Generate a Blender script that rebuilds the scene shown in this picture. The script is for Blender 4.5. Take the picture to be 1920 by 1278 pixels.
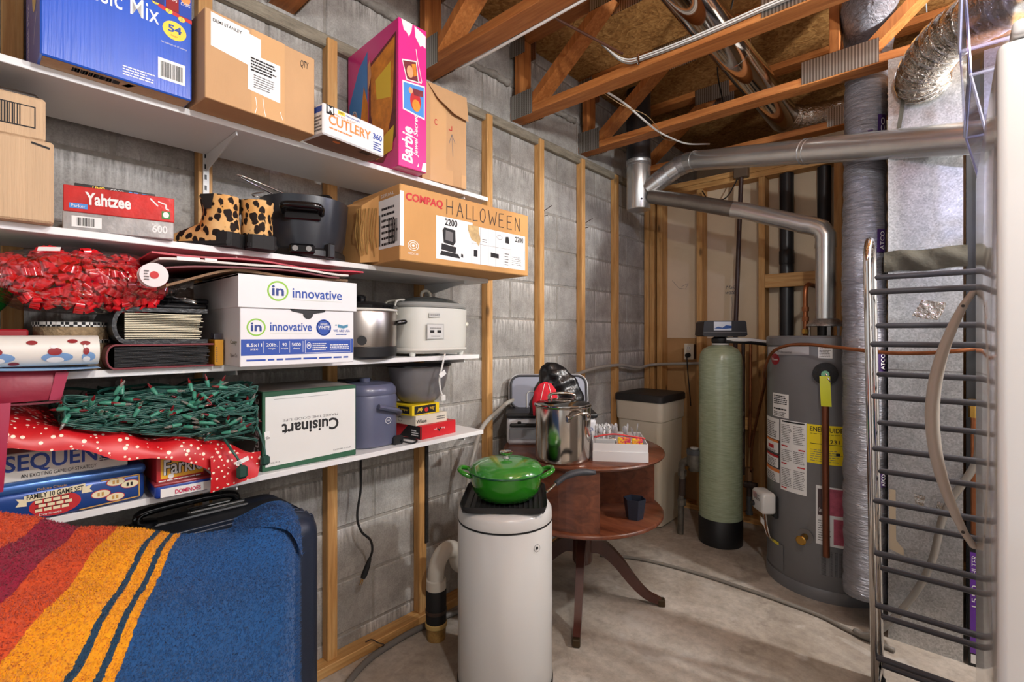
import bpy, bmesh, math, random
import numpy as np
from mathutils import Vector, Matrix

random.seed(7)
SC = bpy.context.scene
COL = SC.collection
for o in list(bpy.data.objects):
    bpy.data.objects.remove(o)
PI = math.pi

# ---------------------------------------------------------------- camera, world, lamp light, exposure
YAW = math.atan(823 / 910)
cam_d = bpy.data.cameras.new('camera')
cam = bpy.data.objects.new('camera', cam_d)
COL.objects.link(cam)
cam.location = (1.71, 0.0, 1.22)
cam.rotation_euler = (PI / 2, 0, YAW)
cam_d.sensor_width = 36
cam_d.lens = 36 * 910 / 1920
cam_d.shift_y = -12 / 1920
cam_d.clip_start = 0.02
SC.camera = cam

world = bpy.data.worlds.new('world')
SC.world = world
world.use_nodes = True
bg = world.node_tree.nodes['Background']
bg.inputs['Color'].default_value = (0.985, 0.99, 1.0, 1)
bg.inputs['Strength'].default_value = 0.70

BULB = (1.93, 0.42, 2.20)
BULBS = [(BULB, 36), ((2.42, 2.26, 2.20), 100), ((2.55, 1.05, 2.20), 72)]  # first is the room lamp; the other two are unseen fill added for brightness
for bp_, en_ in BULBS:
    ld = bpy.data.lights.new('bulb_light', 'POINT')
    ld.energy = en_
    ld.color = (1.0, 0.99, 0.98)
    ld.shadow_soft_size = 0.04
    lo = bpy.data.objects.new('bulb_light', ld)
    lo.location = bp_
    COL.objects.link(lo)

SC.view_settings.view_transform = 'Standard'
SC.view_settings.look = 'None'
SC.view_settings.exposure = 0.22
SC.view_settings.gamma = 1.0
SC.view_settings.use_curve_mapping = False


# ---------------------------------------------------------------- helpers: colour and materials
def lin(c):
    c = c / 255.0
    return c / 12.92 if c <= 0.04045 else ((c + 0.055) / 1.055) ** 2.4


def S(r, g, b):
    return (lin(r), lin(g), lin(b), 1.0)


MATS = {}


def M(name, col, rough=0.5, metal=0.0, noise=None, bump=None, coat=0.0, trans=0.0, emit=0.0, alpha=1.0,
      stretch=(1, 1, 1), spec=0.5, sheen=0.0, rand=0.0):
    """Principled material: colour with optional noise (scale, amount) and bump (scale, strength)."""
    if name in MATS:
        return MATS[name]
    m = bpy.data.materials.new(name)
    m.use_nodes = True
    nt = m.node_tree
    b = nt.nodes['Principled BSDF']
    c = S(*col)
    b.inputs['Base Color'].default_value = c
    b.inputs['Roughness'].default_value = rough
    b.inputs['Metallic'].default_value = metal
    b.inputs['Specular IOR Level'].default_value = spec
    b.inputs['Coat Weight'].default_value = coat
    b.inputs['Coat Roughness'].default_value = 0.08
    b.inputs['Transmission Weight'].default_value = trans
    b.inputs['Sheen Weight'].default_value = sheen
    b.inputs['Alpha'].default_value = alpha
    if emit:
        b.inputs['Emission Color'].default_value = c
        b.inputs['Emission Strength'].default_value = emit
    if noise or bump:
        tc = nt.nodes.new('ShaderNodeTexCoord')
        mp = nt.nodes.new('ShaderNodeMapping')
        mp.inputs['Scale'].default_value = stretch
        nt.links.new(tc.outputs['Object'], mp.inputs['Vector'])
    if noise:
        n = nt.nodes.new('ShaderNodeTexNoise')
        n.inputs['Scale'].default_value = noise[0]
        n.inputs['Detail'].default_value = 6
        n.inputs['Roughness'].default_value = 0.65
        nt.links.new(mp.outputs['Vector'], n.inputs['Vector'])
        r = nt.nodes.new('ShaderNodeValToRGB')
        a = noise[1]
        r.color_ramp.elements[0].position = 0.3
        r.color_ramp.elements[1].position = 0.7
        r.color_ramp.elements[0].color = (c[0] * (1 - a), c[1] * (1 - a), c[2] * (1 - a), 1)
        r.color_ramp.elements[1].color = tuple(min(1, c[i] * (1 + a)) for i in range(3)) + (1,)
        nt.links.new(n.outputs['Fac'], r.inputs['Fac'])
        src = r.outputs['Color']
        if rand:
            src = rand_value(nt, src, rand)
        nt.links.new(src, b.inputs['Base Color'])
    if bump:
        n2 = nt.nodes.new('ShaderNodeTexNoise')
        n2.inputs['Scale'].default_value = bump[0]
        n2.inputs['Detail'].default_value = 4
        nt.links.new(mp.outputs['Vector'], n2.inputs['Vector'])
        bp = nt.nodes.new('ShaderNodeBump')
        bp.inputs['Strength'].default_value = bump[1]
        bp.inputs['Distance'].default_value = 0.01
        nt.links.new(n2.outputs['Fac'], bp.inputs['Height'])
        nt.links.new(bp.outputs['Normal'], b.inputs['Normal'])
    MATS[name] = m
    return m


def rand_value(nt, src, amt):
    oi = nt.nodes.new('ShaderNodeObjectInfo')
    mr = nt.nodes.new('ShaderNodeMapRange')
    mr.inputs['To Min'].default_value = 1 - amt
    mr.inputs['To Max'].default_value = 1 + amt
    nt.links.new(oi.outputs['Random'], mr.inputs['Value'])
    mx = nt.nodes.new('ShaderNodeMix')
    mx.data_type = 'RGBA'
    mx.blend_type = 'MULTIPLY'
    mx.inputs['Factor'].default_value = 1
    nt.links.new(src, mx.inputs[6])
    nt.links.new(mr.outputs['Result'], mx.inputs[7])
    return mx.outputs[2]


class NB:
    """small node-graph builder"""
    def __init__(self, name, rough=0.6, metal=0.0, spec=0.5):
        self.m = bpy.data.materials.new(name)
        self.m.use_nodes = True
        self.nt = self.m.node_tree
        self.b = self.nt.nodes['Principled BSDF']
        self.b.inputs['Roughness'].default_value = rough
        self.b.inputs['Metallic'].default_value = metal
        self.b.inputs['Specular IOR Level'].default_value = spec
        MATS[name] = self.m

    def n(self, t, **kw):
        x = self.nt.nodes.new(t)
        for k, v in kw.items():
            if k in x.inputs:
                x.inputs[k].default_value = v
            else:
                setattr(x, k, v)
        return x

    def l(self, a, b):
        self.nt.links.new(a, b)

    def coord(self, scale=(1, 1, 1), kind='Object', rot=(0, 0, 0)):
        if kind == 'World':
            tc = self.n('ShaderNodeNewGeometry').outputs['Position']
        else:
            tc = self.n('ShaderNodeTexCoord').outputs[kind]
        mp = self.n('ShaderNodeMapping')
        mp.inputs['Scale'].default_value = scale
        mp.inputs['Rotation'].default_value = rot
        self.l(tc, mp.inputs['Vector'])
        return mp.outputs['Vector']

    def noise(self, vec, scale, detail=5, rough=0.6, dist=0.0):
        x = self.n('ShaderNodeTexNoise')
        x.inputs['Scale'].default_value = scale
        x.inputs['Detail'].default_value = detail
        x.inputs['Roughness'].default_value = rough
        x.inputs['Distortion'].default_value = dist
        self.l(vec, x.inputs['Vector'])
        return x.outputs['Fac']

    def ramp(self, fac, stops, interp='LINEAR'):
        r = self.n('ShaderNodeValToRGB')
        r.color_ramp.interpolation = interp
        el = r.color_ramp.elements
        while len(el) < len(stops):
            el.new(0.5)
        for e, (p, c) in zip(el, stops):
            e.position = p
            e.color = c
        self.l(fac, r.inputs['Fac'])
        return r.outputs['Color']

    def mix(self, fac, a, b, mode='MIX'):
        x = self.n('ShaderNodeMix')
        x.data_type = 'RGBA'
        x.blend_type = mode
        for s, v in ((0, fac), (6, a), (7, b)):
            if isinstance(v, (int, float)):
                x.inputs[s].default_value = v if s == 0 else (v, v, v, 1)
            elif isinstance(v, tuple):
                x.inputs[s].default_value = v
            else:
                self.l(v, x.inputs[s])
        return x.outputs[2]

    def math(self, op, a, b=0.0, clamp=False):
        x = self.n('ShaderNodeMath')
        x.operation = op
        x.use_clamp = clamp
        for i, v in enumerate((a, b)):
            if isinstance(v, (int, float)):
                x.inputs[i].default_value = v
            else:
                self.l(v, x.inputs[i])
        return x.outputs[0]

    def color(self, c):
        self.l(c, self.b.inputs['Base Color'])

    def bump(self, h, strength=0.3, dist=0.01):
        x = self.n('ShaderNodeBump')
        x.inputs['Strength'].default_value = strength
        x.inputs['Distance'].default_value = dist
        self.l(h, x.inputs['Height'])
        self.l(x.outputs['Normal'], self.b.inputs['Normal'])


def G(v):
    return (v, v, v, 1)


def wood(name, dark, mid, light, axis, rough=0.6, knots=True):
    k = NB(name, rough)
    sc = [9, 9, 9]
    sc[axis] = 0.7
    v = k.coord(tuple(sc))
    n1 = k.noise(v, 6, 6, 0.65, 0.6)
    c = k.ramp(n1, [(0.25, S(*dark)), (0.5, S(*mid)), (0.75, S(*light))])
    sc2 = [60, 60, 60]
    sc2[axis] = 1.5
    n2 = k.noise(k.coord(tuple(sc2)), 2.0, 3)
    c = k.mix(0.5, c, k.ramp(n2, [(0.3, G(0.55)), (0.7, G(1.0))]), 'MULTIPLY')
    if knots:
        sk = [5, 5, 5]
        sk[axis] = 2.2
        vo = k.n('ShaderNodeTexVoronoi')
        vo.inputs['Scale'].default_value = 1.6
        k.l(k.coord(tuple(sk), 'World'), vo.inputs['Vector'])
        kn = k.ramp(vo.outputs['Distance'], [(0.05, G(0.25)), (0.13, G(1.0))])
        c = k.mix(0.85, c, kn, 'MULTIPLY')
    c = rand_value(k.nt, c, 0.10)
    k.color(c)
    k.bump(n2, 0.12, 0.004)
    return k.m


# ---------------------------------------------------------------- helpers: meshes
def catmull(pts, n=8, closed=False):
    P = [Vector(p) for p in pts]
    out = []
    L = len(P)
    rng = range(L if closed else L - 1)
    for i in rng:
        if closed:
            p0, p1, p2, p3 = P[(i - 1) % L], P[i], P[(i + 1) % L], P[(i + 2) % L]
        else:
            p1, p2 = P[i], P[i + 1]
            p0 = P[i - 1] if i else p1 * 2 - p2
            p3 = P[i + 2] if i + 2 < L else p2 * 2 - p1
        for k in range(n):
            t = k / n
            out.append(0.5 * ((2 * p1) + (p2 - p0) * t + (2 * p0 - 5 * p1 + 4 * p2 - p3) * t * t
                              + (3 * p1 - p0 - 3 * p2 + p3) * t * t * t))
    if not closed:
        out.append(P[-1].copy())
    return out


class MB:
    def __init__(self):
        self.v = []
        self.f = []

    def add(self, vs, fs, mat=None):
        b = len(self.v)
        if mat is not None:
            vs = [mat @ Vector(p) for p in vs]
        self.v += [tuple(p) for p in vs]
        self.f += [tuple(i + b for i in q) for q in fs]
        return self

    def box(self, lo, hi, bevel=0.0, mat=None, seg=1):
        x0, y0, z0 = lo
        x1, y1, z1 = hi
        if bevel <= 0:
            vs = [(x0, y0, z0), (x1, y0, z0), (x1, y1, z0), (x0, y1, z0), (x0, y0, z1), (x1, y0, z1), (x1, y1, z1), (x0, y1, z1)]
            fs = [(0, 3, 2, 1), (4, 5, 6, 7), (0, 1, 5, 4), (1, 2, 6, 5), (2, 3, 7, 6), (3, 0, 4, 7)]
            return self.add(vs, fs, mat)
        bm = bmesh.new()
        bmesh.ops.create_cube(bm, size=1)
        for v in bm.verts:
            v.co = Vector(((x0 + x1) / 2 + v.co.x * (x1 - x0), (y0 + y1) / 2 + v.co.y * (y1 - y0), (z0 + z1) / 2 + v.co.z * (z1 - z0)))
        bmesh.ops.bevel(bm, geom=list(bm.edges), offset=bevel, segments=seg, profile=0.5, affect='EDGES')
        bm.verts.index_update()
        self.add([v.co.copy() for v in bm.verts], [tuple(v.index for v in f.verts) for f in bm.faces], mat)
        bm.free()
        return self

    def tube(self, pts, r, seg=8, closed=False, caps=True, sx=1.0):
        P = [Vector(p) for p in pts]
        n = len(P)
        rr = r if isinstance(r, (list, tuple)) else [r] * n
        T = []
        for i in range(n):
            a = P[(i - 1) % n] if (closed or i > 0) else P[i]
            b = P[(i + 1) % n] if (closed or i < n - 1) else P[i]
            d = b - a
            T.append(d.normalized() if d.length > 1e-9 else Vector((0, 0, 1)))
        up = Vector((0, 0, 1)) if abs(T[0].z) < 0.9 else Vector((0, 1, 0))
        N = (up - T[0] * up.dot(T[0])).normalized()
        vs = []
        for i in range(n):
            if i:
                ax = T[i - 1].cross(T[i])
                if ax.length > 1e-7:
                    N = Matrix.Rotation(T[i - 1].angle(T[i]), 3, ax.normalized()) @ N
                N = (N - T[i] * N.dot(T[i])).normalized()
            B = T[i].cross(N)
            for k in range(seg):
                a = 2 * PI * k / seg
                vs.append(P[i] + (N * math.cos(a) + B * math.sin(a) * sx) * rr[i])
        fs = []
        for i in range(n if closed else n - 1):
            j = (i + 1) % n
            for k in range(seg):
                k2 = (k + 1) % seg
                fs.append((i * seg + k, i * seg + k2, j * seg + k2, j * seg + k))
        if caps and not closed:
            fs.append(tuple(range(seg))[::-1])
            fs.append(tuple((n - 1) * seg + k for k in range(seg)))
        return self.add(vs, fs)

    def cyl(self, p0, p1, r0, r1=None, seg=24):
        return self.tube([p0, p1], [r0, r0 if r1 is None else r1], seg)

    def lathe(self, prof, seg=32, c=(0, 0, 0), sx=1.0, sy=1.0, mat=None, power=2.0):
        """prof: list of (r, z); a zero radius closes the end; power > 2 makes a rounded-square plan."""
        vs, fs, rings = [], [], []
        for r, z in prof:
            if r <= 1e-6:
                rings.append([len(vs)])
                vs.append((c[0], c[1], c[2] + z))
            else:
                ring = []
                for k in range(seg):
                    a = 2 * PI * k / seg
                    ca, sa = math.cos(a), math.sin(a)
                    if power != 2.0:
                        q = (abs(ca) ** power + abs(sa) ** power) ** (-1 / power)
                    else:
                        q = 1.0
                    ring.append(len(vs))
                    vs.append((c[0] + r * q * ca * sx, c[1] + r * q * sa * sy, c[2] + z))
                rings.append(ring)
        for a, b in zip(rings[:-1], rings[1:]):
            if len(a) == 1 and len(b) == 1:
                continue
            for k in range(seg):
                k2 = (k + 1) % seg
                if len(a) == 1:
                    fs.append((a[0], b[k2], b[k]))
                elif len(b) == 1:
                    fs.append((a[k], a[k2], b[0]))
                else:
                    fs.append((a[k], a[k2], b[k2], b[k]))
        return self.add(vs, fs, mat)

    def prism(self, poly, d0, d1, plane='xz', mat=None):
        """extrude a 2-D polygon; plane gives the two axes of the polygon, the third axis is the extrusion"""
        ax = {'x': 0, 'y': 1, 'z': 2}
        i, j = ax[plane[0]], ax[plane[1]]
        k = 3 - i - j
        n = len(poly)
        vs = []
        for d in (d0, d1):
            for p in poly:
                q = [0, 0, 0]
                q[i], q[j], q[k] = p[0], p[1], d
                vs.append(tuple(q))
        fs = [tuple(range(n))[::-1], tuple(range(n, 2 * n))]
        for a in range(n):
            b = (a + 1) % n
            fs.append((a, b, n + b, n + a))
        return self.add(vs, fs, mat)

    def grid(self, fn, nu, nv, closed_u=False, mat=None):
        vs = [fn(i / nu, j / nv) for j in range(nv + 1) for i in range(nu + (0 if closed_u else 1))]
        w = nu if closed_u else nu + 1
        fs = []
        for j in range(nv):
            for i in range(nu):
                i2 = (i + 1) % w
                fs.append((j * w + i, j * w + i2, (j + 1) * w + i2, (j + 1) * w + i))
        return self.add(vs, fs, mat)

    def mesh(self, name, mat, smooth=None):
        me = bpy.data.meshes.new(name)
        me.from_pydata(self.v, [], self.f)
        bm = bmesh.new()
        bm.from_mesh(me)
        bmesh.ops.recalc_face_normals(bm, faces=bm.faces)
        bm.to_mesh(me)
        bm.free()
        if mat is not None:
            me.materials.append(mat)
        if smooth is not None:
            me.polygons.foreach_set('use_smooth', [True] * len(me.polygons))
            if smooth < 180:
                me.set_sharp_from_angle(angle=math.radians(smooth))
        return me

    def obj(self, name, mat, parent=None, smooth=None, label=None):
        o = bpy.data.objects.new(name, self.mesh(name, mat, smooth))
        COL.objects.link(o)
        o.parent = parent
        if label:
            o['label'] = label
        return o


def tag(o, label=None, cat=None, group=None, kind=None):
    if label:
        o['label'] = label
    if cat:
        o['category'] = cat
    if group:
        o['group'] = group
    if kind:
        o['kind'] = kind
    return o


def thing(name, label, cat, loc=(0, 0, 0), rz=0.0, group=None):
    o = bpy.data.objects.new(name, None)
    o.empty_display_size = 0.05
    COL.objects.link(o)
    o.location = loc
    o.rotation_euler = (0, 0, rz)
    return tag(o, label, cat, group)


def copy_part(src, parent, loc=None, rot=None, scale=None):
    o = src.copy()
    COL.objects.link(o)
    o.parent = parent
    if loc is not None:
        o.location = loc
    if rot is not None:
        o.rotation_euler = rot
    if scale is not None:
        o.scale = scale
    return o


class Face:
    """flat print on a face: u to the right, v up, in the parent's own axes"""
    def __init__(self, parent, o, ux, uv, off=0.0004):
        self.p = parent
        self.o = Vector(o)
        self.ux = Vector(ux).normalized()
        self.uv = Vector(uv).normalized()
        self.n = self.ux.cross(self.uv)
        self.off = off
        self.k = 0

    def pt(self, u, v, h=None):
        return self.o + self.ux * u + self.uv * v + self.n * (self.off if h is None else h)

    def _h(self, lay):
        return self.off * (1 + lay)

    def poly(self, pts, mat, name='print', lay=0, parent=None):
        return self.polys([pts], mat, name, lay, parent)

    def polys(self, many, mat, name='print', lay=0, parent=None):
        mb = MB()
        h = self._h(lay)
        for pts in many:
            mb.add([self.pt(u, v, h) for u, v in pts], [tuple(range(len(pts)))])
        me = bpy.data.meshes.new(name)
        me.from_pydata(mb.v, [], mb.f)
        me.materials.append(mat)
        o = bpy.data.objects.new(name, me)
        COL.objects.link(o)
        o.parent = parent or self.p
        return o

    def rect(self, u0, v0, u1, v1, mat, name='print', lay=0):
        return self.poly([(u0, v0), (u1, v0), (u1, v1), (u0, v1)], mat, name, lay)

    def rects(self, rs, mat, name='print', lay=0):
        return self.polys([[(a, b), (c, b), (c, d), (a, d)] for a, b, c, d in rs], mat, name, lay)

    def ell(self, cu, cv, ru, rv, mat, name='print', lay=0, seg=28):
        return self.poly([(cu + ru * math.cos(2 * PI * k / seg), cv + rv * math.sin(2 * PI * k / seg)) for k in range(seg)], mat, name, lay)

    def ring(self, cu, cv, ru, rv, w, mat, name='print', lay=0, seg=36):
        q = []
        for k in range(seg):
            a, b = 2 * PI * k / seg, 2 * PI * (k + 1) / seg
            q.append([(cu + ru * math.cos(a), cv + rv * math.sin(a)), (cu + ru * math.cos(b), cv + rv * math.sin(b)),
                      (cu + (ru - w) * math.cos(b), cv + (rv - w) * math.sin(b)), (cu + (ru - w) * math.cos(a), cv + (rv - w) * math.sin(a))])
        return self.polys(q, mat, name, lay)

    def stroke(self, pts, w, mat, name='print', lay=1):
        """hand-drawn line"""
        q = []
        for a, b in zip(pts[:-1], pts[1:]):
            d = Vector((b[0] - a[0], b[1] - a[1]))
            if d.length < 1e-9:
                continue
            d.normalize()
            nx, ny = -d.y * w / 2, d.x * w / 2
            q.append([(a[0] - nx, a[1] - ny), (b[0] - nx, b[1] - ny), (b[0] + nx, b[1] + ny), (a[0] + nx, a[1] + ny)])
        return self.polys(q, mat, name, lay)

    def strokes(self, lines, w, mat, name='print', lay=1):
        q = []
        for pts in lines:
            for a, b in zip(pts[:-1], pts[1:]):
                d = Vector((b[0] - a[0], b[1] - a[1]))
                if d.length < 1e-9:
                    continue
                d.normalize()
                nx, ny = -d.y * w / 2, d.x * w / 2
                q.append([(a[0] - nx, a[1] - ny), (b[0] - nx, b[1] - ny), (b[0] + nx, b[1] + ny), (a[0] + nx, a[1] + ny)])
        return self.polys(q, mat, name, lay)

    def lines(self, u0, v0, u1, v1, n, mat, name='small_print', lay=1, fill=0.5, ragged=0.35, seed=1, words=True):
        """rows of illegible small print"""
        rnd = random.Random(seed)
        rs = []
        dv = (v1 - v0) / n
        for i in range(n):
            vb = v0 + i * dv
            u = u0
            end = u1 - rnd.random() * ragged * (u1 - u0)
            while u < end:
                w = (u1 - u0) * (rnd.uniform(0.05, 0.17) if words else 2)
                rs.append((u, vb, min(u + w, end), vb + dv * fill))
                u += w + (u1 - u0) * 0.02
        return self.rects(rs, mat, name, lay)

    def bars(self, u0, v0, u1, v1, n, mat, name='barcode', lay=1, seed=3):
        rnd = random.Random(seed)
        rs = []
        dv = (u1 - u0) / n
        for i in range(n):
            rs.append((u0 + i * dv, v0, u0 + i * dv + dv * rnd.choice((0.3, 0.45, 0.7)), v1))
        return self.rects(rs, mat, name, lay)

    def text(self, s, u0, v0, u1, v1, mat, name='lettering', lay=1, rot=0, shear=0.0, bold=0.0, fit=True, spacing=1.0):
        """text fitted to a box; rot in quarter turns (1 = reads upward, 2 = upside down)"""
        cu = bpy.data.curves.new('t', 'FONT')
        cu.body = s
        cu.size = 1
        cu.shear = shear
        cu.offset = bold
        cu.resolution_u = 3
        cu.space_character = spacing
        to = bpy.data.objects.new('t', cu)
        me = bpy.data.meshes.new_from_object(to)
        bpy.data.objects.remove(to)
        bpy.data.curves.remove(cu)
        xs = [v.co.x for v in me.vertices]
        ys = [v.co.y for v in me.vertices]
        x0, x1, y0, y1 = min(xs), max(xs), min(ys), max(ys)
        h = self._h(lay)
        for v in me.vertices:
            a = (v.co.x - x0) / (x1 - x0)
            b = (v.co.y - y0) / (y1 - y0)
            if rot == 1:
                a, b = 1 - b, a
            elif rot == 2:
                a, b = 1 - a, 1 - b
            elif rot == 3:
                a, b = b, 1 - a
            v.co = self.pt(u0 + a * (u1 - u0), v0 + b * (v1 - v0), h)
        me.materials.clear()
        me.materials.append(mat)
        me.name = name
        o = bpy.data.objects.new(name, me)
        COL.objects.link(o)
        o.parent = self.p
        return o


def front_face(p, off=0.0004):      # boxes: local x right, local y into depth, front at y = 0
    return Face(p, (0, 0, 0), (1, 0, 0), (0, 0, 1), off)


def left_face(p, d, off=0.0004):    # u runs from the back (0) to the front (d)
    return Face(p, (0, d, 0), (0, -1, 0), (0, 0, 1), off)


def top_face(p, h, off=0.0004):
    return Face(p, (0, 0, h), (1, 0, 0), (0, 1, 0), off)


# ================================================================ shared materials
# concrete blocks: grey speckle, pale efflorescence runs under the bed joints
k = NB('concrete_block', 0.9, spec=0.2)
w = k.coord((1, 1, 1), 'World')
base = k.ramp(k.noise(w, 9, 6, 0.7), [(0.3, S(140, 137, 132)), (0.55, S(166, 163, 158)), (0.75, S(184, 181, 177))])
speck = k.ramp(k.noise(w, 160, 3, 0.8), [(0.35, G(0.72)), (0.6, G(1.05))])
base = k.mix(0.7, base, speck, 'MULTIPLY')
base = rand_value(k.nt, base, 0.10)
sep = k.n('ShaderNodeSeparateXYZ')
k.l(w, sep.inputs[0])
zf = k.math('FRACT', k.math('DIVIDE', k.math('SUBTRACT', sep.outputs['Z'], 0.083), 0.2032))
band = k.ramp(zf, [(0.0, G(0.75)), (0.07, G(0.35)), (0.2, G(0.0)), (0.5, G(0.1)), (0.78, G(0.45)), (0.97, G(0.95))])
drip = k.ramp(k.noise(k.coord((1, 26, 3), 'World'), 3.0, 4, 0.7), [(0.42, G(0)), (0.62, G(1))])
patch = k.ramp(k.noise(w, 2.3, 3, 0.5), [(0.40, G(0)), (0.56, G(1))])
stain = k.math('MULTIPLY', k.math('MULTIPLY', band, drip), patch)
base = k.mix(k.math('MULTIPLY', stain, 0.95), base, S(226, 224, 220))
k.color(base)
k.bump(k.noise(w, 140, 4, 0.8), 0.5, 0.003)
BLOCK = k.m

MORTAR = M('mortar', (150, 146, 139), 0.95, noise=(30, 0.2), bump=(80, 0.5), spec=0.2)

k = NB('concrete_floor', 0.55, spec=0.35)
w = k.coord((1, 1, 1), 'World')
c = k.ramp(k.noise(w, 1.7, 8, 0.7, 0.3), [(0.3, S(150, 138, 124)), (0.5, S(180, 170, 158)), (0.68, S(206, 198, 188))])
c = k.mix(0.7, c, k.ramp(k.noise(w, 24, 6, 0.75), [(0.32, G(0.62)), (0.6, G(1.05))]), 'MULTIPLY')
blot = k.ramp(k.noise(w, 4.2, 5, 0.6, 0.8), [(0.57, G(0)), (0.64, G(1))])
c = k.mix(k.math('MULTIPLY', blot, 0.45), c, S(208, 204, 198))
dark = k.ramp(k.noise(k.coord((1.3, 1, 1), 'World'), 3.1, 4, 0.6, 1.2), [(0.3, G(1)), (0.4, G(0))])
c = k.mix(k.math('MULTIPLY', dark, 0.45), c, S(104, 92, 80))
k.color(c)
k.l(k.ramp(k.noise(w, 5, 4), [(0.3, G(0.38)), (0.7, G(0.75))]), k.b.inputs['Roughness'])
k.bump(k.noise(w, 60, 5, 0.7), 0.18, 0.004)
FLOORM = k.m

k = NB('osb', 0.8, spec=0.2)
v1 = k.coord((1, 1, 1), 'World')
wob = k.noise(v1, 14, 2)
vo = k.n('ShaderNodeTexVoronoi')
vo.inputs['Scale'].default_value = 15
vo.inputs['Randomness'].default_value = 1.0
mv = k.n('ShaderNodeVectorMath')
mv.operation = 'ADD'
k.l(k.coord((1, 2.6, 1), 'World', (0, 0, 0.5)), mv.inputs[0])
cn = k.n('ShaderNodeTexNoise')
cn.inputs['Scale'].default_value = 9
k.l(v1, cn.inputs['Vector'])
k.l(cn.outputs['Color'], mv.inputs[1])
k.l(mv.outputs[0], vo.inputs['Vector'])
ch = k.ramp(vo.outputs['Color'], [(0.1, S(110, 70, 30)), (0.45, S(152, 104, 52)), (0.8, S(186, 140, 82))])
c = k.mix(0.5, ch, k.ramp(k.noise(v1, 45, 4), [(0.3, S(104, 66, 30)), (0.7, S(186, 140, 84))]))
k.color(c)
k.bump(vo.outputs['Distance'], 0.3, 0.004)
OSB = k.m

STUD = [wood('stud_wood_%s' % 'xyz'[i], (178, 124, 66), (212, 160, 96), (228, 186, 126), i) for i in range(3)]
TRUSS = [wood('truss_wood_%s' % 'xyz'[i], (148, 84, 36), (182, 112, 54), (206, 140, 78), i) for i in range(3)]
TRUSSD = wood('truss_web_wood', (148, 84, 36), (180, 110, 52), (204, 138, 76), 2, knots=False)
GREYWOOD = M('weathered_wood', (140, 132, 116), 0.9, noise=(14, 0.35), bump=(40, 0.4), stretch=(6, 1, 6))

k = NB('nail_plate_metal', 0.42, 1.0)
v = k.coord((1, 1, 1))
sp = k.n('ShaderNodeSeparateXYZ')
k.l(v, sp.inputs[0])
sx = k.math('FRACT', k.math('MULTIPLY', sp.outputs['X'], 85))
st = k.ramp(sx, [(0.0, G(0)), (0.42, G(0)), (0.5, G(1)), (0.95, G(1))])
sz = k.math('FRACT', k.math('MULTIPLY', sp.outputs['Z'], 260))
sl = k.math('MULTIPLY', st, k.ramp(sz, [(0.0, G(0.0)), (0.3, G(0.0)), (0.4, G(1)), (1, G(1))]))
k.color(k.mix(sl, S(196, 196, 192), S(74, 58, 44)))
PLATE = k.m

GALV = NB('galvanised_sheet', 0.38, 0.85)
v = GALV.coord((1, 1, 1), 'World')
vo = GALV.n('ShaderNodeTexVoronoi')
vo.inputs['Scale'].default_value = 190
GALV.l(v, vo.inputs['Vector'])
cc = GALV.ramp(vo.outputs['Color'], [(0.1, S(172, 174, 176)), (0.5, S(192, 194, 196)), (0.9, S(210, 212, 214))])
cc = GALV.mix(0.6, cc, GALV.ramp(GALV.noise(v, 9, 6, 0.75, 0.6), [(0.32, G(0.55)), (0.62, G(1.0))]), 'MULTIPLY')
GALV.color(cc)
GALV.l(GALV.ramp(GALV.noise(v, 11, 5, 0.7), [(0.3, G(0.26)), (0.7, G(0.5))]), GALV.b.inputs['Roughness'])
GALV = GALV.m
PIPEM = M('galvanised_pipe', (206, 206, 204), 0.26, 0.8, noise=(6, 0.1), bump=(5, 0.04))
PIPESH = M('shiny_duct', (196, 192, 186), 0.1, 1.0, bump=(5, 0.12))
CHROME = M('chrome', (210, 208, 206), 0.08, 1.0)
STEEL = M('stainless_steel', (190, 184, 176), 0.14, 1.0, bump=(3, 0.02))
BRUSHED = M('brushed_steel', (180, 174, 168), 0.3, 1.0, noise=(40, 0.1), stretch=(1, 1, 0.05))
BLACK = M('black_plastic', (24, 24, 26), 0.45)
BLACKG = M('gloss_black', (14, 14, 16), 0.14)
RUBBER = M('black_rubber', (22, 22, 23), 0.75)
WHITE = M('white_plastic', (226, 226, 222), 0.4)
PAPERW = M('white_paper', (232, 232, 230), 0.7)
INK = M('black_ink', (26, 25, 26), 0.7)
GREYINK = M('grey_ink', (112, 110, 110), 0.7)
BLUEINK = M('blue_ink', (38, 74, 160), 0.6)
REDINK = M('red_ink', (190, 34, 40), 0.6)
GREENINK = M('lime_ink', (138, 190, 66), 0.6)
YELLOWINK = M('yellow_ink', (244, 206, 62), 0.55)
ORANGEINK = M('orange_ink', (236, 138, 72), 0.6)
COPPER = M('copper_pipe', (150, 92, 58), 0.36, 0.75, noise=(20, 0.25))
BRASS = M('brass', (180, 140, 70), 0.3, 1.0)
IRON = M('dark_iron', (70, 56, 50), 0.6, 0.4, noise=(30, 0.3))
CARD = M('cardboard', (190, 150, 108), 0.85, noise=(7, 0.06), stretch=(1, 1, 0.4), bump=(90, 0.06))
CARD2 = M('cardboard_pale', (198, 168, 134), 0.85, noise=(7, 0.08), stretch=(12, 12, 0.4), bump=(20, 0.25))
CARDK = M('cardboard_kraft', (196, 146, 88), 0.8, noise=(6, 0.08), stretch=(1, 1, 0.4))
CARDIN = M('cardboard_edge', (146, 108, 72), 0.9)
TAPE = M('clear_tape', (206, 164, 118), 0.16, coat=0.6)
SHELFM = M('white_melamine', (228, 228, 228), 0.42, noise=(3, 0.02))

# ================================================================ floor
fl = MB().box((-0.3, -2.4, -0.12), (3.4, 4.6, 0.0)).obj('floor', FLOORM)
tag(fl, 'bare grey concrete basement floor with pale stains', kind='structure')

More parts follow.
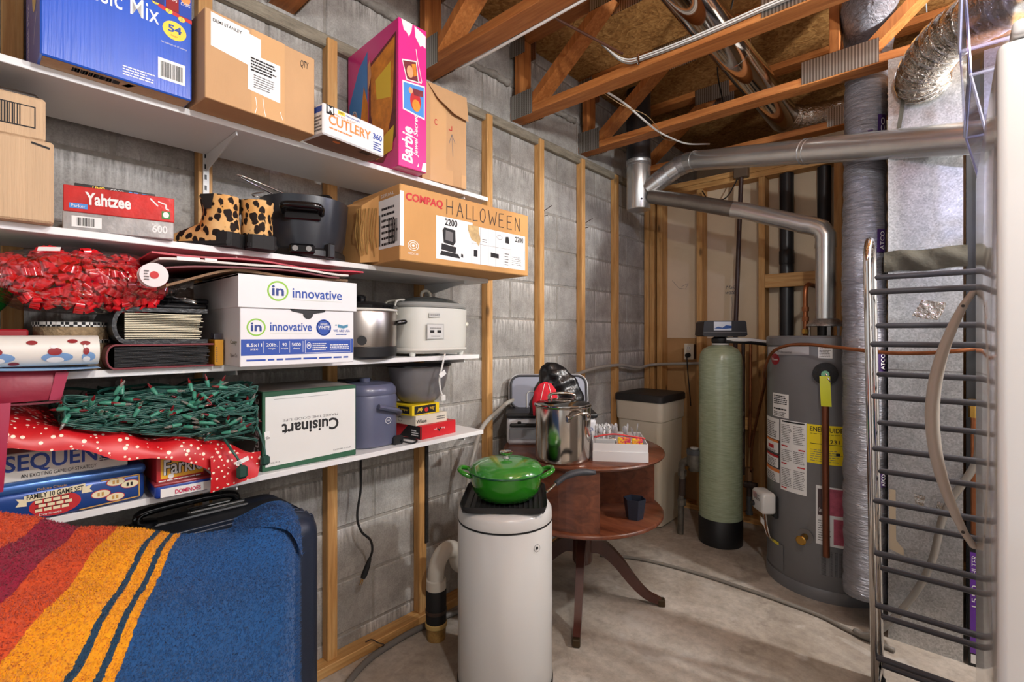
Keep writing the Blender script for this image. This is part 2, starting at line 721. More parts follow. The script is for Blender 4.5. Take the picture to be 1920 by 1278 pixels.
# ================================================================ wall_left: mortar core, blocks, furring strips, plates
wl = thing('wall_left', 'grey concrete block basement wall behind the shelves', 'wall')
del wl['category']
wl['kind'] = 'structure'
MB().box((-0.22, -1.4, 0.0), (-0.004, 4.4, 2.80)).obj('mortar_bed', MORTAR, wl)
BL, BH, JT = 0.4064, 0.2032, 0.010


def block_mesh(L, H):
    return MB().box((-0.05, JT / 2, JT / 2), (0.0, L - JT / 2, H - JT / 2), 0.004).mesh('block', BLOCK)


full = block_mesh(BL, BH)
low = block_mesh(BL, 0.083)
toprow = block_mesh(BL, 2.79 - (0.083 + BH * 13))
ncourse = 14
first = True
for cidx in range(-1, ncourse):
    z = 0.083 + cidx * BH if cidx >= 0 else 0.0
    me = low if cidx < 0 else (toprow if cidx == 13 else full)
    off = 0.0 if cidx % 2 == 0 else BL / 2
    y = 1.88 + off - 8 * BL
    while y < 4.2:
        o = bpy.data.objects.new('block', me)
        COL.objects.link(o)
        o.parent = wl
        o.location = (random.uniform(-0.0015, 0.0015), y, z)
        y += BL
# sloppy mortar ridge in the truss pockets above the plate
mb = MB()
for y0 in (0.8, 1.4, 2.0, 2.62):
    pts = [(0.004 + random.uniform(0, 0.010), y0 + i * 0.05, 2.522 + random.uniform(-0.008, 0.008)) for i in range(10)]
    mb.tube(catmull(pts, 3), [random.uniform(0.012, 0.022) for _ in range(28)], 7)
mb.obj('mortar_ridge', MORTAR, wl, 180)
STUDY = [-0.346, 0.060, 0.466, 0.872, 1.280, 1.686, 2.093, 2.499, 2.905]
sm = MB().box((0.0, -0.019, 0.038), (0.042, 0.019, 2.295), 0.002).mesh('stud', STUD[2])
for y in STUDY:
    o = bpy.data.objects.new('stud', sm)
    COL.objects.link(o)
    o.parent = wl
    o.location = (0, y, 0)
MB().box((0.0, -1.2, 2.266), (0.03, 3.44, 2.312), 0.004).obj('top_plate', GREYWOOD, wl)
MB().box((0.0, -1.2, 0.0), (0.062, 3.34, 0.038), 0.003).obj('bottom_plate', STUD[1], wl)
# bent nails in two of the strips
for y in (2.093, 2.499):
    MB().tube([(0.03, y + 0.016, 1.90), (0.075, y + 0.03, 1.925), (0.085, y + 0.034, 1.93)], 0.0022, 6).obj('nail', IRON, wl)
    MB().tube([(0.03, y + 0.016, 1.875), (0.06, y + 0.024, 1.878)], 0.0022, 6).obj('nail', IRON, wl)

# ================================================================ wall_back: open studs, drywall of the next room behind them
wb = thing('wall_back', 'open wooden stud wall with bare drywall behind the water heater', 'wall')
del wb['category']
wb['kind'] = 'structure'
DRY = M('drywall_paper', (222, 204, 176), 0.85, noise=(3, 0.05))
DRYB = M('brown_board', (180, 140, 92), 0.8, noise=(5, 0.12))
MB().box((-0.1, 3.462, 1.195), (1.22, 3.476, 2.30)).obj('drywall_panel', DRY, wb)
dp2 = MB().box((1.22, 3.462, 1.195), (3.2, 3.476, 2.30)).obj('drywall_panel', DRY, wb)
MB().box((-0.1, 3.462, 0.0), (3.2, 3.476, 1.193)).obj('lower_panel', DRYB, wb)
bsm = MB().box((-0.019, 3.36, 0.038), (0.019, 3.46, 2.225), 0.002).mesh('stud', STUD[2])
for x in (0.024, 0.066, 0.125, 0.418, 0.815, 1.222, 1.63, 2.03, 2.44, 2.85):
    o = bpy.data.objects.new('stud', bsm)
    COL.objects.link(o)
    o.parent = wb
    o.location = (x, 0, 0)
MB().box((0.0, 3.36, 0.0), (3.2, 3.46, 0.036), 0.002).obj('bottom_plate', STUD[0], wb)
MB().box((0.0, 3.36, 2.227), (3.2, 3.46, 2.263), 0.002).obj('top_plate', STUD[0], wb)
MB().box((0.0, 3.362, 2.265), (3.2, 3.458, 2.30), 0.002).obj('top_plate', STUD[0], wb)
MB().box((0.836, 3.352, 1.515), (1.202, 3.374, 1.600), 0.002).obj('blocking', STUD[0], wb)
MB().box((0.44, 3.37, 0.60), (0.796, 3.40, 0.68), 0.002).obj('blocking', STUD[0], wb)
ff = Face(wb, (0.50, 3.462, 1.5), (1, 0, 0), (0, 0, 1), 0.001)
ff.text('Main', 0.06, 0.030, 0.135, 0.055, GREYINK, 'handwriting', shear=0.3)
ff.text('water', 0.06, -0.005, 0.142, 0.018, GREYINK, 'handwriting', shear=0.3)
ff.stroke([(0.10, -0.02), (0.105, -0.08), (0.10, -0.14), (0.108, -0.2)], 0.002, GREYINK, 'handwriting')
ff.stroke([(-0.32, 0.12), (-0.27, 0.06), (-0.22, 0.05), (-0.20, 0.09), (-0.25, 0.07)], 0.002, GREYINK, 'handwriting')
# closed-in space beyond the stud wall and to the right of the furnace
t = MB().box((-0.3, 4.40, 0.0), (3.4, 4.5, 2.8)).obj('wall_far', DRY)
tag(t, 'plain drywall of the next room beyond the stud wall', kind='structure')

t = MB().box((3.2, -2.4, 0.0), (3.3, 4.4, 2.8)).obj('wall_right', M('white_paint', (206, 208, 210), 0.7))
tag(t, 'plain drywall at the right hand side of the basement', kind='structure')

# ================================================================ ceiling deck in oriented strand board panels
ce = thing('ceiling', 'oriented strand board subfloor seen from below between the trusses', 'ceiling')
del ce['category']
ce['kind'] = 'structure'
for x0, x1 in ((-0.3, 1.62), (1.625, 3.4)):
    ys = [-2.4, -0.52, 0.70, 1.92, 3.145, 4.5] if x0 < 0 else [-2.4, 0.09, 1.315, 2.54, 4.5]
    for a, b in zip(ys[:-1], ys[1:]):
        MB().box((x0, a + 0.002, 2.79), (x1, b - 0.002, 2.81)).obj('panel', OSB, ce)


# ================================================================ floor trusses
def plank_between(mb, p, q, wid, y0, y1):
    """flat member in the XZ plane from p to q"""
    d = Vector((q[0] - p[0], q[1] - p[1])).normalized()
    nx, nz = -d.y * wid / 2, d.x * wid / 2
    mb.prism([(p[0] - nx, p[1] - nz), (q[0] - nx, q[1] - nz), (q[0] + nx, q[1] + nz), (p[0] + nx, p[1] + nz)], y0, y1, 'xz')


TR = [(0.705, 'floor truss nearest the lamp, above the tall chip carton'),
      (1.315, 'floor truss whose wall end meets the pink toy box'),
      (1.922, 'floor truss carrying a white cable, second from the pink box'),
      (2.545, 'floor truss with a large perforated plate, above the flue pipe'),
      (3.150, 'rearmost floor truss just in front of the stud wall'),
      (0.095, 'floor truss overhead of the viewer'),
      (-0.515, 'floor truss behind the viewer')]
for y, lab in TR:
    tr = thing('floor_truss', 'orange wooden ' + lab, 'truss', (0, y, 0), group='open web floor trusses')
    a, b = -0.0445, 0.0445
    MB().box((0.0, a, 2.34), (3.2, b, 2.378), 0.002).obj('bottom_chord', TRUSS[0], tr)
    MB().box((0.0, a, 2.75), (3.2, b, 2.788), 0.002).obj('top_chord', TRUSS[0], tr)
    MB().box((0.03, a, 2.379), (0.068, b, 2.749), 0.002).obj('end_post', TRUSS[2], tr)
    for p, q in (((0.12, 2.392), (0.58, 2.738)), ((1.42, 2.392), (1.80, 2.738)), ((1.98, 2.738), (2.36, 2.392)), ((2.54, 2.392), (2.92, 2.738))):
        mb = MB()
        plank_between(mb, p, q, 0.038, a + 0.001, b - 0.001)
        mb.obj('web', TRUSSD, tr)
    MB().box((1.315, a, 2.379), (1.353, b, 2.749), 0.002).obj('post', TRUSS[2], tr)
    for s, yy in ((-1, a - 0.0012), (1, b + 0.0012)):
        for (x0, z0, x1, z1) in ((0.006, 2.335, 0.15, 2.46), (0.0, 2.66, 0.10, 2.78), (0.49, 2.69, 0.70, 2.785), (1.21, 2.345, 1.49, 2.445), (1.72, 2.70, 1.98, 2.785)):
            MB().box((x0, yy - 0.0012, z0), (x1, yy + 0.0012, z1)).obj('nail_plate', PLATE, tr)

# ================================================================ the room lamp and two added fill bulbs: porcelain holders with bare bulbs
BULBM = M('bulb_glass', (255, 244, 226), 0.3, emit=6.0)
for (bp_, en_), lab in zip(BULBS, ('bare bulb in a white porcelain holder under the trusses near the shelves', 'added fill bulb in a white porcelain holder, out of view beyond the fridge', 'added fill bulb in a white porcelain holder, out of view above the fridge')):
    lp = thing('ceiling_lamp', lab, 'lamp', (bp_[0], bp_[1], 2.34), group='bare ceiling bulbs')
    ya = max(y for y, _ in TR if y < bp_[1]) - bp_[1]
    yb = min(y for y, _ in TR if y > bp_[1]) - bp_[1]
    MB().box((-0.05, ya - 0.03, -0.012), (0.05, yb + 0.03, -0.0002)).obj('mounting_board', STUD[1], lp)
    MB().lathe([(0, -0.013), (0.055, -0.013), (0.055, -0.022), (0.03, -0.036), (0, -0.036)], 24).obj('holder', WHITE, lp, 40)
    MB().lathe([(0, -0.037), (0.013, -0.037), (0.015, -0.045), (0.024, -0.060), (0.026, -0.074), (0.020, -0.086), (0, -0.092)], 20).obj('bulb', BULBM, lp, 180)
# ================================================================ wall shelving
SH = [(1.761, 'top'), (1.430, 'second'), (1.125, 'third'), (0.821, 'lowest')]
SHL = ['topmost white wall shelf carrying cartons and the pink toy box',
       'white wall shelf holding leopard boots and a black pot',
       'white wall shelf with photo albums and slow cookers',
       'lowest white wall shelf with string lights and game tins']
SEND = [1.398, 1.400, 1.349, 1.372]
BRK = M('white_metal', (214, 214, 212), 0.4)
for (z, nm), lab, ye in zip(SH, SHL, SEND):
    sh = thing('wall_shelf', lab, 'shelf', (0, 0, z), group='white wall shelves')
    MB().box((0.048, -0.95, 0), (0.315, ye, 0.016), 0.0012).obj('board', SHELFM, sh)
    for y in (-0.346, 0.466, 1.280):
        MB().prism([(0.053, -0.001), (0.30, -0.001), (0.304, -0.012), (0.25, -0.016), (0.053, -0.05)], y - 0.002, y + 0.002, 'xz').obj('bracket', BRK, sh)
for y, lab, m in ((0.466, 'white slotted shelf upright screwed to the strip behind the albums', BRK), (1.296, 'dark slotted shelf upright on the strip behind the trash can', M('dark_upright', (60, 58, 56), 0.5, 0.6)), (-0.346, 'slotted shelf upright nearest the viewer', BRK)):
    z0, z1 = (0.33, 1.76) if y > 1 else (0.60, 1.80)
    up = thing('shelf_upright', lab, 'upright', (0.042, y, z0), group='slotted shelf uprights')
    MB().box((0.0005, -0.008, 0), (0.006, 0.008, z1 - z0)).obj('channel', m, up)
    mb = MB()
    z = 0.03
    while z < z1 - z0 - 0.03:
        for s in (-0.003,):
            mb.box((0.0056, s - 0.0015, z), (0.0064, s + 0.0045, z + 0.014))
        z += 0.032
    so = mb.obj('slots', BLACK, up)
    so['kind'] = 'stuff'


def carton(name, label, cat, p, q, d, h, z, mat, bevel=0.002, group=None):
    dx, dy = q[0] - p[0], q[1] - p[1]
    w = math.hypot(dx, dy)
    t = thing(name, label, cat, (p[0], p[1], z), math.atan2(dy, dx), group)
    MB().box((0, 0, 0), (w, d, h), bevel).obj('body', mat, t)
    return t, w, front_face(t), left_face(t, d)


ZS = [z + 0.0162 for z, _ in SH]

# ---------------------------------------------------------------- top shelf
# blue snack multipack carton
BLUEBOX = M('blue_gloss_carton', (28, 88, 200), 0.28, coat=0.5, noise=(3, 0.08), bump=(30, 0.10), stretch=(8, 8, 0.3))
t, w, f, lf = carton('snack_carton', 'glossy blue snack multipack carton at the left end of the top shelf', 'carton', (0.369, 0.086), (0.365, 0.347), 0.30, 0.31, ZS[0], BLUEBOX, 0.003)
f.text('Classic Mix', 0.030, 0.150, 0.196, 0.192, PAPERW, bold=0.004)
f.ell(0.226, 0.151, 0.0235, 0.0215, YELLOWINK, 'yellow_disc')
f.text('54', 0.213, 0.146, 0.240, 0.163, BLUEINK, bold=0.03)
f.text('bags', 0.219, 0.136, 0.232, 0.1415, ORANGEINK)
f.text('No individual sale of contents', 0.200, 0.1145, 0.250, 0.1185, PAPERW)
f.rect(0.194, 0.030, 0.247, 0.078, PAPERW, 'barcode_label')
f.bars(0.199, 0.036, 0.242, 0.071, 24, INK)
f.lines(0.13, 0.012, 0.19, 0.035, 4, PAPERW, seed=4)
f.poly([(0.15, 0.222), (0.20, 0.19), (0.261, 0.182), (0.261, 0.191), (0.205, 0.199), (0.155, 0.232)], REDINK, 'red_swoosh', 0)
for i, (u, v) in enumerate(((0.160, 0.212), (0.189, 0.201), (0.215, 0.192), (0.240, 0.184))):
    f.ell(u, v, 0.007, 0.006, YELLOWINK, 'flavour_disc', 1)
    f.text('12727'[i], u - 0.002, v - 0.0025, u + 0.002, v + 0.0025, BLUEINK, lay=2)
BAGC = [M('bag_red', (176, 30, 36), 0.3), M('bag_navy', (24, 48, 120), 0.3), M('bag_deep_red', (140, 24, 30), 0.3), M('bag_blue', (30, 70, 170), 0.3)]
for i, u in enumerate((0.150, 0.181, 0.209, 0.235)):
    f.rect(u, 0.204 - i * 0.004, u + 0.025, 0.30, BAGC[i], 'printed_bag', 2)
    f.ell(u + 0.0125, 0.235, 0.010, 0.012, YELLOWINK if i % 2 == 0 else ORANGEINK, 'printed_chips', 3)
    f.text('CHIPS', u + 0.003, 0.218, u + 0.022, 0.226, PAPERW, lay=4, shear=0.2)
lf.ell(0.20, 0.185, 0.05, 0.055, M('tan_ink', (214, 178, 96), 0.5), 'tan_disc')
lf.text('54', 0.18, 0.18, 0.22, 0.21, BLUEINK, bold=0.02)
lf.text('Classic Mix', 0.05, 0.06, 0.075, 0.20, PAPERW, rot=1)
lf.stroke([(0.19, 0.06), (0.21, 0.09), (0.24, 0.11)], 0.003, PAPERW)
bf = Face(t, (0, 0, 0), (1, 0, 0), (0, -1, 0), 0.0004)
bf.rect(0.004, -0.295, w - 0.004, -0.004, CARD2, 'plain_bottom')
bf.lines(0.05, -0.034, 0.13, -0.012, 1, INK, 'bottom_print', fill=0.9, ragged=0)
bf.bars(0.05, -0.034, 0.12, -0.012, 16, GREYINK, 'bottom_bars')
bf.poly([(0.133, -0.034), (0.146, -0.034), (0.156, -0.012), (0.143, -0.012)], INK, 'bottom_mark')

# brown carton with a white mailing label
t, w, f, lf = carton('cardboard_carton', 'brown cardboard carton with a big white address label beside the blue carton', 'carton', (0.411, 0.362), (0.389, 0.637), 0.17, 0.214, ZS[0], CARD, 0.002, 'brown cartons on the shelves')
f.rect(0.105, 0.0, 0.19, 0.214, TAPE, 'tape')
f.poly([(0.012, 0.128), (0.100, 0.118), (0.100, 0.205), (0.012, 0.208)], PAPERW, 'label')
f.text('DEMI STANLEY', 0.016, 0.187, 0.082, 0.195, INK, bold=0.01)
f.poly([(0.096, 0.058), (0.178, 0.052), (0.178, 0.150), (0.096, 0.150)], PAPERW, 'label', 1)
f.poly([(0.098, 0.150), (0.128, 0.150), (0.128, 0.196), (0.098, 0.198)], PAPERW, 'label', 1)
f.lines(0.103, 0.108, 0.168, 0.145, 5, INK, 'address_print', 3, 0.55, 0.3, 5)
f.lines(0.110, 0.068, 0.165, 0.104, 6, GREYINK, 'address_print', 3, 0.4, 0.5, 9)
f.text('QTY', 0.234, 0.172, 0.258, 0.194, INK, 'handwriting', shear=0.2)
for st_ in ([(0.115, 0.045), (0.118, 0.02), (0.114, 0.004)], [(0.133, 0.048), (0.137, 0.018), (0.140, 0.004)], [(0.178, 0.03), (0.185, 0.01)]):
    f.stroke(st_, 0.0015, PAPERW, 'tape_crease')
# flaps seam at the bottom edge
f.rect(0.002, 0.0, w - 0.002, 0.0022, CARDIN, 'bottom_seam')

# white cutlery box
CUTW = M('white_carton', (222, 222, 222), 0.5, noise=(5, 0.04))
t, w, f, lf = carton('cutlery_box', 'small white box of plastic cutlery with orange capitals on the top shelf', 'box', (0.420, 0.646), (0.388, 0.863), 0.10, 0.088, ZS[0], CUTW, 0.004)
f.text('CUTLERY', 0.018, 0.034, 0.166, 0.062, ORANGEINK, bold=0.02)
f.text('360', 0.174, 0.044, 0.209, 0.062, BLUEINK, bold=0.02)
f.lines(0.175, 0.012, 0.208, 0.040, 4, BLUEINK, 'small_print', fill=0.45)
f.rect(0.010, 0.060, 0.036, 0.086, INK, 'logo_square')
f.text('M', 0.014, 0.066, 0.032, 0.083, PAPERW, lay=2, bold=0.02)
f.rect(0.048, 0.072, 0.072, 0.083, YELLOWINK, 'logo')
f.text('#907', 0.051, 0.0745, 0.069, 0.0805, INK, lay=2)
f.text('Heavyweight', 0.075, 0.073, 0.125, 0.080, BLUEINK)
f.text('MIX KIT & CUT', 0.036, 0.0635, 0.11, 0.069, ORANGEINK)
f.lines(0.020, 0.022, 0.10, 0.030, 1, ORANGEINK, 'small_print', fill=0.5)
lf.rect(0.02, 0.064, 0.095, 0.080, BLUEINK, 'blue_print')
lf.bars(0.03, 0.012, 0.06, 0.05, 6, INK, 'barcode')
lf.lines(0.06, 0.012, 0.096, 0.058, 5, GREYINK)
bf = Face(t, (0, 0, 0), (1, 0, 0), (0, -1, 0), 0.0004)
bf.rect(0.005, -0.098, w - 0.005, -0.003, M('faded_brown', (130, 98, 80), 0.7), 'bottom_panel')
bf.ell(0.06, -0.022, 0.012, 0.007, ORANGEINK, 'bottom_mark', 1)
bf.bars(0.14, -0.03, 0.18, -0.01, 10, INK, 'barcode')

# pink doll box standing on end
PINK = M('pink_gloss_card', (226, 48, 140), 0.32, coat=0.3, noise=(9, 0.05))
t, w, f, lf = carton('doll_box', 'tall scuffed hot pink doll box standing upright on the top shelf', 'box', (0.362, 0.934), (0.366, 1.046), 0.345, 0.490, ZS[0], PINK, 0.002)
CREASE = M('torn_white_card', (236, 228, 228), 0.8)
SKYB = M('print_sky_blue', (70, 140, 214), 0.5)
ORG = M('print_orange', (240, 140, 40), 0.5, noise=(14, 0.4))
MAR = M('print_maroon', (120, 40, 50), 0.5, noise=(14, 0.5))
SKIN = M('print_peach', (226, 160, 116), 0.5, noise=(20, 0.2))
f.poly([(0.010, 0.488), (0.054, 0.488), (0.050, 0.462), (0.040, 0.44), (0.030, 0.452), (0.020, 0.455)], CREASE, 'scuff')
f.poly([(0.062, 0.486), (0.108, 0.470), (0.108, 0.428), (0.094, 0.432), (0.086, 0.425), (0.074, 0.440), (0.066, 0.450)], CREASE, 'scuff')
f.text('Barbie', 0.012, 0.018, 0.055, 0.138, PAPERW, rot=1, bold=0.03, shear=0.15)
f.text('Jewel Secrets', 0.058, 0.045, 0.080, 0.196, PAPERW, rot=1, bold=0.012, shear=0.25)
f.polys([[(0.012, 0.355), (0.070, 0.370), (0.080, 0.298), (0.030, 0.292)], [(0.014, 0.286), (0.104, 0.296), (0.104, 0.180), (0.016, 0.190)]], PAPERW, 'picture_border', 1)
f.poly([(0.016, 0.351), (0.067, 0.365), (0.076, 0.302), (0.033, 0.296)], MAR, 'picture', 2)
f.ell(0.044, 0.324, 0.013, 0.020, SKIN, 'picture', 3)
f.poly([(0.05, 0.352), (0.066, 0.358), (0.07, 0.32), (0.058, 0.312)], ORG, 'picture', 3)
f.poly([(0.018, 0.281), (0.100, 0.290), (0.100, 0.186), (0.020, 0.195)], SKYB, 'picture', 2)
f.ell(0.066, 0.232, 0.022, 0.034, REDINK, 'picture', 3)
f.ell(0.068, 0.218, 0.016, 0.020, ORG, 'picture', 4)
f.ell(0.046, 0.262, 0.008, 0.011, SKIN, 'picture', 4)
f.poly([(0.054, 0.272), (0.096, 0.276), (0.096, 0.256), (0.06, 0.25)], MAR, 'picture', 4)
f.lines(0.068, 0.30, 0.092, 0.36, 1, PAPERW, fill=0.1)
f.strokes([[(0.072, 0.385), (0.092, 0.306)], [(0.068, 0.41), (0.074, 0.37)]], 0.0025, PAPERW, 'scuff')
f.polys([[(0.09, 0.002), (0.11, 0.002), (0.11, 0.034), (0.096, 0.030)], [(0.072, 0.012), (0.080, 0.014), (0.078, 0.026)]], CREASE, 'scuff', 1)
# left side: generic window print of an orange gown in a fuchsia frame
lf.poly([(0.012, 0.30), (0.085, 0.415), (0.145, 0.455), (0.145, 0.02), (0.012, 0.02)], SKYB, 'picture')
lf.poly([(0.155, 0.40), (0.33, 0.448), (0.33, 0.10), (0.25, 0.03), (0.155, 0.06)], MAR, 'picture', 1)
lf.poly([(0.17, 0.39), (0.325, 0.435), (0.31, 0.20), (0.28, 0.12), (0.20, 0.12), (0.17, 0.22)], ORG, 'picture', 2)
lf.poly([(0.20, 0.33), (0.30, 0.36), (0.30, 0.24), (0.21, 0.26)], YELLOWINK, 'picture', 3)
lf.poly([(0.19, 0.10), (0.32, 0.14), (0.31, 0.06), (0.21, 0.05)], YELLOWINK, 'picture', 3)
lf.ell(0.05, 0.20, 0.024, 0.062, SKIN, 'picture', 1)
lf.ring(0.05, 0.20, 0.03, 0.07, 0.004, PAPERW, 'picture_border', 2)
lf.poly([(0.09, 0.06), (0.15, 0.07), (0.15, 0.26), (0.12, 0.34), (0.09, 0.18)], ORG, 'picture', 1)
lf.poly([(0.15, 0.30), (0.175, 0.36), (0.165, 0.42), (0.15, 0.40)], SKIN, 'picture', 4)

# brown carton with turned-down flap, right end of the top shelf
t, w, f, lf = carton('cardboard_carton', 'brown cardboard carton with red shipping marks at the right end of the top shelf', 'carton', (0.315, 1.066), (0.329, 1.266), 0.29, 0.352, ZS[0], CARD, 0.002, 'brown cartons on the shelves')
f.rect(0.035, 0.0, 0.105, 0.352, TAPE, 'tape')
f.rect(0.10, 0.0, 0.135, 0.055, TAPE, 'tape', 1)
f.rect(0.175, 0.0, 0.199, 0.05, TAPE, 'tape', 1)
mb = MB().add([(0.02, -0.001, 0.351), (w, -0.001, 0.351), (w + 0.001, -0.012, 0.255), (0.13, -0.018, 0.262), (0.06, -0.012, 0.30)], [(0, 1, 2, 3, 4)])
mb.obj('flap', CARD, t)
f.text('C', 0.052, 0.205, 0.064, 0.228, REDINK, bold=0.01)
f.strokes([[(0.130, 0.222), (0.130, 0.205), (0.118, 0.205), (0.118, 0.210)]], 0.003, REDINK, 'stamp')
f.strokes([[(0.130, 0.190), (0.136, 0.11)], [(0.118, 0.155), (0.131, 0.192), (0.146, 0.16)]], 0.002, GREYINK, 'handwriting')

# ---------------------------------------------------------------- second shelf
Z = ZS[1]
t, w, f, lf = carton('cardboard_carton', 'pale cardboard carton with a black barcode at the left end of the second shelf', 'carton', (0.338, -0.16), (0.348, 0.108), 0.25, 0.166, Z, CARD2, 0.004, 'brown cartons on the shelves')
MB().box((0.0, 0.006, 0.1662), (w - 0.012, 0.24, 0.252), 0.004).obj('upper_flap', CARD2, t)
f2 = Face(t, (0, 0.006, 0), (1, 0, 0), (0, 0, 1))
f2.rect(0.19, 0.188, 0.2415, 0.232, INK, 'barcode_frame', 0)
f2.rect(0.17, 0.1905, 0.2395, 0.2295, CARD2, 'barcode_field', 1)
f2.bars(0.172, 0.1905, 0.222, 0.2295, 14, INK, lay=2)
mb = MB().box((0.05, 0.05, 0.2525), (w - 0.02, 0.2, 0.275), 0.006)
bk = mb.obj('dark_lining', M('dark_print', (54, 46, 40), 0.5, noise=(40, 0.6)), t)
f.strokes([[(0.235, 0.158), (0.262, 0.152)]], 0.004, INK, 'print_mark')

SILV = M('foil_silver_carton', (176, 174, 172), 0.25, 0.35, noise=(8, 0.3), bump=(22, 0.35))
t, w, f, lf = carton('game_box', 'flat silver game box under the red dice game', 'box', (0.296, 0.125), (0.337, 0.317), 0.19, 0.040, Z, SILV, 0.0015)
f.rect(0.015, 0.008, 0.065, 0.032, PAPERW, 'label')
f.bars(0.024, 0.011, 0.054, 0.029, 16, INK)
f.text('600', 0.155, 0.012, 0.184, 0.03, PAPERW, bold=0.02)
REDG = M('red_gloss_carton', (196, 44, 40), 0.24, coat=0.4, noise=(7, 0.4), bump=(20, 0.3))
t, w, f, lf = carton('game_box', 'red glossy dice game box lying on the silver one', 'box', (0.297, 0.126), (0.338, 0.318), 0.19, 0.057, Z + 0.0402, REDG, 0.0015)
f.text('Yahtzee', 0.036, 0.018, 0.115, 0.046, PAPERW, bold=0.03)
f.rect(0.010, 0.008, 0.040, 0.019, SKYB, 'badge')
f.text('Parker', 0.013, 0.010, 0.037, 0.017, PAPERW, lay=2)
f.rect(0.172, 0.006, 0.188, 0.024, M('print_green', (50, 130, 60), 0.5), 'seal')
f.ell(0.180, 0.0155, 0.006, 0.007, PAPERW, 'seal', 1)
f.strokes([[(0.165, 0.045), (0.18, 0.04), (0.18, 0.03), (0.186, 0.028)], [(0.15, 0.05), (0.165, 0.034)]], 0.003, CREASE, 'print')
DKG = M('black_game_card', (30, 26, 26), 0.35, noise=(20, 0.2))
t, w, f, lf = carton('game_box', 'thin black card game box with coloured lettering on top of the red one', 'box', (0.270, 0.147), (0.292, 0.290), 0.14, 0.013, Z + 0.0976, DKG, 0.001)
f.text('UNO', 0.030, 0.002, 0.052, 0.011, YELLOWINK, shear=0.2, bold=0.03)
f.text('GOOD', 0.062, 0.003, 0.085, 0.010, PAPERW)
f.rects([(0.095, 0.003, 0.101, 0.010), (0.104, 0.003, 0.112, 0.010), (0.120, 0.003, 0.130, 0.009)], SKYB, 'print')

# leopard ankle boots
k = NB('leopard_hide', 0.75, spec=0.2)
v = k.coord((1, 1, 0.85))
mv = k.n('ShaderNodeVectorMath')
mv.operation = 'ADD'
cn = k.n('ShaderNodeTexNoise')
cn.inputs['Scale'].default_value = 45
k.l(v, cn.inputs['Vector'])
sv = k.n('ShaderNodeVectorMath')
sv.operation = 'SCALE'
sv.inputs['Scale'].default_value = 0.02
k.l(cn.outputs['Color'], sv.inputs[0])
k.l(v, mv.inputs[0])
k.l(sv.outputs[0], mv.inputs[1])
vo = k.n('ShaderNodeTexVoronoi')
vo.inputs['Scale'].default_value = 52
k.l(mv.outputs[0], vo.inputs['Vector'])
tan = k.ramp(k.noise(v, 18, 3), [(0.3, S(206, 152, 84)), (0.7, S(232, 192, 136))])
spot = k.ramp(vo.outputs['Distance'], [(0.45, G(1)), (0.50, G(0))])
k.color(k.mix(spot, tan, S(34, 24, 20)))
LEO = k.m


def boot(loc, rz, label):
    """toe along local +x, heel at the origin"""
    t = thing('ankle_boot', label, 'boot', loc, rz, group='leopard print ankle boots')
    secs = [(0.024, 0.040, 0.036, 0.052), (0.040, 0.041, 0.038, 0.055), (0.062, 0.038, 0.036, 0.047), (0.085, 0.035, 0.036, 0.042), (0.108, 0.038, 0.039, 0.045), (0.124, 0.038, 0.041, 0.047)]
    # shaft
    mb = MB()

    def shaft(u, vv):
        x = vv * (len(secs) - 1)
        i = min(int(x), len(secs) - 2)
        g = x - i
        z, cx, rw, rl = [secs[i][q] * (1 - g) + secs[i + 1][q] * g for q in range(4)]
        a = 2 * PI * u
        return (cx + rl * math.cos(a), rw * math.sin(a), z)
    mb.grid(shaft, 26, 12, True)
    # inner lining rim
    mb2 = MB()
    mb2.lathe([(0.040, 0.124), (0.037, 0.123), (0.034, 0.10), (0, 0.095)], 26, (0.038, 0, 0), 1.14, 1.0)
    # vamp
    vs = [(0.02, 0.036, 0.075), (0.06, 0.037, 0.072), (0.10, 0.036, 0.058), (0.14, 0.034, 0.044), (0.17, 0.028, 0.034), (0.188, 0.016, 0.026), (0.193, 0.002, 0.018)]

    def vamp(u, vv):
        x = vv * (len(vs) - 1)
        i = min(int(x), len(vs) - 2)
        g = x - i
        px, hw, hh = [vs[i][q] * (1 - g) + vs[i + 1][q] * g for q in range(3)]
        a = PI * u
        return (px, hw * math.cos(a), 0.012 + (hh - 0.012) * math.sin(a) ** 0.8)
    mb.grid(vamp, 18, 14)
    mb.obj('upper', LEO, t, 180)
    mb2.obj('lining', BLACK, t, 180)
    sole = [(-0.014, -0.030), (-0.008, -0.036), (0.05, -0.037), (0.12, -0.038), (0.165, -0.032), (0.192, -0.014), (0.196, 0.0), (0.192, 0.014), (0.165, 0.032), (0.12, 0.038), (0.05, 0.037), (-0.008, 0.036), (-0.014, 0.030)]
    MB().prism(sole, 0.004, 0.0125, 'xy').obj('sole', RUBBER, t)
    heel = [(-0.016, -0.026), (-0.008, -0.034), (0.045, -0.034), (0.045, 0.034), (-0.008, 0.034), (-0.016, 0.026), (-0.018, 0)]
    MB().prism(heel, 0.0, 0.034, 'xy').obj('heel', RUBBER, t)
    # elastic gore on the side
    mb = MB()
    for sgn in (1,):
        mb.add([(0.020, 0.0425, 0.1235), (0.058, 0.0425, 0.1235), (0.050, 0.0395, 0.088), (0.030, 0.0395, 0.088)], [(0, 1, 2, 3)])
    mb.obj('elastic', BLACK, t)
    t.scale = (1.03, 1.03, 1.06)
    return t


boot((0.322, 0.452, Z), math.radians(214), 'leopard print ankle boot with its side turned to the front')
boot((0.346, 0.512, Z), math.radians(176), 'leopard print ankle boot seen from the heel beside the black pot')

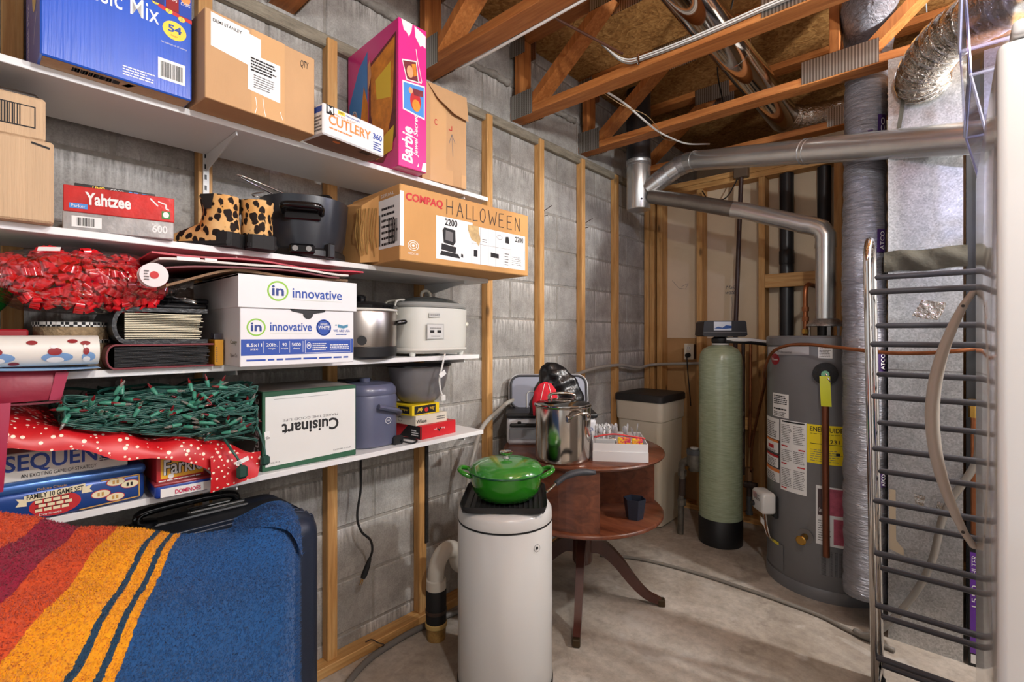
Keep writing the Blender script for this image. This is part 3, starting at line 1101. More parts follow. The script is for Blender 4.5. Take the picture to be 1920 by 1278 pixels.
# black pot cooker with a sieve and glass lid on it
POTM = M('charcoal_enamel', (38, 41, 48), 0.32, coat=0.2)
t = thing('pot_cooker', 'round charcoal electric pot cooker with a side grip on the second shelf', 'cooker', (0.215, 0.690, Z))
MB().lathe([(0, 0.012), (0.105, 0.012), (0.108, 0.03), (0.118, 0.06), (0.127, 0.165), (0.128, 0.178), (0.122, 0.178), (0.115, 0.15), (0, 0.15)], 44).obj('pot', POTM, t, 40)
MB().lathe([(0, 0.0), (0.11, 0.0), (0.118, 0.006), (0.118, 0.022), (0.109, 0.03), (0, 0.03)], 36).obj('base', BLACK, t, 40)
ang = math.radians(-28)
Rm = Matrix.Rotation(ang, 4, 'Z')
gp = MB().tube([Rm @ Vector(p) for p in catmull([(0.118, -0.05, 0.125), (0.150, -0.046, 0.138), (0.155, 0, 0.140), (0.150, 0.046, 0.138), (0.118, 0.05, 0.125)], 6)], 0.010, 8)
gp.obj('grip', BLACKG, t, 60)
MB().box((0.112, -0.050, 0.104), (0.1275, 0.050, 0.135), 0.004, Rm).obj('grip_recess', BLACKG, t)
MB().box((0.118, -0.034, 0.006), (0.135, 0.034, 0.034), 0.005, Rm).obj('control_panel', BLACKG, t)
for s in (-0.018, 0.018):
    MB().cyl(Rm @ Vector((0.134, s, 0.02)), Rm @ Vector((0.139, s, 0.02)), 0.008, None, 14).obj('knob', CHROME, t, 40)
for a in (-75, 10, 120, 200):
    R2 = Matrix.Rotation(math.radians(a), 4, 'Z')
    MB().box((0.10, -0.012, 0.0), (0.132, 0.012, 0.045), 0.004, R2).obj('foot', BLACK, t)
GLASSL = M('smoked_lid_glass', (150, 150, 150), 0.04, trans=0.92)
lid = thing('sieve', 'wire handled strainer lying across the black pot cooker', 'strainer', (0.215, 0.690, Z + 0.1785))
MB().tube([(0.105 * math.cos(2 * PI * i / 40), 0.105 * math.sin(2 * PI * i / 40), 0.004) for i in range(40)], 0.0028, 6, True).obj('rim', CHROME, lid, 180)
MB().lathe([(0.10, 0.004), (0.095, 0.008), (0.06, 0.013), (0.0, 0.015)], 32).obj('mesh_dome', M('strainer_mesh', (120, 120, 122), 0.35, 0.9), lid, 180)
hp = catmull([(0.02, -0.10, 0.006), (0.03, -0.15, 0.018), (0.04, -0.20, 0.030), (0.052, -0.205, 0.031), (0.058, -0.15, 0.019), (0.055, -0.088, 0.006)], 6)
MB().tube(hp, 0.0024, 6).obj('handle', CHROME, lid, 180)
MB().tube(catmull([(-0.02, -0.10, 0.006), (-0.03, -0.14, 0.004), (0.0, -0.152, 0.002), (0.03, -0.135, 0.004)], 6), 0.002, 6).obj('hook', CHROME, lid, 180)
MB().tube(catmull([(-0.04, 0.02, 0.014), (-0.035, 0.03, 0.030), (0.0, 0.045, 0.034), (0.035, 0.06, 0.030), (0.04, 0.07, 0.012)], 6), 0.006, 8).obj('grip', BLACKG, lid, 60)

# big kraft computer carton
t, w, f, lf = carton('computer_carton', 'large kraft computer carton with halloween written on it, overhanging the second shelf', 'carton', (0.470, 0.864), (0.495, 1.438), 0.30, 0.234, Z, CARDK, 0.003)
f.text('COMPAQ', 0.020, 0.182, 0.162, 0.211, REDINK, bold=0.035, shear=0.08)
# felt-pen lettering
LET = {'H': [[(0, 0), (0, 1)], [(0.7, 0.05), (0.72, 1)], [(0, 0.5), (0.7, 0.55)]], 'A': [[(0, 0), (0.4, 1), (0.8, 0)], [(0.15, 0.4), (0.65, 0.42)]],
       'L': [[(0, 1), (0, 0), (0.6, 0.05)]], 'O': [[(0.4, 1), (0.05, 0.7), (0.1, 0.15), (0.5, 0), (0.8, 0.4), (0.7, 0.9), (0.4, 1)]],
       'W': [[(0, 1), (0.2, 0), (0.45, 0.6), (0.7, 0), (0.95, 1)]], 'E': [[(0.7, 1), (0, 0.95), (0, 0), (0.7, 0.02)], [(0, 0.5), (0.55, 0.52)]], 'N': [[(0, 0), (0, 1), (0.7, 0), (0.72, 1)]]}
u = 0.178
lines = []
for ch in 'HALLOWEEN':
    ww = 0.052 if ch in 'W' else 0.042
    hh = 0.050
    for s in LET[ch]:
        lines.append([(u + a * ww * 0.8, 0.170 + b * hh - (u - 0.178) * 0.015) for a, b in s])
    u += ww * (0.72 if ch == 'L' else 1.0)
f.strokes(lines, 0.0030, M('felt_pen', (64, 56, 50), 0.7), 'felt_pen_writing', 2)
f.rect(0.135, 0.020, 0.555, 0.150, PAPERW, 'label')
f.rect(0.135, 0.150, 0.29, 0.160, PAPERW, 'label')
f.text('2200', 0.170, 0.133, 0.222, 0.156, INK, bold=0.03)
f.text('2200', 0.500, 0.122, 0.545, 0.143, INK, bold=0.03)
mon = [(0.165, 0.075), (0.205, 0.070), (0.215, 0.082), (0.213, 0.122), (0.168, 0.126), (0.160, 0.115)]
f.poly(mon, INK, 'printed_picture', 1)
f.poly([(0.172, 0.085), (0.203, 0.082), (0.204, 0.113), (0.173, 0.117)], GREYINK, 'printed_picture', 2)
f.polys([[(0.155, 0.052), (0.215, 0.045), (0.218, 0.066), (0.157, 0.072)], [(0.150, 0.034), (0.235, 0.030), (0.225, 0.044), (0.156, 0.048)], [(0.238, 0.036), (0.248, 0.035), (0.247, 0.046), (0.239, 0.047)]], INK, 'printed_picture', 1)
f.strokes([[(0.285, 0.020), (0.285, 0.150)], [(0.325, 0.020), (0.325, 0.150)], [(0.363, 0.020), (0.363, 0.150)], [(0.40, 0.020), (0.40, 0.150)], [(0.44, 0.02), (0.44, 0.15)], [(0.475, 0.02), (0.475, 0.15)], [(0.285, 0.09), (0.475, 0.09)]], 0.0008, GREYINK, 'label_grid')
f.polys([[(0.295, 0.045), (0.312, 0.045), (0.312, 0.068), (0.295, 0.068)], [(0.375, 0.052), (0.415, 0.050), (0.415, 0.066), (0.375, 0.068)], [(0.448, 0.112), (0.47, 0.110), (0.465, 0.136), (0.45, 0.134)]], INK, 'printed_picture', 1)
f.ring(0.419, 0.128, 0.014, 0.008, 0.0014, GREYINK, 'printed_picture', 1)
f.lines(0.482, 0.035, 0.54, 0.07, 5, GREYINK, seed=8, fill=0.3)
f.lines(0.335, 0.10, 0.358, 0.115, 2, GREYINK, seed=3, fill=0.4)
f.lines(0.445, 0.03, 0.47, 0.08, 5, GREYINK, seed=6, fill=0.35)
f.rect(0.549, 0.06, 0.552, 0.095, SKYB, 'label_stripe', 1)
TORN = M('torn_kraft', (196, 168, 120), 0.85, noise=(30, 0.3))
f.poly([(0.268, 0.151), (0.318, 0.151), (0.318, 0.135), (0.326, 0.105), (0.318, 0.082), (0.306, 0.096), (0.285, 0.10), (0.270, 0.13)], TORN, 'torn_patch', 2)
f.ring(0.048, 0.050, 0.020, 0.016, 0.002, PAPERW, 'emblem')
f.ring(0.048, 0.050, 0.013, 0.010, 0.002, PAPERW, 'emblem')
f.ell(0.048, 0.050, 0.005, 0.004, PAPERW, 'emblem')
f.text('RECYCLE', 0.030, 0.022, 0.066, 0.028, PAPERW)
f.rect(0.0, 0.045, 0.014, 0.212, PAPERW, 'label_wrap')
lf.rect(0.14, 0.045, 0.30, 0.200, PAPERW, 'label')
lf.bars(0.15, 0.055, 0.19, 0.155, 10, INK)
lf.lines(0.195, 0.055, 0.29, 0.185, 7, INK, seed=12, fill=0.4)
lf.bars(0.235, 0.06, 0.29, 0.13, 9, INK, seed=5)
lf.text('SERIAL', 0.19, 0.207, 0.27, 0.217, PAPERW)
# loose end flaps standing open at the left end
mb = MB()
mb.add([(0.002, 0.30, 0.01), (0.002, 0.12, 0.008), (-0.040, 0.17, 0.006), (-0.045, 0.28, 0.012), (0.002, 0.30, 0.228), (0.002, 0.12, 0.222), (-0.035, 0.17, 0.190), (-0.042, 0.28, 0.205)],
       [(1, 2, 6, 5), (2, 3, 7, 6), (3, 0, 4, 7), (0, 1, 2, 3), (4, 5, 6, 7)])
mb.obj('end_flaps', CARDK, t)
mb = MB()
rnd = random.Random(5)
for i in range(14):
    y = 0.185 - 0.004 * i + rnd.uniform(-0.01, 0.01)
    x = -0.040 + max(0, (0.17 - y)) * 0.85
    mb.tube(catmull([(x - 0.002, y - 0.003, 0.02 + rnd.uniform(0, 0.05)), (x - 0.006 + rnd.uniform(-0.004, 0.004), y - 0.003, 0.10), (x + rnd.uniform(-0.006, 0.004), y - 0.004, 0.18)], 4), 0.0012, 4)
so = mb.obj('raffia_strands', M('raffia', (150, 116, 60), 0.8), t)
so['kind'] = 'stuff'
# ---------------------------------------------------------------- clear film (thin plastic bags and bins)
def film(name, tint, base=0.06, edge=0.55, rough=0.06, bump=None):
    m = bpy.data.materials.new(name)
    m.use_nodes = True
    nt = m.node_tree
    for n in list(nt.nodes):
        nt.nodes.remove(n)
    out = nt.nodes.new('ShaderNodeOutputMaterial')
    tr = nt.nodes.new('ShaderNodeBsdfTransparent')
    tr.inputs['Color'].default_value = S(*tint)
    gl = nt.nodes.new('ShaderNodeBsdfGlossy')
    gl.inputs['Roughness'].default_value = rough
    lw = nt.nodes.new('ShaderNodeLayerWeight')
    lw.inputs['Blend'].default_value = 0.35
    mr = nt.nodes.new('ShaderNodeMapRange')
    mr.inputs['To Min'].default_value = base
    mr.inputs['To Max'].default_value = edge
    mx = nt.nodes.new('ShaderNodeMixShader')
    nt.links.new(lw.outputs['Facing'], mr.inputs['Value'])
    nt.links.new(mr.outputs['Result'], mx.inputs['Fac'])
    nt.links.new(tr.outputs[0], mx.inputs[1])
    nt.links.new(gl.outputs[0], mx.inputs[2])
    nt.links.new(mx.outputs[0], out.inputs['Surface'])
    if bump:
        tc = nt.nodes.new('ShaderNodeTexCoord')
        ns = nt.nodes.new('ShaderNodeTexNoise')
        ns.inputs['Scale'].default_value = bump[0]
        ns.inputs['Distortion'].default_value = 1.5
        bp = nt.nodes.new('ShaderNodeBump')
        bp.inputs['Strength'].default_value = bump[1]
        bp.inputs['Distance'].default_value = 0.02
        nt.links.new(tc.outputs['Object'], ns.inputs['Vector'])
        nt.links.new(ns.outputs['Fac'], bp.inputs['Height'])
        for x in (gl, lw):
            nt.links.new(bp.outputs['Normal'], x.inputs['Normal'])
    MATS[name] = m
    return m


FILM = film('clear_bag_film', (248, 246, 248), 0.07, 0.5, 0.06, (20, 0.7))
BINFILM = film('clear_bin_plastic', (206, 208, 228), 0.12, 0.6, 0.05)
LIDGLASS = film('clear_lid_glass', (236, 240, 238), 0.06, 0.5, 0.02)

# ---------------------------------------------------------------- third shelf
Z = ZS[2]
t = thing('wrapping_roll', 'white roll of gift wrap with blue birds and red scarves on the third shelf', 'gift wrap', (0.335, 0.0, Z + 0.046))
RW, RY0, RY1 = 0.031, -0.34, 0.178
ROLLW = M('gift_wrap_white', (224, 222, 214), 0.42)
MB().tube([(0, RY0, 0), (0, RY1, 0)], RW, 28).obj('roll', ROLLW, t, 60)
MB().tube([(0, RY1, 0), (0, RY1 + 0.0008, 0)], RW * 0.72, 20).obj('core_hole', M('roll_end', (120, 110, 104), 0.8), t)


def roll_patch(ths, ys, mat, name, lay=0):
    cy, ct, ry, rt = ys[0], ths[0], ys[1], ths[1]
    R_ = RW + 0.0006 * (lay + 1)
    n = 20
    vs = [(math.cos(ct) * R_, cy, math.sin(ct) * R_)]
    for i in range(n):
        a = 2 * PI * i / n
        th = ct + rt * math.sin(a)
        vs.append((math.cos(th) * R_, cy + ry * math.cos(a), math.sin(th) * R_))
    MB().add(vs, [(0, 1 + i, 1 + (i + 1) % n) for i in range(n)]).obj(name, mat, t, 180)


LBLUE = M('gift_wrap_blue', (120, 160, 206), 0.4)
DRED = M('gift_wrap_red', (140, 38, 44), 0.4)
for cy in (-0.05, 0.028, 0.112, 0.16):
    b = 0.024 if cy != 0.16 else 0.011
    roll_patch((-0.45, 0.34), (cy, b), LBLUE, 'printed_bird')
    roll_patch((-0.62, 0.22), (cy - 0.003, b * 0.55), PAPERW, 'printed_bird', 1)
    roll_patch((-0.05, 0.24), (cy - 0.004, b * 0.45), DRED, 'printed_scarf', 1)
    roll_patch((0.26, 0.12), (cy - 0.006, b * 0.22), PAPERW, 'printed_head', 2)
for cy, th in ((0.0, 0.85), (0.075, 0.55), (0.135, 0.65), (0.155, 0.5), (0.05, -0.9)):
    roll_patch((th, 0.16), (cy, 0.008), DRED, 'printed_ribbon', 1)
t2 = thing('wrap_sheet', 'light blue sheet of gift wrap lying flat under the white roll', 'gift wrap', (0, 0, Z))
MB().grid(lambda u, v: (0.17 + 0.20 * v, -0.34 + 0.52 * u, 0.0125 + 0.003 * math.sin(u * 9 + v * 3) - 0.012 * max(0, v - 0.75)), 30, 8).obj('sheet', M('gift_wrap_pale_blue', (150, 186, 222), 0.5), t2, 180)
# burgundy gift bag with its front hanging over the shelf edge
BURG = M('burgundy_bag', (138, 26, 52), 0.45, noise=(20, 0.12), bump=(15, 0.25))
t = thing('gift_bag', 'burgundy gift bag folded over the front edge of the third shelf', 'gift bag', (0.33, 0.0, Z))
MB().box((-0.2, -0.30, 0.0005), (0.012, 0.128, 0.007), 0.002).obj('body', BURG, t)
mb = MB().grid(lambda u, v: (0.014 + 0.010 * math.sin(v * 2.4) + 0.002 * math.sin(u * 17), -0.30 + 0.428 * u - 0.008 * v * u, 0.006 - 0.060 * v), 26, 6)
mb.obj('front_flap', BURG, t, 180)
MB().add([(0.0235, 0.110, 0.002), (0.0235, 0.130, 0.002), (0.024, 0.118, -0.055), (0.024, 0.100, -0.055)], [(0, 1, 2, 3)]).obj('edge_band', M('burgundy_trim', (158, 34, 70), 0.4), t)
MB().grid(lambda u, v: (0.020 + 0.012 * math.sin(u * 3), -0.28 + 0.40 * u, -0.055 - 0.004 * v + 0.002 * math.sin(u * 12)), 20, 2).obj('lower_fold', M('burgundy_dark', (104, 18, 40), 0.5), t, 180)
mb = MB().grid(lambda u, v: (0.064 + 0.006 * math.sin(v * 3), -0.30 + 0.345 * u - 0.010 * v, -0.05 - 0.165 * v), 8, 10)
mb.obj('side_panel', M('burgundy_trim', (158, 34, 70), 0.4), t, 180)

# hat box with gingham bands
t = thing('hat_box', 'small oval burlap box with black and white gingham bands on the third shelf', 'box', (0.215, 0.150, Z))
MB().lathe([(0, 0), (0.066, 0), (0.066, 0.106), (0, 0.106)], 36, (0, 0, 0), 1.15, 1.0).obj('body', M('burlap', (150, 128, 98), 0.95, noise=(90, 0.35), bump=(120, 0.5)), t, 40)
k = NB('gingham', 0.8)
tcn = k.coord((1, 1, 1))
ckr = k.n('ShaderNodeTexChecker')
ckr.inputs['Scale'].default_value = 150
k.l(tcn, ckr.inputs['Vector'])
ckr.inputs['Color1'].default_value = S(30, 30, 32)
ckr.inputs['Color2'].default_value = S(224, 222, 216)
k.color(ckr.outputs['Color'])
for z0, z1 in ((0.0965, 0.107), (0.060, 0.068)):
    MB().lathe([(0.0665, z0), (0.0675, z0), (0.0675, z1), (0.0665, z1)], 36, (0, 0, 0), 1.15, 1.0).obj('gingham_band', k.m, t, 40)
t = thing('gift_box', 'flat dark red gift box behind the white wrapping roll', 'gift box', (0.20, -0.2, Z + 0.018))
MB().box((-0.12, -0.12, 0.0), (0.07, 0.275, 0.072), 0.003).obj('body', M('dark_red_card', (150, 24, 34), 0.4, noise=(8, 0.15)), t)


# photo albums: spine at the left, page edges to the front
def album(name, label, loc, w, d, h, cover, page, npg, padded, rz=PI / 2):
    t = thing(name, label, 'album', loc, rz)
    th = 0.010 if padded else 0.004
    r = h / 2
    outer, inner = [], []
    for i in range(13):
        a = PI / 2 + PI * i / 12
        outer.append((r * 0.6 + r * 0.6 * math.cos(a), r + r * math.sin(a)))
        inner.append((r * 0.6 + (r * 0.6 - th * 0.8) * math.cos(a), r + (r - th) * math.sin(a)))
    prof = [(w, h)] + outer + [(w, 0), (w, th)] + inner[::-1] + [(w, h - th)]
    n = len(prof)
    mb = MB()
    vs = [(p[0], 0, p[1]) for p in prof] + [(p[0], d, p[1]) for p in prof]
    m_ = len(outer) + 1
    fs = []
    for i in range(n):
        j = (i + 1) % n
        fs.append((i, j, n + j, n + i))
    seq_o = [0] + list(range(1, 14)) + [14]
    seq_i = [n - 1] + list(range(n - 2, n - 2 - 13, -1)) + [15]
    for i in range(14):
        for off in (0, n):
            fs.append((off + seq_o[i], off + seq_o[i + 1], off + seq_i[i + 1], off + seq_i[i]))
    mb.add(vs, fs)
    mb.obj('cover', cover, t, 35)
    mb = MB()
    rnd = random.Random(3)
    sp = (h - 2 * th - 0.003) / npg
    for i in range(npg):
        z0 = th + 0.0015 + i * sp
        e = rnd.uniform(-0.006, 0.004)
        mb.grid(lambda u, v, z0=z0, e=e: (r * 0.55 + u * (w - r * 0.55 - 0.012 + e), 0.004 + 0.0 + v * (d - 0.01), z0 + sp * 0.25 * math.sin(u * 5 + i) * u), 8, 1)
        mb.grid(lambda u, v, z0=z0, e=e: (r * 0.55 + u * (w - r * 0.55 - 0.012 + e), 0.004, z0 + sp * 0.25 * math.sin(u * 5 + i) * u + v * sp * 0.5), 8, 1)
    po = mb.obj('pages', page, t)
    po['kind'] = 'stuff'
    return t


album('photo_album', 'burgundy scrapbook with black pages lying on the third shelf', (0.332, 0.192, Z), 0.212, 0.27, 0.057, M('burgundy_leather', (110, 26, 38), 0.45), M('black_pages', (44, 44, 46), 0.7), 16, False)
album('photo_album', 'padded black photo album with cream pages on top of the burgundy scrapbook', (0.330, 0.203, Z + 0.0576), 0.187, 0.26, 0.084, M('black_leather', (34, 36, 40), 0.3, noise=(60, 0.2), bump=(90, 0.2)), M('cream_pages', (222, 214, 186), 0.6), 15, True)
t = thing('portfolio', 'slim black leather portfolio stacked behind the padded album', 'folder', (0.19, 0.27, Z + 0.1425))
MB().box((-0.13, -0.03, 0.0005), (0.06, 0.145, 0.016), 0.006, None, 2).obj('cover', M('black_vinyl', (26, 26, 30), 0.28, bump=(20, 0.2)), t)
MB().box((-0.12, -0.02, 0.017), (0.05, 0.15, 0.030), 0.006, None, 2).obj('flap', M('black_vinyl', (26, 26, 30), 0.28), t)
t = thing('small_box', 'small yellow box squeezed between the scrapbook and the white file box', 'box', (0.328, 0.4065, Z), PI / 2)
MB().box((0, 0, 0), (0.020, 0.05, 0.066), 0.001).obj('body', M('amber_card', (222, 160, 44), 0.5), t)
MB().box((0.002, 0.01, 0.0662), (0.018, 0.04, 0.082), 0.001).obj('clear_flap', BINFILM, t)
front_face(t).lines(0.003, 0.01, 0.006, 0.05, 8, GREYINK)

# bag of red gift bows
BOWM = M('red_ribbon', (214, 14, 30), 0.18, coat=0.6)


def bow_mesh(seed):
    rnd = random.Random(seed)
    mb = MB()
    for lay, (n, L, zz) in enumerate(((9, 0.046, 0.0), (7, 0.038, 0.012), (5, 0.025, 0.024))):
        for i in range(n):
            a = 2 * PI * (i + 0.5 * lay) / n + rnd.uniform(-0.1, 0.1)
            ca, sa = math.cos(a), math.sin(a)
            wd = 0.0095
            prof = [(0.002, 0), (L * 0.55, -0.002), (L * 0.95, 0.004), (L, 0.012), (L * 0.88, 0.021), (L * 0.5, 0.020), (0.003, 0.008)]
            prof = [(p_.x, p_.y) for p_ in catmull([(a_, b_, 0) for a_, b_ in prof], 3)]
            vs = []
            for q, (x, z) in enumerate(prof):
                s = wd * (0.25 + 0.75 * math.sin(PI * 0.55 * max(0, min(1, x / L))))
                vs.append((ca * x - sa * s, sa * x + ca * s, z + zz))
                vs.append((ca * x + sa * s, sa * x - ca * s, z + zz))
            mb.add(vs, [(2 * q, 2 * q + 1, 2 * q + 3, 2 * q + 2) for q in range(len(prof) - 1)])
    return mb.mesh('gift_bow', BOWM, 180)


bows = [bow_mesh(1), bow_mesh(2), bow_mesh(3)]
rnd = random.Random(11)
BC = Vector((0.265, 0.168, Z + 0.196))
spots = [(0.05, -0.10, 0.0), (0.055, -0.05, 0.018), (0.06, 0.0, -0.005), (0.055, 0.055, 0.012), (0.045, 0.105, -0.005), (0.05, -0.075, -0.028), (0.055, -0.015, -0.034), (0.052, 0.045, -0.030),
         (0.02, -0.06, 0.034), (0.02, 0.0, 0.036), (0.02, 0.06, 0.030), (-0.02, -0.09, 0.0), (-0.03, 0.0, 0.0), (-0.02, 0.08, 0.0), (0.04, 0.09, -0.03), (0.02, -0.12, 0.012)]
for i, p in enumerate(spots):
    o = bpy.data.objects.new('gift_bow', bows[i % 3])
    COL.objects.link(o)
    o.location = BC + Vector(p)
    o.scale = (0.82, 0.82, 0.82)
    tilt = Vector((p[0] + 0.05, p[1] * 0.5, p[2] + 0.01)).normalized()
    q = Vector((0, 0, 1)).rotation_difference(tilt)
    o.rotation_euler = (q.to_matrix() @ Matrix.Rotation(rnd.uniform(0, 6), 3, 'Z')).to_euler()
    tag(o, 'shiny red ribbon bow inside the clear plastic bag', 'bow', 'red gift bows in the clear bag')
t = thing('bow_bag', 'clear plastic bag full of red gift bows above the albums', 'bag', (BC.x, BC.y, BC.z))
rnd = random.Random(4)


def bagfn(u, v):
    a, b = 2 * PI * u, PI * v - PI / 2
    wr = 1 + 0.05 * math.sin(5 * a + 3 * b) + 0.04 * math.sin(9 * a - 7 * b)
    return (0.118 * math.cos(b) ** 0.8 * math.cos(a) * wr, 0.172 * math.sin(b), 0.073 * math.cos(b) ** 0.8 * math.sin(a) * wr)


MB().grid(bagfn, 40, 30, True).obj('film', FILM, t, 180)
MB().grid(lambda u, v: (0.03 + 0.03 * math.sin(5 * v), -0.155 - 0.07 * u, -0.025 + 0.05 * (v - 0.5) * (0.4 + u)), 6, 8).obj('gathered_end', FILM, t, 180)
MB().grid(lambda u, v: (0.045 + 0.015 * math.sin(6 * v), 0.15 + 0.05 * u, -0.02 + 0.05 * (v - 0.5) * (0.5 + u)), 6, 8).obj('gathered_end', FILM, t, 180)
Face(t, (0.086, -0.085, 0.050), (0.1, 1, 0.1), (-0.75, 0.15, 0.6), 0.001).rect(0, 0, 0.034, 0.016, PAPERW, 'price_label')
t = thing('foil_bag', 'bright green foil gift bag poking out behind the bag of bows', 'gift bag', (0.20, -0.02, Z + 0.091))
MB().grid(lambda u, v: (0.06 * math.cos(2 * PI * u) * (0.35 + math.sin(PI * v)) + 0.006 * math.sin(9 * v), 0.055 * math.sin(2 * PI * u) * (0.4 + math.sin(PI * v)) + 0.004 * math.sin(13 * u), 0.005 + 0.15 * v), 24, 12, True).obj('body', M('green_foil', (30, 150, 60), 0.25, 0.3, bump=(20, 0.5)), t, 180)

# white file box
FBOX = M('white_file_box', (222, 222, 224), 0.55, noise=(4, 0.03))
t, w, f, lf = carton('file_box', 'white lidded file box with blue band and green ring logos on the third shelf', 'box', (0.430, 0.431), (0.430, 0.733), 0.345, 0.205, Z, FBOX, 0.0015)
mb = MB()
mb.box((-0.006, -0.006, 0.146), (w + 0.006, 0.0, 0.226)).box((-0.006, 0.345, 0.146), (w + 0.006, 0.350, 0.226)).box((-0.006, 0, 0.146), (0.0, 0.345, 0.2255)).box((w, 0, 0.146), (w + 0.006, 0.345, 0.2255)).box((-0.006, -0.0055, 0.2215), (w + 0.006, 0.3495, 0.2265))
mb.obj('lid', FBOX, t)
INB = M('navy_print', (40, 62, 130), 0.6)


def in_logo(f, cu, cv, r, tu0, tv0, tu1, tv1):
    f.ring(cu, cv, r, r * 0.97, r * 0.16, GREENINK, 'logo_ring')
    f.text('in', cu - r * 0.56, cv - r * 0.45, cu + r * 0.56, cv + r * 0.52, INB, bold=0.02)
    f.text('innovative', tu0, tv0, tu1, tv1, BLUEINK, bold=0.012)
    f.rect(tu0, tv0 - 0.006, tu1, tv0 - 0.0045, M('pale_ink', (196, 200, 190), 0.6), 'underline')


in_logo(f, 0.037, 0.097, 0.0225, 0.070, 0.088, 0.178, 0.110)
f3 = Face(t, (0, -0.006, 0), (1, 0, 0), (0, 0, 1))
in_logo(f3, 0.087, 0.190, 0.0265, 0.124, 0.175, 0.262, 0.200)
f.rect(0.002, 0.027, w - 0.002, 0.067, BLUEINK, 'blue_band')
f.lines(0.014, 0.013, 0.29, 0.018, 1, BLUEINK, fill=0.9, ragged=0.02, seed=2)
for (u0, u1, a, b) in ((0.014, 0.050, '8.5x11', 'size'), (0.060, 0.088, '20lb.', 'weight'), (0.100, 0.112, '92', 'bright'), (0.124, 0.148, '5000', 'sheets')):
    f.text(a, u0, 0.0485, u1, 0.057, PAPERW, lay=2, bold=0.01)
    f.text(b, (u0 + u1) / 2 - 0.009, 0.040, (u0 + u1) / 2 + 0.009, 0.0455, PAPERW, lay=2)
f.strokes([[(0.054, 0.032), (0.054, 0.062)], [(0.093, 0.032), (0.093, 0.062)], [(0.119, 0.032), (0.119, 0.062)], [(0.154, 0.032), (0.154, 0.062)]], 0.0008, PAPERW, 'divider')
f.strokes([[(0.160, 0.030), (0.293, 0.030), (0.293, 0.064), (0.160, 0.064), (0.160, 0.030)]], 0.0008, PAPERW, 'frame_line')
f.ring(0.170, 0.049, 0.006, 0.009, 0.0015, PAPERW, 'leaf_mark', 2)
f.ell(0.170, 0.050, 0.002, 0.003, PAPERW, 'leaf_mark', 2)
f.lines(0.180, 0.037, 0.222, 0.058, 4, PAPERW, lay=2, fill=0.5, seed=7)
f.lines(0.230, 0.037, 0.290, 0.055, 3, PAPERW, lay=2, fill=0.4, seed=9, ragged=0.1)
f.ell(0.212, 0.098, 0.0215, 0.0225, BLUEINK, 'seal')
f.ring(0.212, 0.098, 0.0195, 0.0205, 0.0012, PAPERW, 'seal')
f.text('WHITE', 0.196, 0.093, 0.228, 0.103, PAPERW, lay=2, bold=0.02)
f.lines(0.202, 0.106, 0.222, 0.112, 2, PAPERW, lay=2, ragged=0)
f.polys([[(0.248, 0.108), (0.252, 0.104), (0.244, 0.104)], [(0.253, 0.108), (0.27, 0.104), (0.284, 0.108), (0.284, 0.100), (0.27, 0.096), (0.253, 0.099)]], M('teal_ink', (70, 130, 160), 0.6), 'star_flag')
f.text('WE ARE USA', 0.240, 0.086, 0.290, 0.093, BLUEINK)
f.lines(0.248, 0.078, 0.280, 0.083, 1, BLUEINK, ragged=0)
hole = [(0.118, 0.148), (0.218, 0.148), (0.214, 0.140), (0.182, 0.134)] + [(0.168 + 0.014 * math.cos(a), 0.134 - 0.014 * math.sin(a)) for a in [PI * i / 8 for i in range(9)]] + [(0.124, 0.140)]
f.poly(hole, BLACK, 'hand_hole', 1)
lf.text('Copy', 0.28, 0.052, 0.325, 0.066, M('olive_ink', (100, 110, 70), 0.7))
lf.text('Paper Co.', 0.28, 0.020, 0.33, 0.032, GREYINK)


# flat folded bags on top of the file box
def slab(name, label, cat, x0, x1, y0, y1, zf, th, mat, edge=None):
    t = thing(name, label, cat, (0, 0, 0))
    mb = MB()
    n, m = 30, 4
    mb.grid(lambda u, v: (x0 + (x1 - x0) * v, y0 + (y1 - y0) * u, zf(y0 + (y1 - y0) * u, v) + th), n, m)
    mb.grid(lambda u, v: (x0 + (x1 - x0) * v, y0 + (y1 - y0) * u, zf(y0 + (y1 - y0) * u, v)), n, m)
    for x, v in ((x0, 0), (x1, 1)):
        mb.grid(lambda u, q: (x, y0 + (y1 - y0) * u, zf(y0 + (y1 - y0) * u, v) + th * q), n, 1)
    for y in (y0, y1):
        mb.grid(lambda u, q: (x0 + (x1 - x0) * u, y, zf(y, u) + th * q), m, 1)
    mb.obj('body', mat, t, 40)
    return t


TB = Z + 0.2268


def zsag(drop, k_):
    def fn(y, v):
        s = max(0.0, (0.43 - y)) / 0.18
        return TB + k_ - drop * s ** 1.3 + 0.003 * math.sin(y * 23 + k_ * 900) + 0.002 * math.sin(v * 5 + y * 9)
    return fn


KR = M('brown_paper', (128, 100, 74), 0.8, bump=(14, 0.5), noise=(9, 0.15))
slab('paper_bag', 'crumpled brown paper bag sagging between the file box and the bows', 'paper bag', 0.13, 0.412, 0.285, 0.725, zsag(0.060, 0.0045), 0.006, KR)
t = slab('gift_bag', 'flat maroon gift bag under the white one on the file box', 'gift bag', 0.12, 0.428, 0.262, 0.690, zsag(0.030, 0.0155), 0.004, M('maroon_bag', (112, 40, 48), 0.5))
t = slab('gift_bag', 'flat white edged gift bag on the file box', 'gift bag', 0.14, 0.434, 0.268, 0.715, zsag(0.014, 0.0225), 0.005, M('white_gift_bag', (206, 200, 194), 0.5, noise=(7, 0.15)))
Face(t, (0.4345, 0.30, TB + 0.0215), (0, 1, 0.03), (0, 0, 1), 0.0008).rects([(0.0, -0.004, 0.045, 0.0045), (0.055, -0.001, 0.08, 0.005)], PAPERW, 'handle_tape')
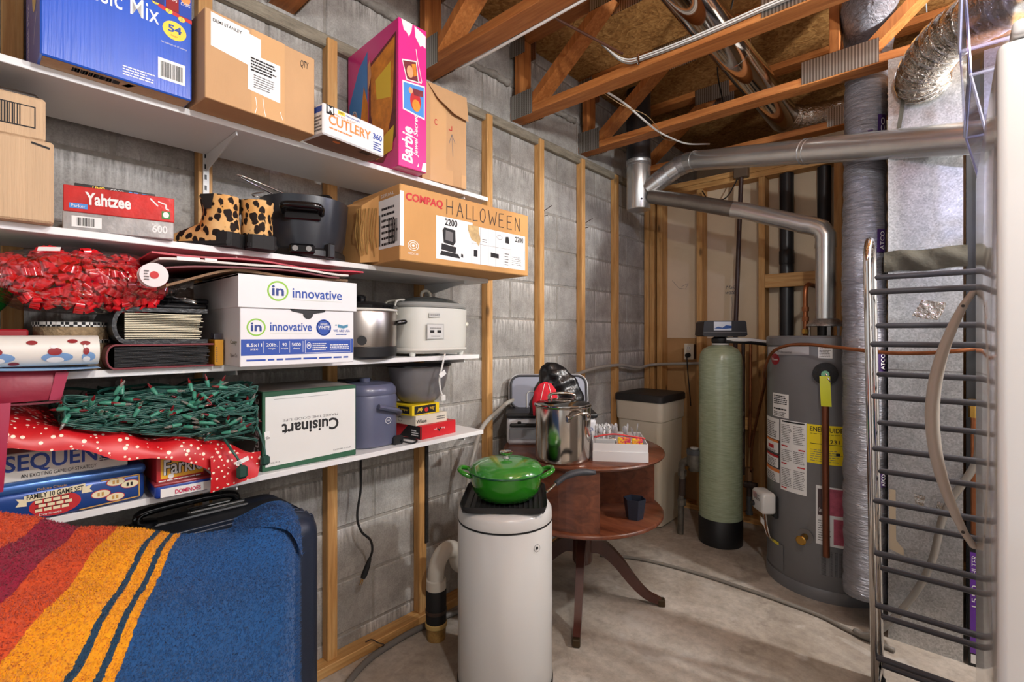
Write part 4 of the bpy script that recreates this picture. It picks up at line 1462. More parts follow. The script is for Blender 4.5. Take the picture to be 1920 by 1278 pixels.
t = slab('gift_bag', 'topmost flat red gift bag lying across the file box', 'gift bag', 0.13, 0.430, 0.255, 0.765, zsag(0.006, 0.0315), 0.004, M('red_gift_bag', (176, 40, 56), 0.4, noise=(6, 0.2)))
t = thing('ribbon_spool', 'round ribbon spool with a clear rim and red hub beside the bow bag', 'spool', (0.428, 0.258, Z + 0.207))
MB().tube([(-0.012, 0, 0), (-0.010, 0, 0)], 0.026, 28).obj('flange', M('clear_rim', (222, 210, 210), 0.2), t, 40)
MB().tube([(0.010, 0, 0), (0.012, 0, 0)], 0.026, 28).obj('flange', M('clear_rim', (222, 210, 210), 0.2), t, 40)
MB().tube([(-0.010, 0, 0), (0.010, 0, 0)], 0.019, 24).obj('ribbon', BOWM, t, 40)
MB().tube([(0.012, 0, 0), (0.0135, 0, 0)], 0.008, 18).obj('hub', REDINK, t)
Face(t, (0.0125, 0, 0), (0, 1, 0), (0, 0, 1)).lines(-0.018, -0.012, -0.009, 0.012, 4, GREYINK)

# stainless slow cooker
t = thing('slow_cooker', 'round stainless slow cooker with black base next to the white file box', 'slow cooker', (0.232, 0.872, Z))
MB().lathe([(0, 0.0), (0.108, 0.0), (0.118, 0.008), (0.120, 0.038), (0.117, 0.040), (0, 0.040)], 40).obj('base', BLACK, t, 40)
MB().lathe([(0.116, 0.038), (0.118, 0.042), (0.119, 0.150), (0.116, 0.156), (0.1, 0.156)], 48).obj('body', BRUSHED, t, 40)
MB().lathe([(0.112, 0.156), (0.121, 0.157), (0.122, 0.163), (0.110, 0.165)], 48).obj('crock_rim', M('cream_rim', (216, 214, 206), 0.3), t, 40)
MB().lathe([(0.120, 0.165), (0.122, 0.174), (0.112, 0.180), (0.06, 0.188), (0, 0.190), (0, 0.17), (0.12, 0.165)], 48).obj('lid', BLACKG, t, 40)
MB().lathe([(0, 0.189), (0.016, 0.189), (0.020, 0.206), (0.012, 0.212), (0, 0.212)], 20, (0, 0, 0)).obj('knob', BLACKG, t, 40)
for s in (1, -1):
    a = math.radians(62 if s > 0 else 242)
    R_ = Matrix.Rotation(a, 4, 'Z')
    MB().tube([R_ @ Vector(p) for p in catmull([(0.117, -0.035, 0.118), (0.142, -0.03, 0.122), (0.146, 0, 0.123), (0.142, 0.03, 0.122), (0.117, 0.035, 0.118)], 6)], 0.0085, 8).obj('handle', BLACKG, t, 60)
MB().tube([(0.119 * math.cos(-0.5), 0.119 * math.sin(-0.5), 0.06), (0.128 * math.cos(-0.5), 0.128 * math.sin(-0.5), 0.06)], 0.015, 20).obj('dial', BLACK, t, 40)

# white oblong roaster cooker
t = thing('slow_cooker', 'oblong white slow cooker with a clamped lid at the end of the third shelf', 'slow cooker', (0.205, 1.168, Z))
CRW = M('white_enamel', (216, 216, 208), 0.3, coat=0.3)
MB().lathe([(0, 0.010), (0.105, 0.010), (0.116, 0.018), (0.119, 0.05), (0.121, 0.168), (0.121, 0.176), (0.114, 0.178), (0, 0.178)], 56, (0, 0, 0), 1.0, 1.25, None, 3.2).obj('body', CRW, t, 40)
MB().lathe([(0.116, 0.018), (0.121, 0.022), (0.121, 0.028), (0.119, 0.030)], 56, (0, 0, 0), 1.0, 1.25, None, 3.2).obj('foot_band', M('cream_rim', (216, 214, 206), 0.3), t, 40)
for sx_ in (-1, 1):
    for sy_ in (-1, 1):
        MB().lathe([(0, 0), (0.010, 0), (0.013, 0.016), (0, 0.016)], 14, (0.07 * sx_, 0.115 * sy_, 0)).obj('foot', CRW, t, 40)
MB().lathe([(0.121, 0.1785), (0.124, 0.186), (0.118, 0.196), (0.111, 0.198)], 56, (0, 0, 0), 1.0, 1.25, None, 2.8).obj('lid_rim', M('grey_rim', (150, 150, 146), 0.35), t, 40)
MB().lathe([(0.111, 0.197), (0.085, 0.213), (0.045, 0.222), (0, 0.225)], 56, (0, 0, 0), 1.0, 1.25, None, 2.6).obj('lid_glass', M('smoked_glass', (70, 74, 72), 0.05, coat=0.5), t, 60)
MB().tube(catmull([(0, -0.022, 0.222), (0, -0.018, 0.240), (0, 0, 0.248), (0, 0.018, 0.240), (0, 0.022, 0.222)], 6), 0.006, 8).obj('lid_handle', M('cream_plastic', (210, 206, 192), 0.35), t, 60)
for s in (-1, 1):
    MB().tube(catmull([(0.02, 0.150 * s, 0.120), (0.03, 0.172 * s, 0.118), (0.03, 0.182 * s, 0.122), (-0.03, 0.182 * s, 0.122), (-0.03, 0.172 * s, 0.118), (-0.02, 0.150 * s, 0.120)], 5), 0.009, 8).obj('side_handle', M('cream_plastic', (210, 206, 192), 0.35), t, 60)
    MB().tube(catmull([(0.03, 0.154 * s, 0.150), (0.03, 0.162 * s, 0.175), (0.03, 0.154 * s, 0.200), (0.02, 0.112 * s, 0.206), (-0.02, 0.112 * s, 0.206), (-0.03, 0.154 * s, 0.200), (-0.03, 0.162 * s, 0.175)], 4), 0.0045, 6).obj('clamp', M('cream_plastic', (210, 206, 192), 0.35), t, 60)
ff = Face(t, (0.121, -0.09, 0), (0, 1, 0), (0, 0, 1), 0.0008)
ff.rect(0.0, 0.062, 0.078, 0.118, M('panel_grey', (176, 176, 172), 0.3), 'control_panel')
ff.rect(0.003, 0.065, 0.075, 0.115, M('panel_light', (208, 208, 204), 0.3), 'control_panel', 1)
ff.rects([(0.014, 0.085, 0.032, 0.095), (0.046, 0.085, 0.064, 0.095)], BLACK, 'button', 2)
ff.lines(0.012, 0.101, 0.066, 0.106, 1, GREYINK, lay=2, ragged=0.1)
ff.lines(0.018, 0.072, 0.060, 0.077, 1, GREYINK, lay=2, ragged=0.1)
ff.rect(0.010, 0.140, 0.060, 0.158, M('badge_grey', (198, 198, 192), 0.35), 'badge')
ff.text('CROCK-POT', 0.013, 0.146, 0.057, 0.153, GREYINK, lay=2)
cd = thing('power_cord', 'white power cord with a paper tag dangling from the white slow cooker', 'cord', (0.325, 1.142, Z))
MB().tube(catmull([(0.0, 0.02, 0.006), (0.015, 0.005, 0.0), (0.018, -0.006, -0.03), (0.013, -0.016, -0.08), (0.012, -0.012, -0.115), (0.012, -0.004, -0.140)], 8), 0.0035, 7).obj('cable', WHITE, cd, 180)
MB().box((0.006, -0.008, -0.165), (0.018, 0.012, -0.140), 0.004).obj('plug', WHITE, cd)
Face(cd, (0.020, -0.018, -0.068), (0, 0.8, 0.45), (0, -0.45, 0.8), 0.001).rect(-0.004, -0.010, 0.026, 0.008, PAPERW, 'paper_tag')

# ---------------------------------------------------------------- lowest shelf
Z = ZS[3]
TINB = M('blue_tin', (34, 70, 140), 0.3, 0.2, noise=(10, 0.1))
TINL = M('blue_tin_lid', (66, 110, 178), 0.25, 0.35)
t = thing('game_tin', 'long blue game tin with a cream banner at the left end of the lowest shelf', 'tin', (0.317, -0.20, Z), PI / 2)
MB().box((0, 0, 0), (0.466, 0.21, 0.066), 0.014, None, 3).obj('body', TINB, t, 40)
MB().box((-0.002, -0.002, 0.0605), (0.468, 0.212, 0.084), 0.010, None, 3).obj('lid', TINL, t, 40)
f = front_face(t, 0.0006)
CREAM = M('cream_print', (232, 220, 184), 0.5)
GOLD = M('gold_print', (196, 152, 80), 0.5)
for pl_ in ([(0.254, 0.036), (0.270, 0.034), (0.270, 0.048), (0.254, 0.052), (0.259, 0.044)], [(0.354, 0.052), (0.372, 0.056), (0.367, 0.047), (0.373, 0.040), (0.354, 0.040)]):
    f.poly(pl_, CREAM, 'banner_tail')
f.polys([[(0.266, 0.042), (0.360, 0.048), (0.360, 0.061), (0.266, 0.055)]], CREAM, 'banner', 1)
f.text('FAMILY 10 GAME SET', 0.270, 0.0465, 0.357, 0.0575, INK, lay=2, bold=0.015)
f.ell(0.313, 0.028, 0.040, 0.023, REDINK, 'picture_oval')
f.rects([(0.282 + 0.0135 * i + 0.005 * (j % 2), 0.018 + 0.009 * j, 0.293 + 0.0135 * i + 0.005 * (j % 2), 0.024 + 0.009 * j) for i in range(4) for j in range(3)], CREAM, 'printed_tiles', 1)
f.rects([(0.282 + 0.0135 * i, 0.0245 + 0.009 * j, 0.293 + 0.0135 * i, 0.026 + 0.009 * j) for i in range(4) for j in range(3)], INK, 'printed_tiles', 1)
f.text('Deluxe Classic', 0.285, 0.062, 0.33, 0.067, GOLD)
f.text('Dominoes', 0.288, 0.0095, 0.322, 0.0145, PAPERW, lay=2)
for cu, cv in ((0.386, 0.031), (0.412, 0.052), (0.437, 0.042), (0.411, 0.019), (0.230, 0.018), (0.15, 0.03)):
    f.ell(cu, cv, 0.017, 0.0095, REDINK, 'game_medallion')
    f.ell(cu, cv, 0.0155, 0.0082, CREAM, 'game_medallion', 1)
    f.rects([(cu - 0.006, cv - 0.004, cu - 0.002, cv + 0.004), (cu + 0.001, cv - 0.004, cu + 0.005, cv + 0.004)], INK if cu in (0.437,) else GOLD, 'game_medallion', 2)
f.strokes([[(0.02, 0.058), (0.23, 0.058)], [(0.386, 0.060), (0.454, 0.060), (0.454, 0.010), (0.35, 0.006)], [(0.02, 0.006), (0.25, 0.006)]], 0.0025, GOLD, 'gold_border')
t, w, f, lf = carton('board_game', 'white board game box with blue capitals resting on the long blue tin', 'board game', (0.306, -0.20), (0.306, 0.235), 0.19, 0.058, Z + 0.0842, M('board_game_white', (216, 212, 202), 0.5), 0.0015)
f.text('SEQUENCE', 0.238, 0.015, 0.430, 0.054, BLUEINK, bold=0.02)
f.text('AN EXCITING GAME OF STRATEGY', 0.262, 0.006, 0.380, 0.0135, INK)
f.lines(0.385, 0.018, 0.43, 0.028, 2, GREYINK)
f.lines(0.19, 0.003, 0.23, 0.007, 1, GREYINK)
t = thing('game_tin', 'small blue and white tin under the red dice game on the lowest shelf', 'tin', (0.350, 0.276, Z), PI / 2 - 0.06)
MB().box((0, 0, 0), (0.116, 0.13, 0.036), 0.010, None, 3).obj('body', M('blue_tin_small', (34, 64, 150), 0.3), t, 40)
MB().box((0.012, -0.0012, 0.004), (0.113, 0.002, 0.024)).obj('white_panel', PAPERW, t)
Face(t, (0, -0.0012, 0), (1, 0, 0), (0, 0, 1), 0.0006).text('DOMINOES', 0.040, 0.008, 0.092, 0.018, M('magenta_ink', (206, 40, 90), 0.5), bold=0.03)
MB().box((-0.001, -0.001, 0.0285), (0.117, 0.131, 0.0372), 0.005, None, 2).obj('lid', M('tin_rim', (150, 50, 60), 0.4), t, 40)
t, w, f, lf = carton('game_box', 'red and yellow dice game box poking out under the polka dot paper', 'box', (0.338, 0.283), (0.334, 0.382), 0.11, 0.058, Z + 0.0374, M('red_game_card', (178, 36, 40), 0.4), 0.001)
f.rect(0.008, 0.006, 0.096, 0.053, M('gold_card', (232, 176, 40), 0.4), 'yellow_field')
f.text('Farkle', 0.0135, 0.0135, 0.0955, 0.0505, INK, lay=1, bold=0.06)
f.text('Farkle', 0.014, 0.014, 0.095, 0.050, PAPERW, lay=2, bold=0.012)
f.ell(0.028, 0.010, 0.006, 0.006, PAPERW, 'printed_die', 2)
f.lines(0.004, 0.0, 0.095, 0.005, 1, PAPERW)

# polka dot gift wrap draped over the games
k = NB('polka_paper', 0.4)
v = k.coord((1, 1, 1))
vo = k.n('ShaderNodeTexVoronoi')
vo.inputs['Scale'].default_value = 85
k.l(v, vo.inputs['Vector'])
sepc = k.n('ShaderNodeSeparateColor')
k.l(vo.outputs['Color'], sepc.inputs[0])
rad = k.math('MULTIPLY_ADD', sepc.outputs[0], 0.26)
k.nt.nodes[-1].inputs[2].default_value = 0.12
inside = k.math('LESS_THAN', vo.outputs['Distance'], rad)
redp = k.ramp(k.noise(v, 6, 3), [(0.3, S(176, 16, 26)), (0.7, S(214, 28, 36))])
k.color(k.mix(inside, redp, S(240, 226, 206)))
POLKA = k.m
t = thing('gift_wrap', 'red gift wrap with cream dots draped over the games under the string lights', 'gift wrap', (0, 0, 0))
YK = [(-0.30, 1.080, 1.020), (0.04, 1.062, 1.008), (0.13, 1.025, 0.980), (0.23, 0.998, 0.954), (0.32, 0.978, 0.926), (0.42, 0.945, 0.862), (0.50, 0.915, 0.868)]


def lerp_tab(tab, x, c):
    if x <= tab[0][0]:
        return tab[0][c]
    for a, b in zip(tab[:-1], tab[1:]):
        if x <= b[0]:
            g = (x - a[0]) / (b[0] - a[0])
            return a[c] * (1 - g) + b[c] * g
    return tab[-1][c]


def polka(u, v):
    y = -0.30 + 0.785 * u
    zr, zl = lerp_tab(YK, y, 1), lerp_tab(YK, y, 2)
    wob = 0.006 * math.sin(y * 31 + v * 4) + 0.004 * math.sin(y * 57 - v * 7)
    if v < 0.55:
        s = v / 0.55
        return (0.10 + 0.25 * s, y, zr - 0.03 * (1 - s) * (1 if y > 0.2 else -0.5) + wob * s)
    s = (v - 0.55) / 0.45
    ext = 0.042
    return (0.35 + ext * math.sin(s * PI / 2), y, zr + (zl - zr) * (1 - math.cos(s * PI / 2)) + wob)


MB().grid(polka, 70, 22).obj('sheet', POLKA, t, 180)
tri = MB().grid(lambda u, v: (0.402 + 0.006 * math.sin(3 * v) - 0.03 * u * (1 - v), 0.375 + 0.125 * u * (1 - 0.15 * v), 0.93 - 0.055 * v - 0.032 * (1 - u) * v - 0.015 * u), 10, 10)
tri.obj('hanging_corner', POLKA, t, 180)

# tangled string lights
t = thing('string_lights', 'tangled heap of green christmas string lights on the polka dot paper', 'string lights', (0.22, 0.31, 0.98))
CABLE = M('green_cable', (34, 84, 74), 0.4)
SOCK = M('green_socket', (62, 134, 112), 0.4)
rnd = random.Random(21)


def pile_pt():
    y = rnd.uniform(-0.19, 0.165)
    x = rnd.uniform(-0.11, 0.155)
    yy = 0.31 + y
    top = 0.108 - 0.00 * y
    base = lerp_tab(YK, yy, 1) - 0.98 + 0.010
    edge = 1 - (abs(y) / 0.21) ** 4
    fx = 1 - max(0, (x - 0.08) / 0.09) ** 2
    h = base + (top - base) * max(0.15, edge) * max(0.2, fx) * rnd.random() ** 0.9
    return Vector((x, y, h))


mb = MB()
for i in range(230):
    p = pile_pt()
    if i < 150:
        p.x = rnd.uniform(0.05, 0.165)
    a = rnd.choice((0.0, PI)) + rnd.gauss(0, 0.45)
    pts = [p]
    for s in range(rnd.randint(3, 6)):
        a += rnd.gauss(0, 0.5)
        n_ = pts[-1] + Vector((math.sin(a) * 0.045, math.cos(a) * 0.055, rnd.uniform(-0.014, 0.014)))
        yy = 0.31 + n_.y
        n_.z = max(lerp_tab(YK, yy, 1) - 0.98 + 0.006, min(0.112, n_.z))
        n_.x = max(-0.11, min(0.165, n_.x))
        n_.y = max(-0.19, min(0.175, n_.y))
        pts.append(n_)
    q = catmull(pts, 6)
    mb.tube(q, 0.0017, 5)
    q2 = [v_ + Vector((0.002, 0.001, 0.0032)) for v_ in q]
    mb.tube(q2, 0.0017, 5)
wo = mb.obj('wire', CABLE, t, 180)
wo['kind'] = 'stuff'
sk = MB().lathe([(0, 0), (0.0032, 0), (0.0045, 0.008), (0.0050, 0.018), (0.0042, 0.0195), (0, 0.0195)], 9).mesh('socket', SOCK, 50)
bu = [MB().lathe([(0.0028, 0.0196), (0.0030, 0.026), (0.0012, 0.034), (0, 0.036)], 8).mesh('bulb', m_, 180) for m_ in (M('bulb_dark_red', (110, 16, 24), 0.12, coat=0.5), M('bulb_clear', (190, 186, 178), 0.08, trans=0.7))]
for i in range(150):
    p = pile_pt()
    if i < 95:
        p.x = rnd.uniform(0.14, 0.178)
        p.z = min(p.z + 0.014, 0.112)
    so = bpy.data.objects.new('socket', sk)
    COL.objects.link(so)
    so.parent = t
    so.location = p
    so.rotation_euler = (rnd.gauss(0, 1.4), rnd.gauss(0.6, 1.0), rnd.uniform(0, 6.28))
    bo = bpy.data.objects.new('bulb', bu[0 if rnd.random() < 0.45 else 1])
    COL.objects.link(bo)
    bo.parent = so
GP = M('plug_green', (22, 62, 52), 0.45)
MB().box((0.195, 0.115, -0.112), (0.212, 0.140, -0.080), 0.006).obj('plug', GP, t)
MB().tube(catmull([(0.203, 0.127, -0.082), (0.20, 0.118, -0.060), (0.19, 0.108, -0.04), (0.15, 0.10, -0.01)], 6), 0.003, 6).obj('plug_lead', CABLE, t, 180)
MB().box((0.175, 0.178, -0.095), (0.192, 0.200, -0.070), 0.005).obj('plug', GP, t)
MB().tube(catmull([(0.184, 0.189, -0.07), (0.182, 0.187, -0.05), (0.17, 0.18, -0.01), (0.14, 0.17, 0.03)], 6), 0.003, 6).obj('plug_lead', CABLE, t, 180)
for o_, ux_ in (((0.214, 0.112, -0.076), (0, 1, 0.35)), ((0.19, 0.186, -0.03), (0, 1, 0.1))):
    fc = Face(t, o_, ux_, (0.1, -0.35 if ux_[2] > 0.2 else -0.1, 1), 0.001)
    fc.rect(0, 0, 0.030 if ux_[2] > 0.2 else 0.013, 0.011 if ux_[2] > 0.2 else 0.022, PAPERW, 'paper_tag')
    fc.lines(0.002, 0.002, 0.012, 0.010, 3, GREYINK)

# appliance carton, white with green edges
CUIW = M('white_gloss_carton', (226, 226, 222), 0.4, noise=(3, 0.03))
t, w, f, lf = carton('appliance_carton', 'white appliance carton with green edges and upside down lettering on the lowest shelf', 'carton', (0.293, 0.534), (0.302, 0.815), 0.25, 0.223, Z, M('dark_green_carton', (44, 92, 66), 0.5), 0.002)
f.poly([(0.008, 0.012), (w - 0.003, 0.018), (w - 0.003, 0.212), (0.008, 0.208)], CUIW, 'white_panel')
f.text('Cuisinart', 0.052, 0.092, 0.222, 0.128, INK, lay=1, rot=2, bold=0.025)
f.text('MAKES THE GOOD LIFE', 0.055, 0.134, 0.220, 0.141, GREYINK, lay=1, rot=2)
f.text('MODEL FP-14', 0.016, 0.020, 0.046, 0.024, INK, lay=1)
f.text('CUSTOM 14 CUP', 0.205, 0.026, 0.262, 0.030, INK, lay=1)
f.strokes([[(0.03, 0.2), (0.10, 0.199), (0.19, 0.2)]], 0.0008, GREYINK, 'print_line')
lf.rect(0.004, 0.003, 0.245, 0.220, M('brown_black_card', (62, 52, 48), 0.5), 'dark_panel')
lf.text('Cuisinart', 0.185, 0.03, 0.225, 0.20, PAPERW, rot=1, bold=0.02)
lf.lines(0.03, 0.15, 0.15, 0.20, 2, PAPERW, fill=0.4)
tf = top_face(t, 0.223)
tf.rect(0.004, 0.004, w - 0.004, 0.246, M('greyed_card', (150, 142, 134), 0.6), 'top_panel')

# blue-grey ice bucket style cooker
IB = M('slate_blue_plastic', (88, 92, 116), 0.32, coat=0.2)
t = thing('kitchen_appliance', 'slate blue rounded kitchen appliance with a fold down handle behind the green edged carton', 'appliance', (0.188, 0.925, Z))
MB().lathe([(0, 0), (0.082, 0.0), (0.090, 0.006), (0.093, 0.03), (0.094, 0.165), (0.091, 0.176), (0, 0.176)], 44, (0, 0, 0), 1, 1, None, 2.5).obj('body', IB, t, 40)
MB().lathe([(0.091, 0.1765), (0.093, 0.181), (0.091, 0.198), (0.080, 0.212), (0.05, 0.217), (0, 0.218)], 44, (0, 0, 0), 1, 1, None, 2.5).obj('lid', IB, t, 40)
MB().lathe([(0, 0.218), (0.018, 0.218), (0.018, 0.230), (0.015, 0.232), (0, 0.232)], 20, (0.0, -0.01, 0)).obj('lid_button', IB, t, 40)
MB().tube([(0.108 * math.cos(a_), 0.108 * math.sin(a_), 0.142 - 0.05 * g_) for g_, a_ in [(i / 14, math.radians(-12 + 100 * i / 14)) for i in range(15)]], 0.009, 8, sx=1.4).obj('handle', IB, t, 60)
fc = Face(t, (0.0975, -0.02, 0.06), (0, 1, 0), (0, 0, 1), 0.001)
fc.ring(0.04, 0.03, 0.011, 0.011, 0.0015, PAPERW, 'emblem')
fc.text('MIX', 0.034, 0.027, 0.046, 0.033, PAPERW)
MB().box((-0.085, -0.07, 0.2185), (-0.02, 0.03, 0.226), 0.003).obj('dark_hatch', BLACK, t)
MB().box((0.075, 0.045, 0.0), (0.10, 0.085, 0.03), 0.006).obj('cord_socket', BLACK, t)
MB().tube(catmull([(0.10, 0.07, 0.012), (0.125, 0.10, 0.004), (0.105, 0.135, 0.004), (0.06, 0.14, 0.004), (0.03, 0.13, 0.004)], 6), 0.0032, 6).obj('power_lead', BLACK, t, 180)

# stack of three small boxes and a grey crock
REDB = M('red_carton', (196, 30, 40), 0.4)
t, w, f, lf = carton('kitchen_box', 'red and black box at the bottom of the small stack on the lowest shelf', 'box', (0.283, 1.084), (0.271, 1.262), 0.20, 0.050, Z, REDB, 0.001)
f.rect(0.002, 0.002, 0.005, 0.048, INK, 'edge_print')
f.polys([[(0.080, 0.030), (0.090, 0.018), (0.100, 0.030), (0.095, 0.032), (0.09, 0.026), (0.085, 0.032)]], INK, 'bull_mark', 1)
f.text('red', 0.064, 0.026, 0.078, 0.034, PAPERW)
f.text('king', 0.102, 0.026, 0.120, 0.034, PAPERW)
lf.poly([(0.08, 0.002), (0.198, 0.002), (0.198, 0.048), (0.13, 0.048)], INK, 'black_panel')
lf.lines(0.15, 0.012, 0.19, 0.036, 3, PAPERW, lay=2)
t, w, f, lf = carton('kitchen_box', 'white cookie cutter box in the middle of the small stack', 'box', (0.270, 1.072), (0.262, 1.225), 0.17, 0.036, Z + 0.0502, M('ivory_carton', (214, 206, 190), 0.5), 0.001)
f.text('Wilson', 0.002, 0.008, 0.050, 0.022, INK, bold=0.02)
f.lines(0.10, 0.012, 0.145, 0.028, 2, GREYINK)
lf.ring(0.08, 0.018, 0.012, 0.010, 0.002, GREYINK, 'print')
YC = M('yellow_carton', (232, 200, 30), 0.4)
t, w, f, lf = carton('kitchen_box', 'yellow and black box at the top of the small stack under the grey crock', 'box', (0.262, 1.062), (0.256, 1.192), 0.15, 0.038, Z + 0.0864, YC, 0.001)
f.rect(0.010, 0.004, 0.112, 0.034, INK, 'black_panel')
f.text('Jiffy', 0.022, 0.012, 0.050, 0.028, YELLOWINK, lay=2, shear=0.3, bold=0.02)
f.ell(0.066, 0.018, 0.009, 0.008, REDINK, 'print', 2)
f.text('way', 0.082, 0.012, 0.106, 0.026, YELLOWINK, lay=2, shear=0.3)
lf.rect(0.07, 0.006, 0.135, 0.032, INK, 'black_panel')
lf.text('Jumper', 0.075, 0.014, 0.130, 0.026, YELLOWINK, lay=2)
t = thing('crock', 'grey stoneware crock balanced on the small boxes under the third shelf', 'crock', (0.185, 1.150, Z + 0.1246))
GR = M('grey_stoneware', (112, 110, 112), 0.3, coat=0.3)
MB().lathe([(0, 0.0), (0.060, 0.0), (0.078, 0.012), (0.104, 0.06), (0.118, 0.12), (0.122, 0.135), (0.128, 0.138), (0.128, 0.143), (0.118, 0.143), (0.112, 0.12), (0.09, 0.05), (0, 0.03)], 48, (0, 0, 0), 0.92, 1.0).obj('bowl', GR, t, 50)
MB().lathe([(0.1282, 0.1375), (0.130, 0.139), (0.130, 0.142), (0.1282, 0.1435)], 48, (0, 0, 0), 0.92, 1.0).obj('rim_band', BLACKG, t, 40)
# black cord hanging under the lowest shelf
t = thing('power_cord', 'black power cord with a plug hanging down the block wall', 'cord', (0.065, 0.99, 0.81))
MB().tube(catmull([(0.03, -0.02, 0.008), (0.03, -0.035, -0.05), (0.02, -0.03, -0.16), (0.012, -0.04, -0.26), (0.02, -0.028, -0.32), (0.03, 0.004, -0.36), (0.03, 0.012, -0.40), (0.025, 0.005, -0.43)], 8), 0.0045, 7).obj('cable', RUBBER, t, 180)
MB().tube([(0.025, 0.005, -0.43), (0.025, -0.005, -0.455), (0.026, -0.02, -0.485), (0.026, -0.026, -0.495)], [0.006, 0.010, 0.011, 0.008], 10).obj('plug', RUBBER, t, 40)
for s in (-0.004, 0.004):
    MB().tube([(0.026, -0.026 + s, -0.495), (0.026, -0.034 + s, -0.515)], 0.0016, 5).obj('prong', BRASS, t)
# ================================================================ suitcase and blanket
t = thing('suitcase', 'large navy hard shell suitcase standing under the lowest shelf', 'suitcase', (0.27, 0.40, 0.0))
SUIT = M('navy_shell', (28, 38, 56), 0.38, noise=(3, 0.08), bump=(300, 0.08))
MB().box((-0.165, -0.30, 0.05), (0.165, 0.245, 0.735), 0.06, None, 6).obj('shell', SUIT, t, 50)
MB().box((-0.012, -0.302, 0.048), (0.012, 0.247, 0.737), 0.062, None, 6).obj('zip_band', M('suitcase_zip', (20, 22, 28), 0.6), t, 50)
for x in (0.045, 0.075, 0.105):
    MB().tube(catmull([(x, -0.22, 0.735), (x, 0.16, 0.735), (x, 0.215, 0.715), (x, 0.243, 0.66), (x, 0.244, 0.2)], 6), 0.004, 6).obj('rib', SUIT, t, 180)
MB().box((-0.085, -0.16, 0.735), (-0.03, 0.12, 0.748), 0.006, None, 2).obj('handle_plate', BLACK, t)
MB().tube(catmull([(-0.06, -0.13, 0.745), (-0.06, -0.11, 0.775), (-0.06, 0.07, 0.775), (-0.06, 0.10, 0.745)], 6), 0.011, 8).obj('carry_handle', BLACKG, t, 60)
for x in (-0.075, -0.045):
    MB().tube([(x, -0.02, 0.752), (x, 0.11, 0.752)], 0.004, 6).obj('handle_tube', CHROME, t, 40)
MB().lathe([(0, 0), (0.028, 0.0), (0.028, 0.010), (0, 0.012)], 18, (-0.04, -0.12, 0.747)).obj('lock', BLACKG, t, 40)
for x in (-0.11, 0.11):
    for y in (-0.24, 0.19):
        MB().tube([(x - 0.012, y, 0.026), (x + 0.012, y, 0.026)], 0.026, 16).obj('wheel', BLACK, t, 40)
        MB().box((x - 0.02, y - 0.012, 0.026), (x + 0.02, y + 0.012, 0.056), 0.003).obj('wheel_bracket', BLACK, t)

BRC = (0.40, 0.585)
DV = (0.912, -0.410)
k = NB('striped_fleece', 0.95, spec=0.1)
k.b.inputs['Sheen Weight'].default_value = 0.25
w_ = k.coord((1, 1, 1), 'World')
sp = k.n('ShaderNodeSeparateXYZ')
k.l(w_, sp.inputs[0])
av = k.math('ADD', k.math('MULTIPLY', k.math('SUBTRACT', sp.outputs['X'], BRC[0]), DV[1]), k.math('MULTIPLY', k.math('SUBTRACT', sp.outputs['Y'], BRC[1]), -DV[0]))
av = k.math('ADD', av, k.math('MULTIPLY', k.math('SUBTRACT', k.noise(w_, 60, 3), 0.5), 0.007))
BLU, YEL, NAV, ORA, MAG = S(36, 84, 140), S(238, 162, 24), S(30, 66, 94), S(214, 84, 40), S(150, 28, 58)
stops = [(0.0, BLU), (0.237, YEL), (0.249, NAV), (0.2575, YEL), (0.270, NAV), (0.279, YEL), (0.338, ORA), (0.391, MAG), (0.440, ORA), (0.52, YEL), (0.60, ORA)]
col = k.ramp(av, stops, 'CONSTANT')
col = k.mix(0.6, col, k.ramp(k.noise(w_, 110, 4, 0.8), [(0.3, G(0.68)), (0.65, G(1.08))]), 'MULTIPLY')
k.color(col)
FLEECE = k.m
bl = thing('blanket', 'thick fleece blanket with orange, yellow and blue stripes heaped over the suitcase', 'blanket', (0, 0, 0))


def blanket_z(a, b):
    """a: distance from the right edge (m), b: distance toward the viewer (m)"""
    za = [(0.0, 0.735), (0.10, 0.765), (0.25, 0.79), (0.40, 0.845), (0.45, 0.885), (0.50, 0.905), (0.56, 0.91), (0.9, 0.91)]
    zb = lerp_tab(za, a, 1)
    flat = max(0.0, 1 - a / 0.30)
    fall = 0.36 * flat ** 0.8 * b + 0.02 * b
    if b > 0.60:
        fall += (b - 0.60) ** 2 * 3.2
    hump = 0.030 * math.exp(-((a - 0.06) / 0.05) ** 2 - ((b - 0.07) / 0.06) ** 2)
    roll = -0.05 * max(0, 1 - b / 0.05) ** 2
    ed = -0.05 * max(0, 1 - a / 0.035) ** 2
    return zb - fall + hump + roll + ed + 0.006 * math.sin(a * 23 + b * 9) + 0.005 * math.sin(b * 31 - a * 11)


def blanket_pt(a, b):
    x = BRC[0] + DV[0] * b - 0.0 * a
    # the back edge runs along the shelf, so points slide along the stripes to start there
    y0 = BRC[1] - a / DV[0]
    return (x, y0 + DV[1] * b, blanket_z(a, b))


AM, BM_ = 0.85, 1.05
top = MB().grid(lambda u, v: blanket_pt(u * AM, v * BM_), 90, 100)
top.grid(lambda u, v: tuple(Vector(blanket_pt(u * AM, v * BM_)) - Vector((0, 0, 0.022 + 0.0 * u))), 60, 60)
top.grid(lambda u, v: tuple(Vector(blanket_pt(0, u * BM_)) - Vector((0, 0.006 * math.sin(PI * v), 0.022 * v))), 90, 3)
top.grid(lambda u, v: tuple(Vector(blanket_pt(u * AM, 0)) - Vector((0.006 * math.sin(PI * v), 0, 0.022 * v))), 90, 3)
top.obj('cloth', FLEECE, bl, 180)
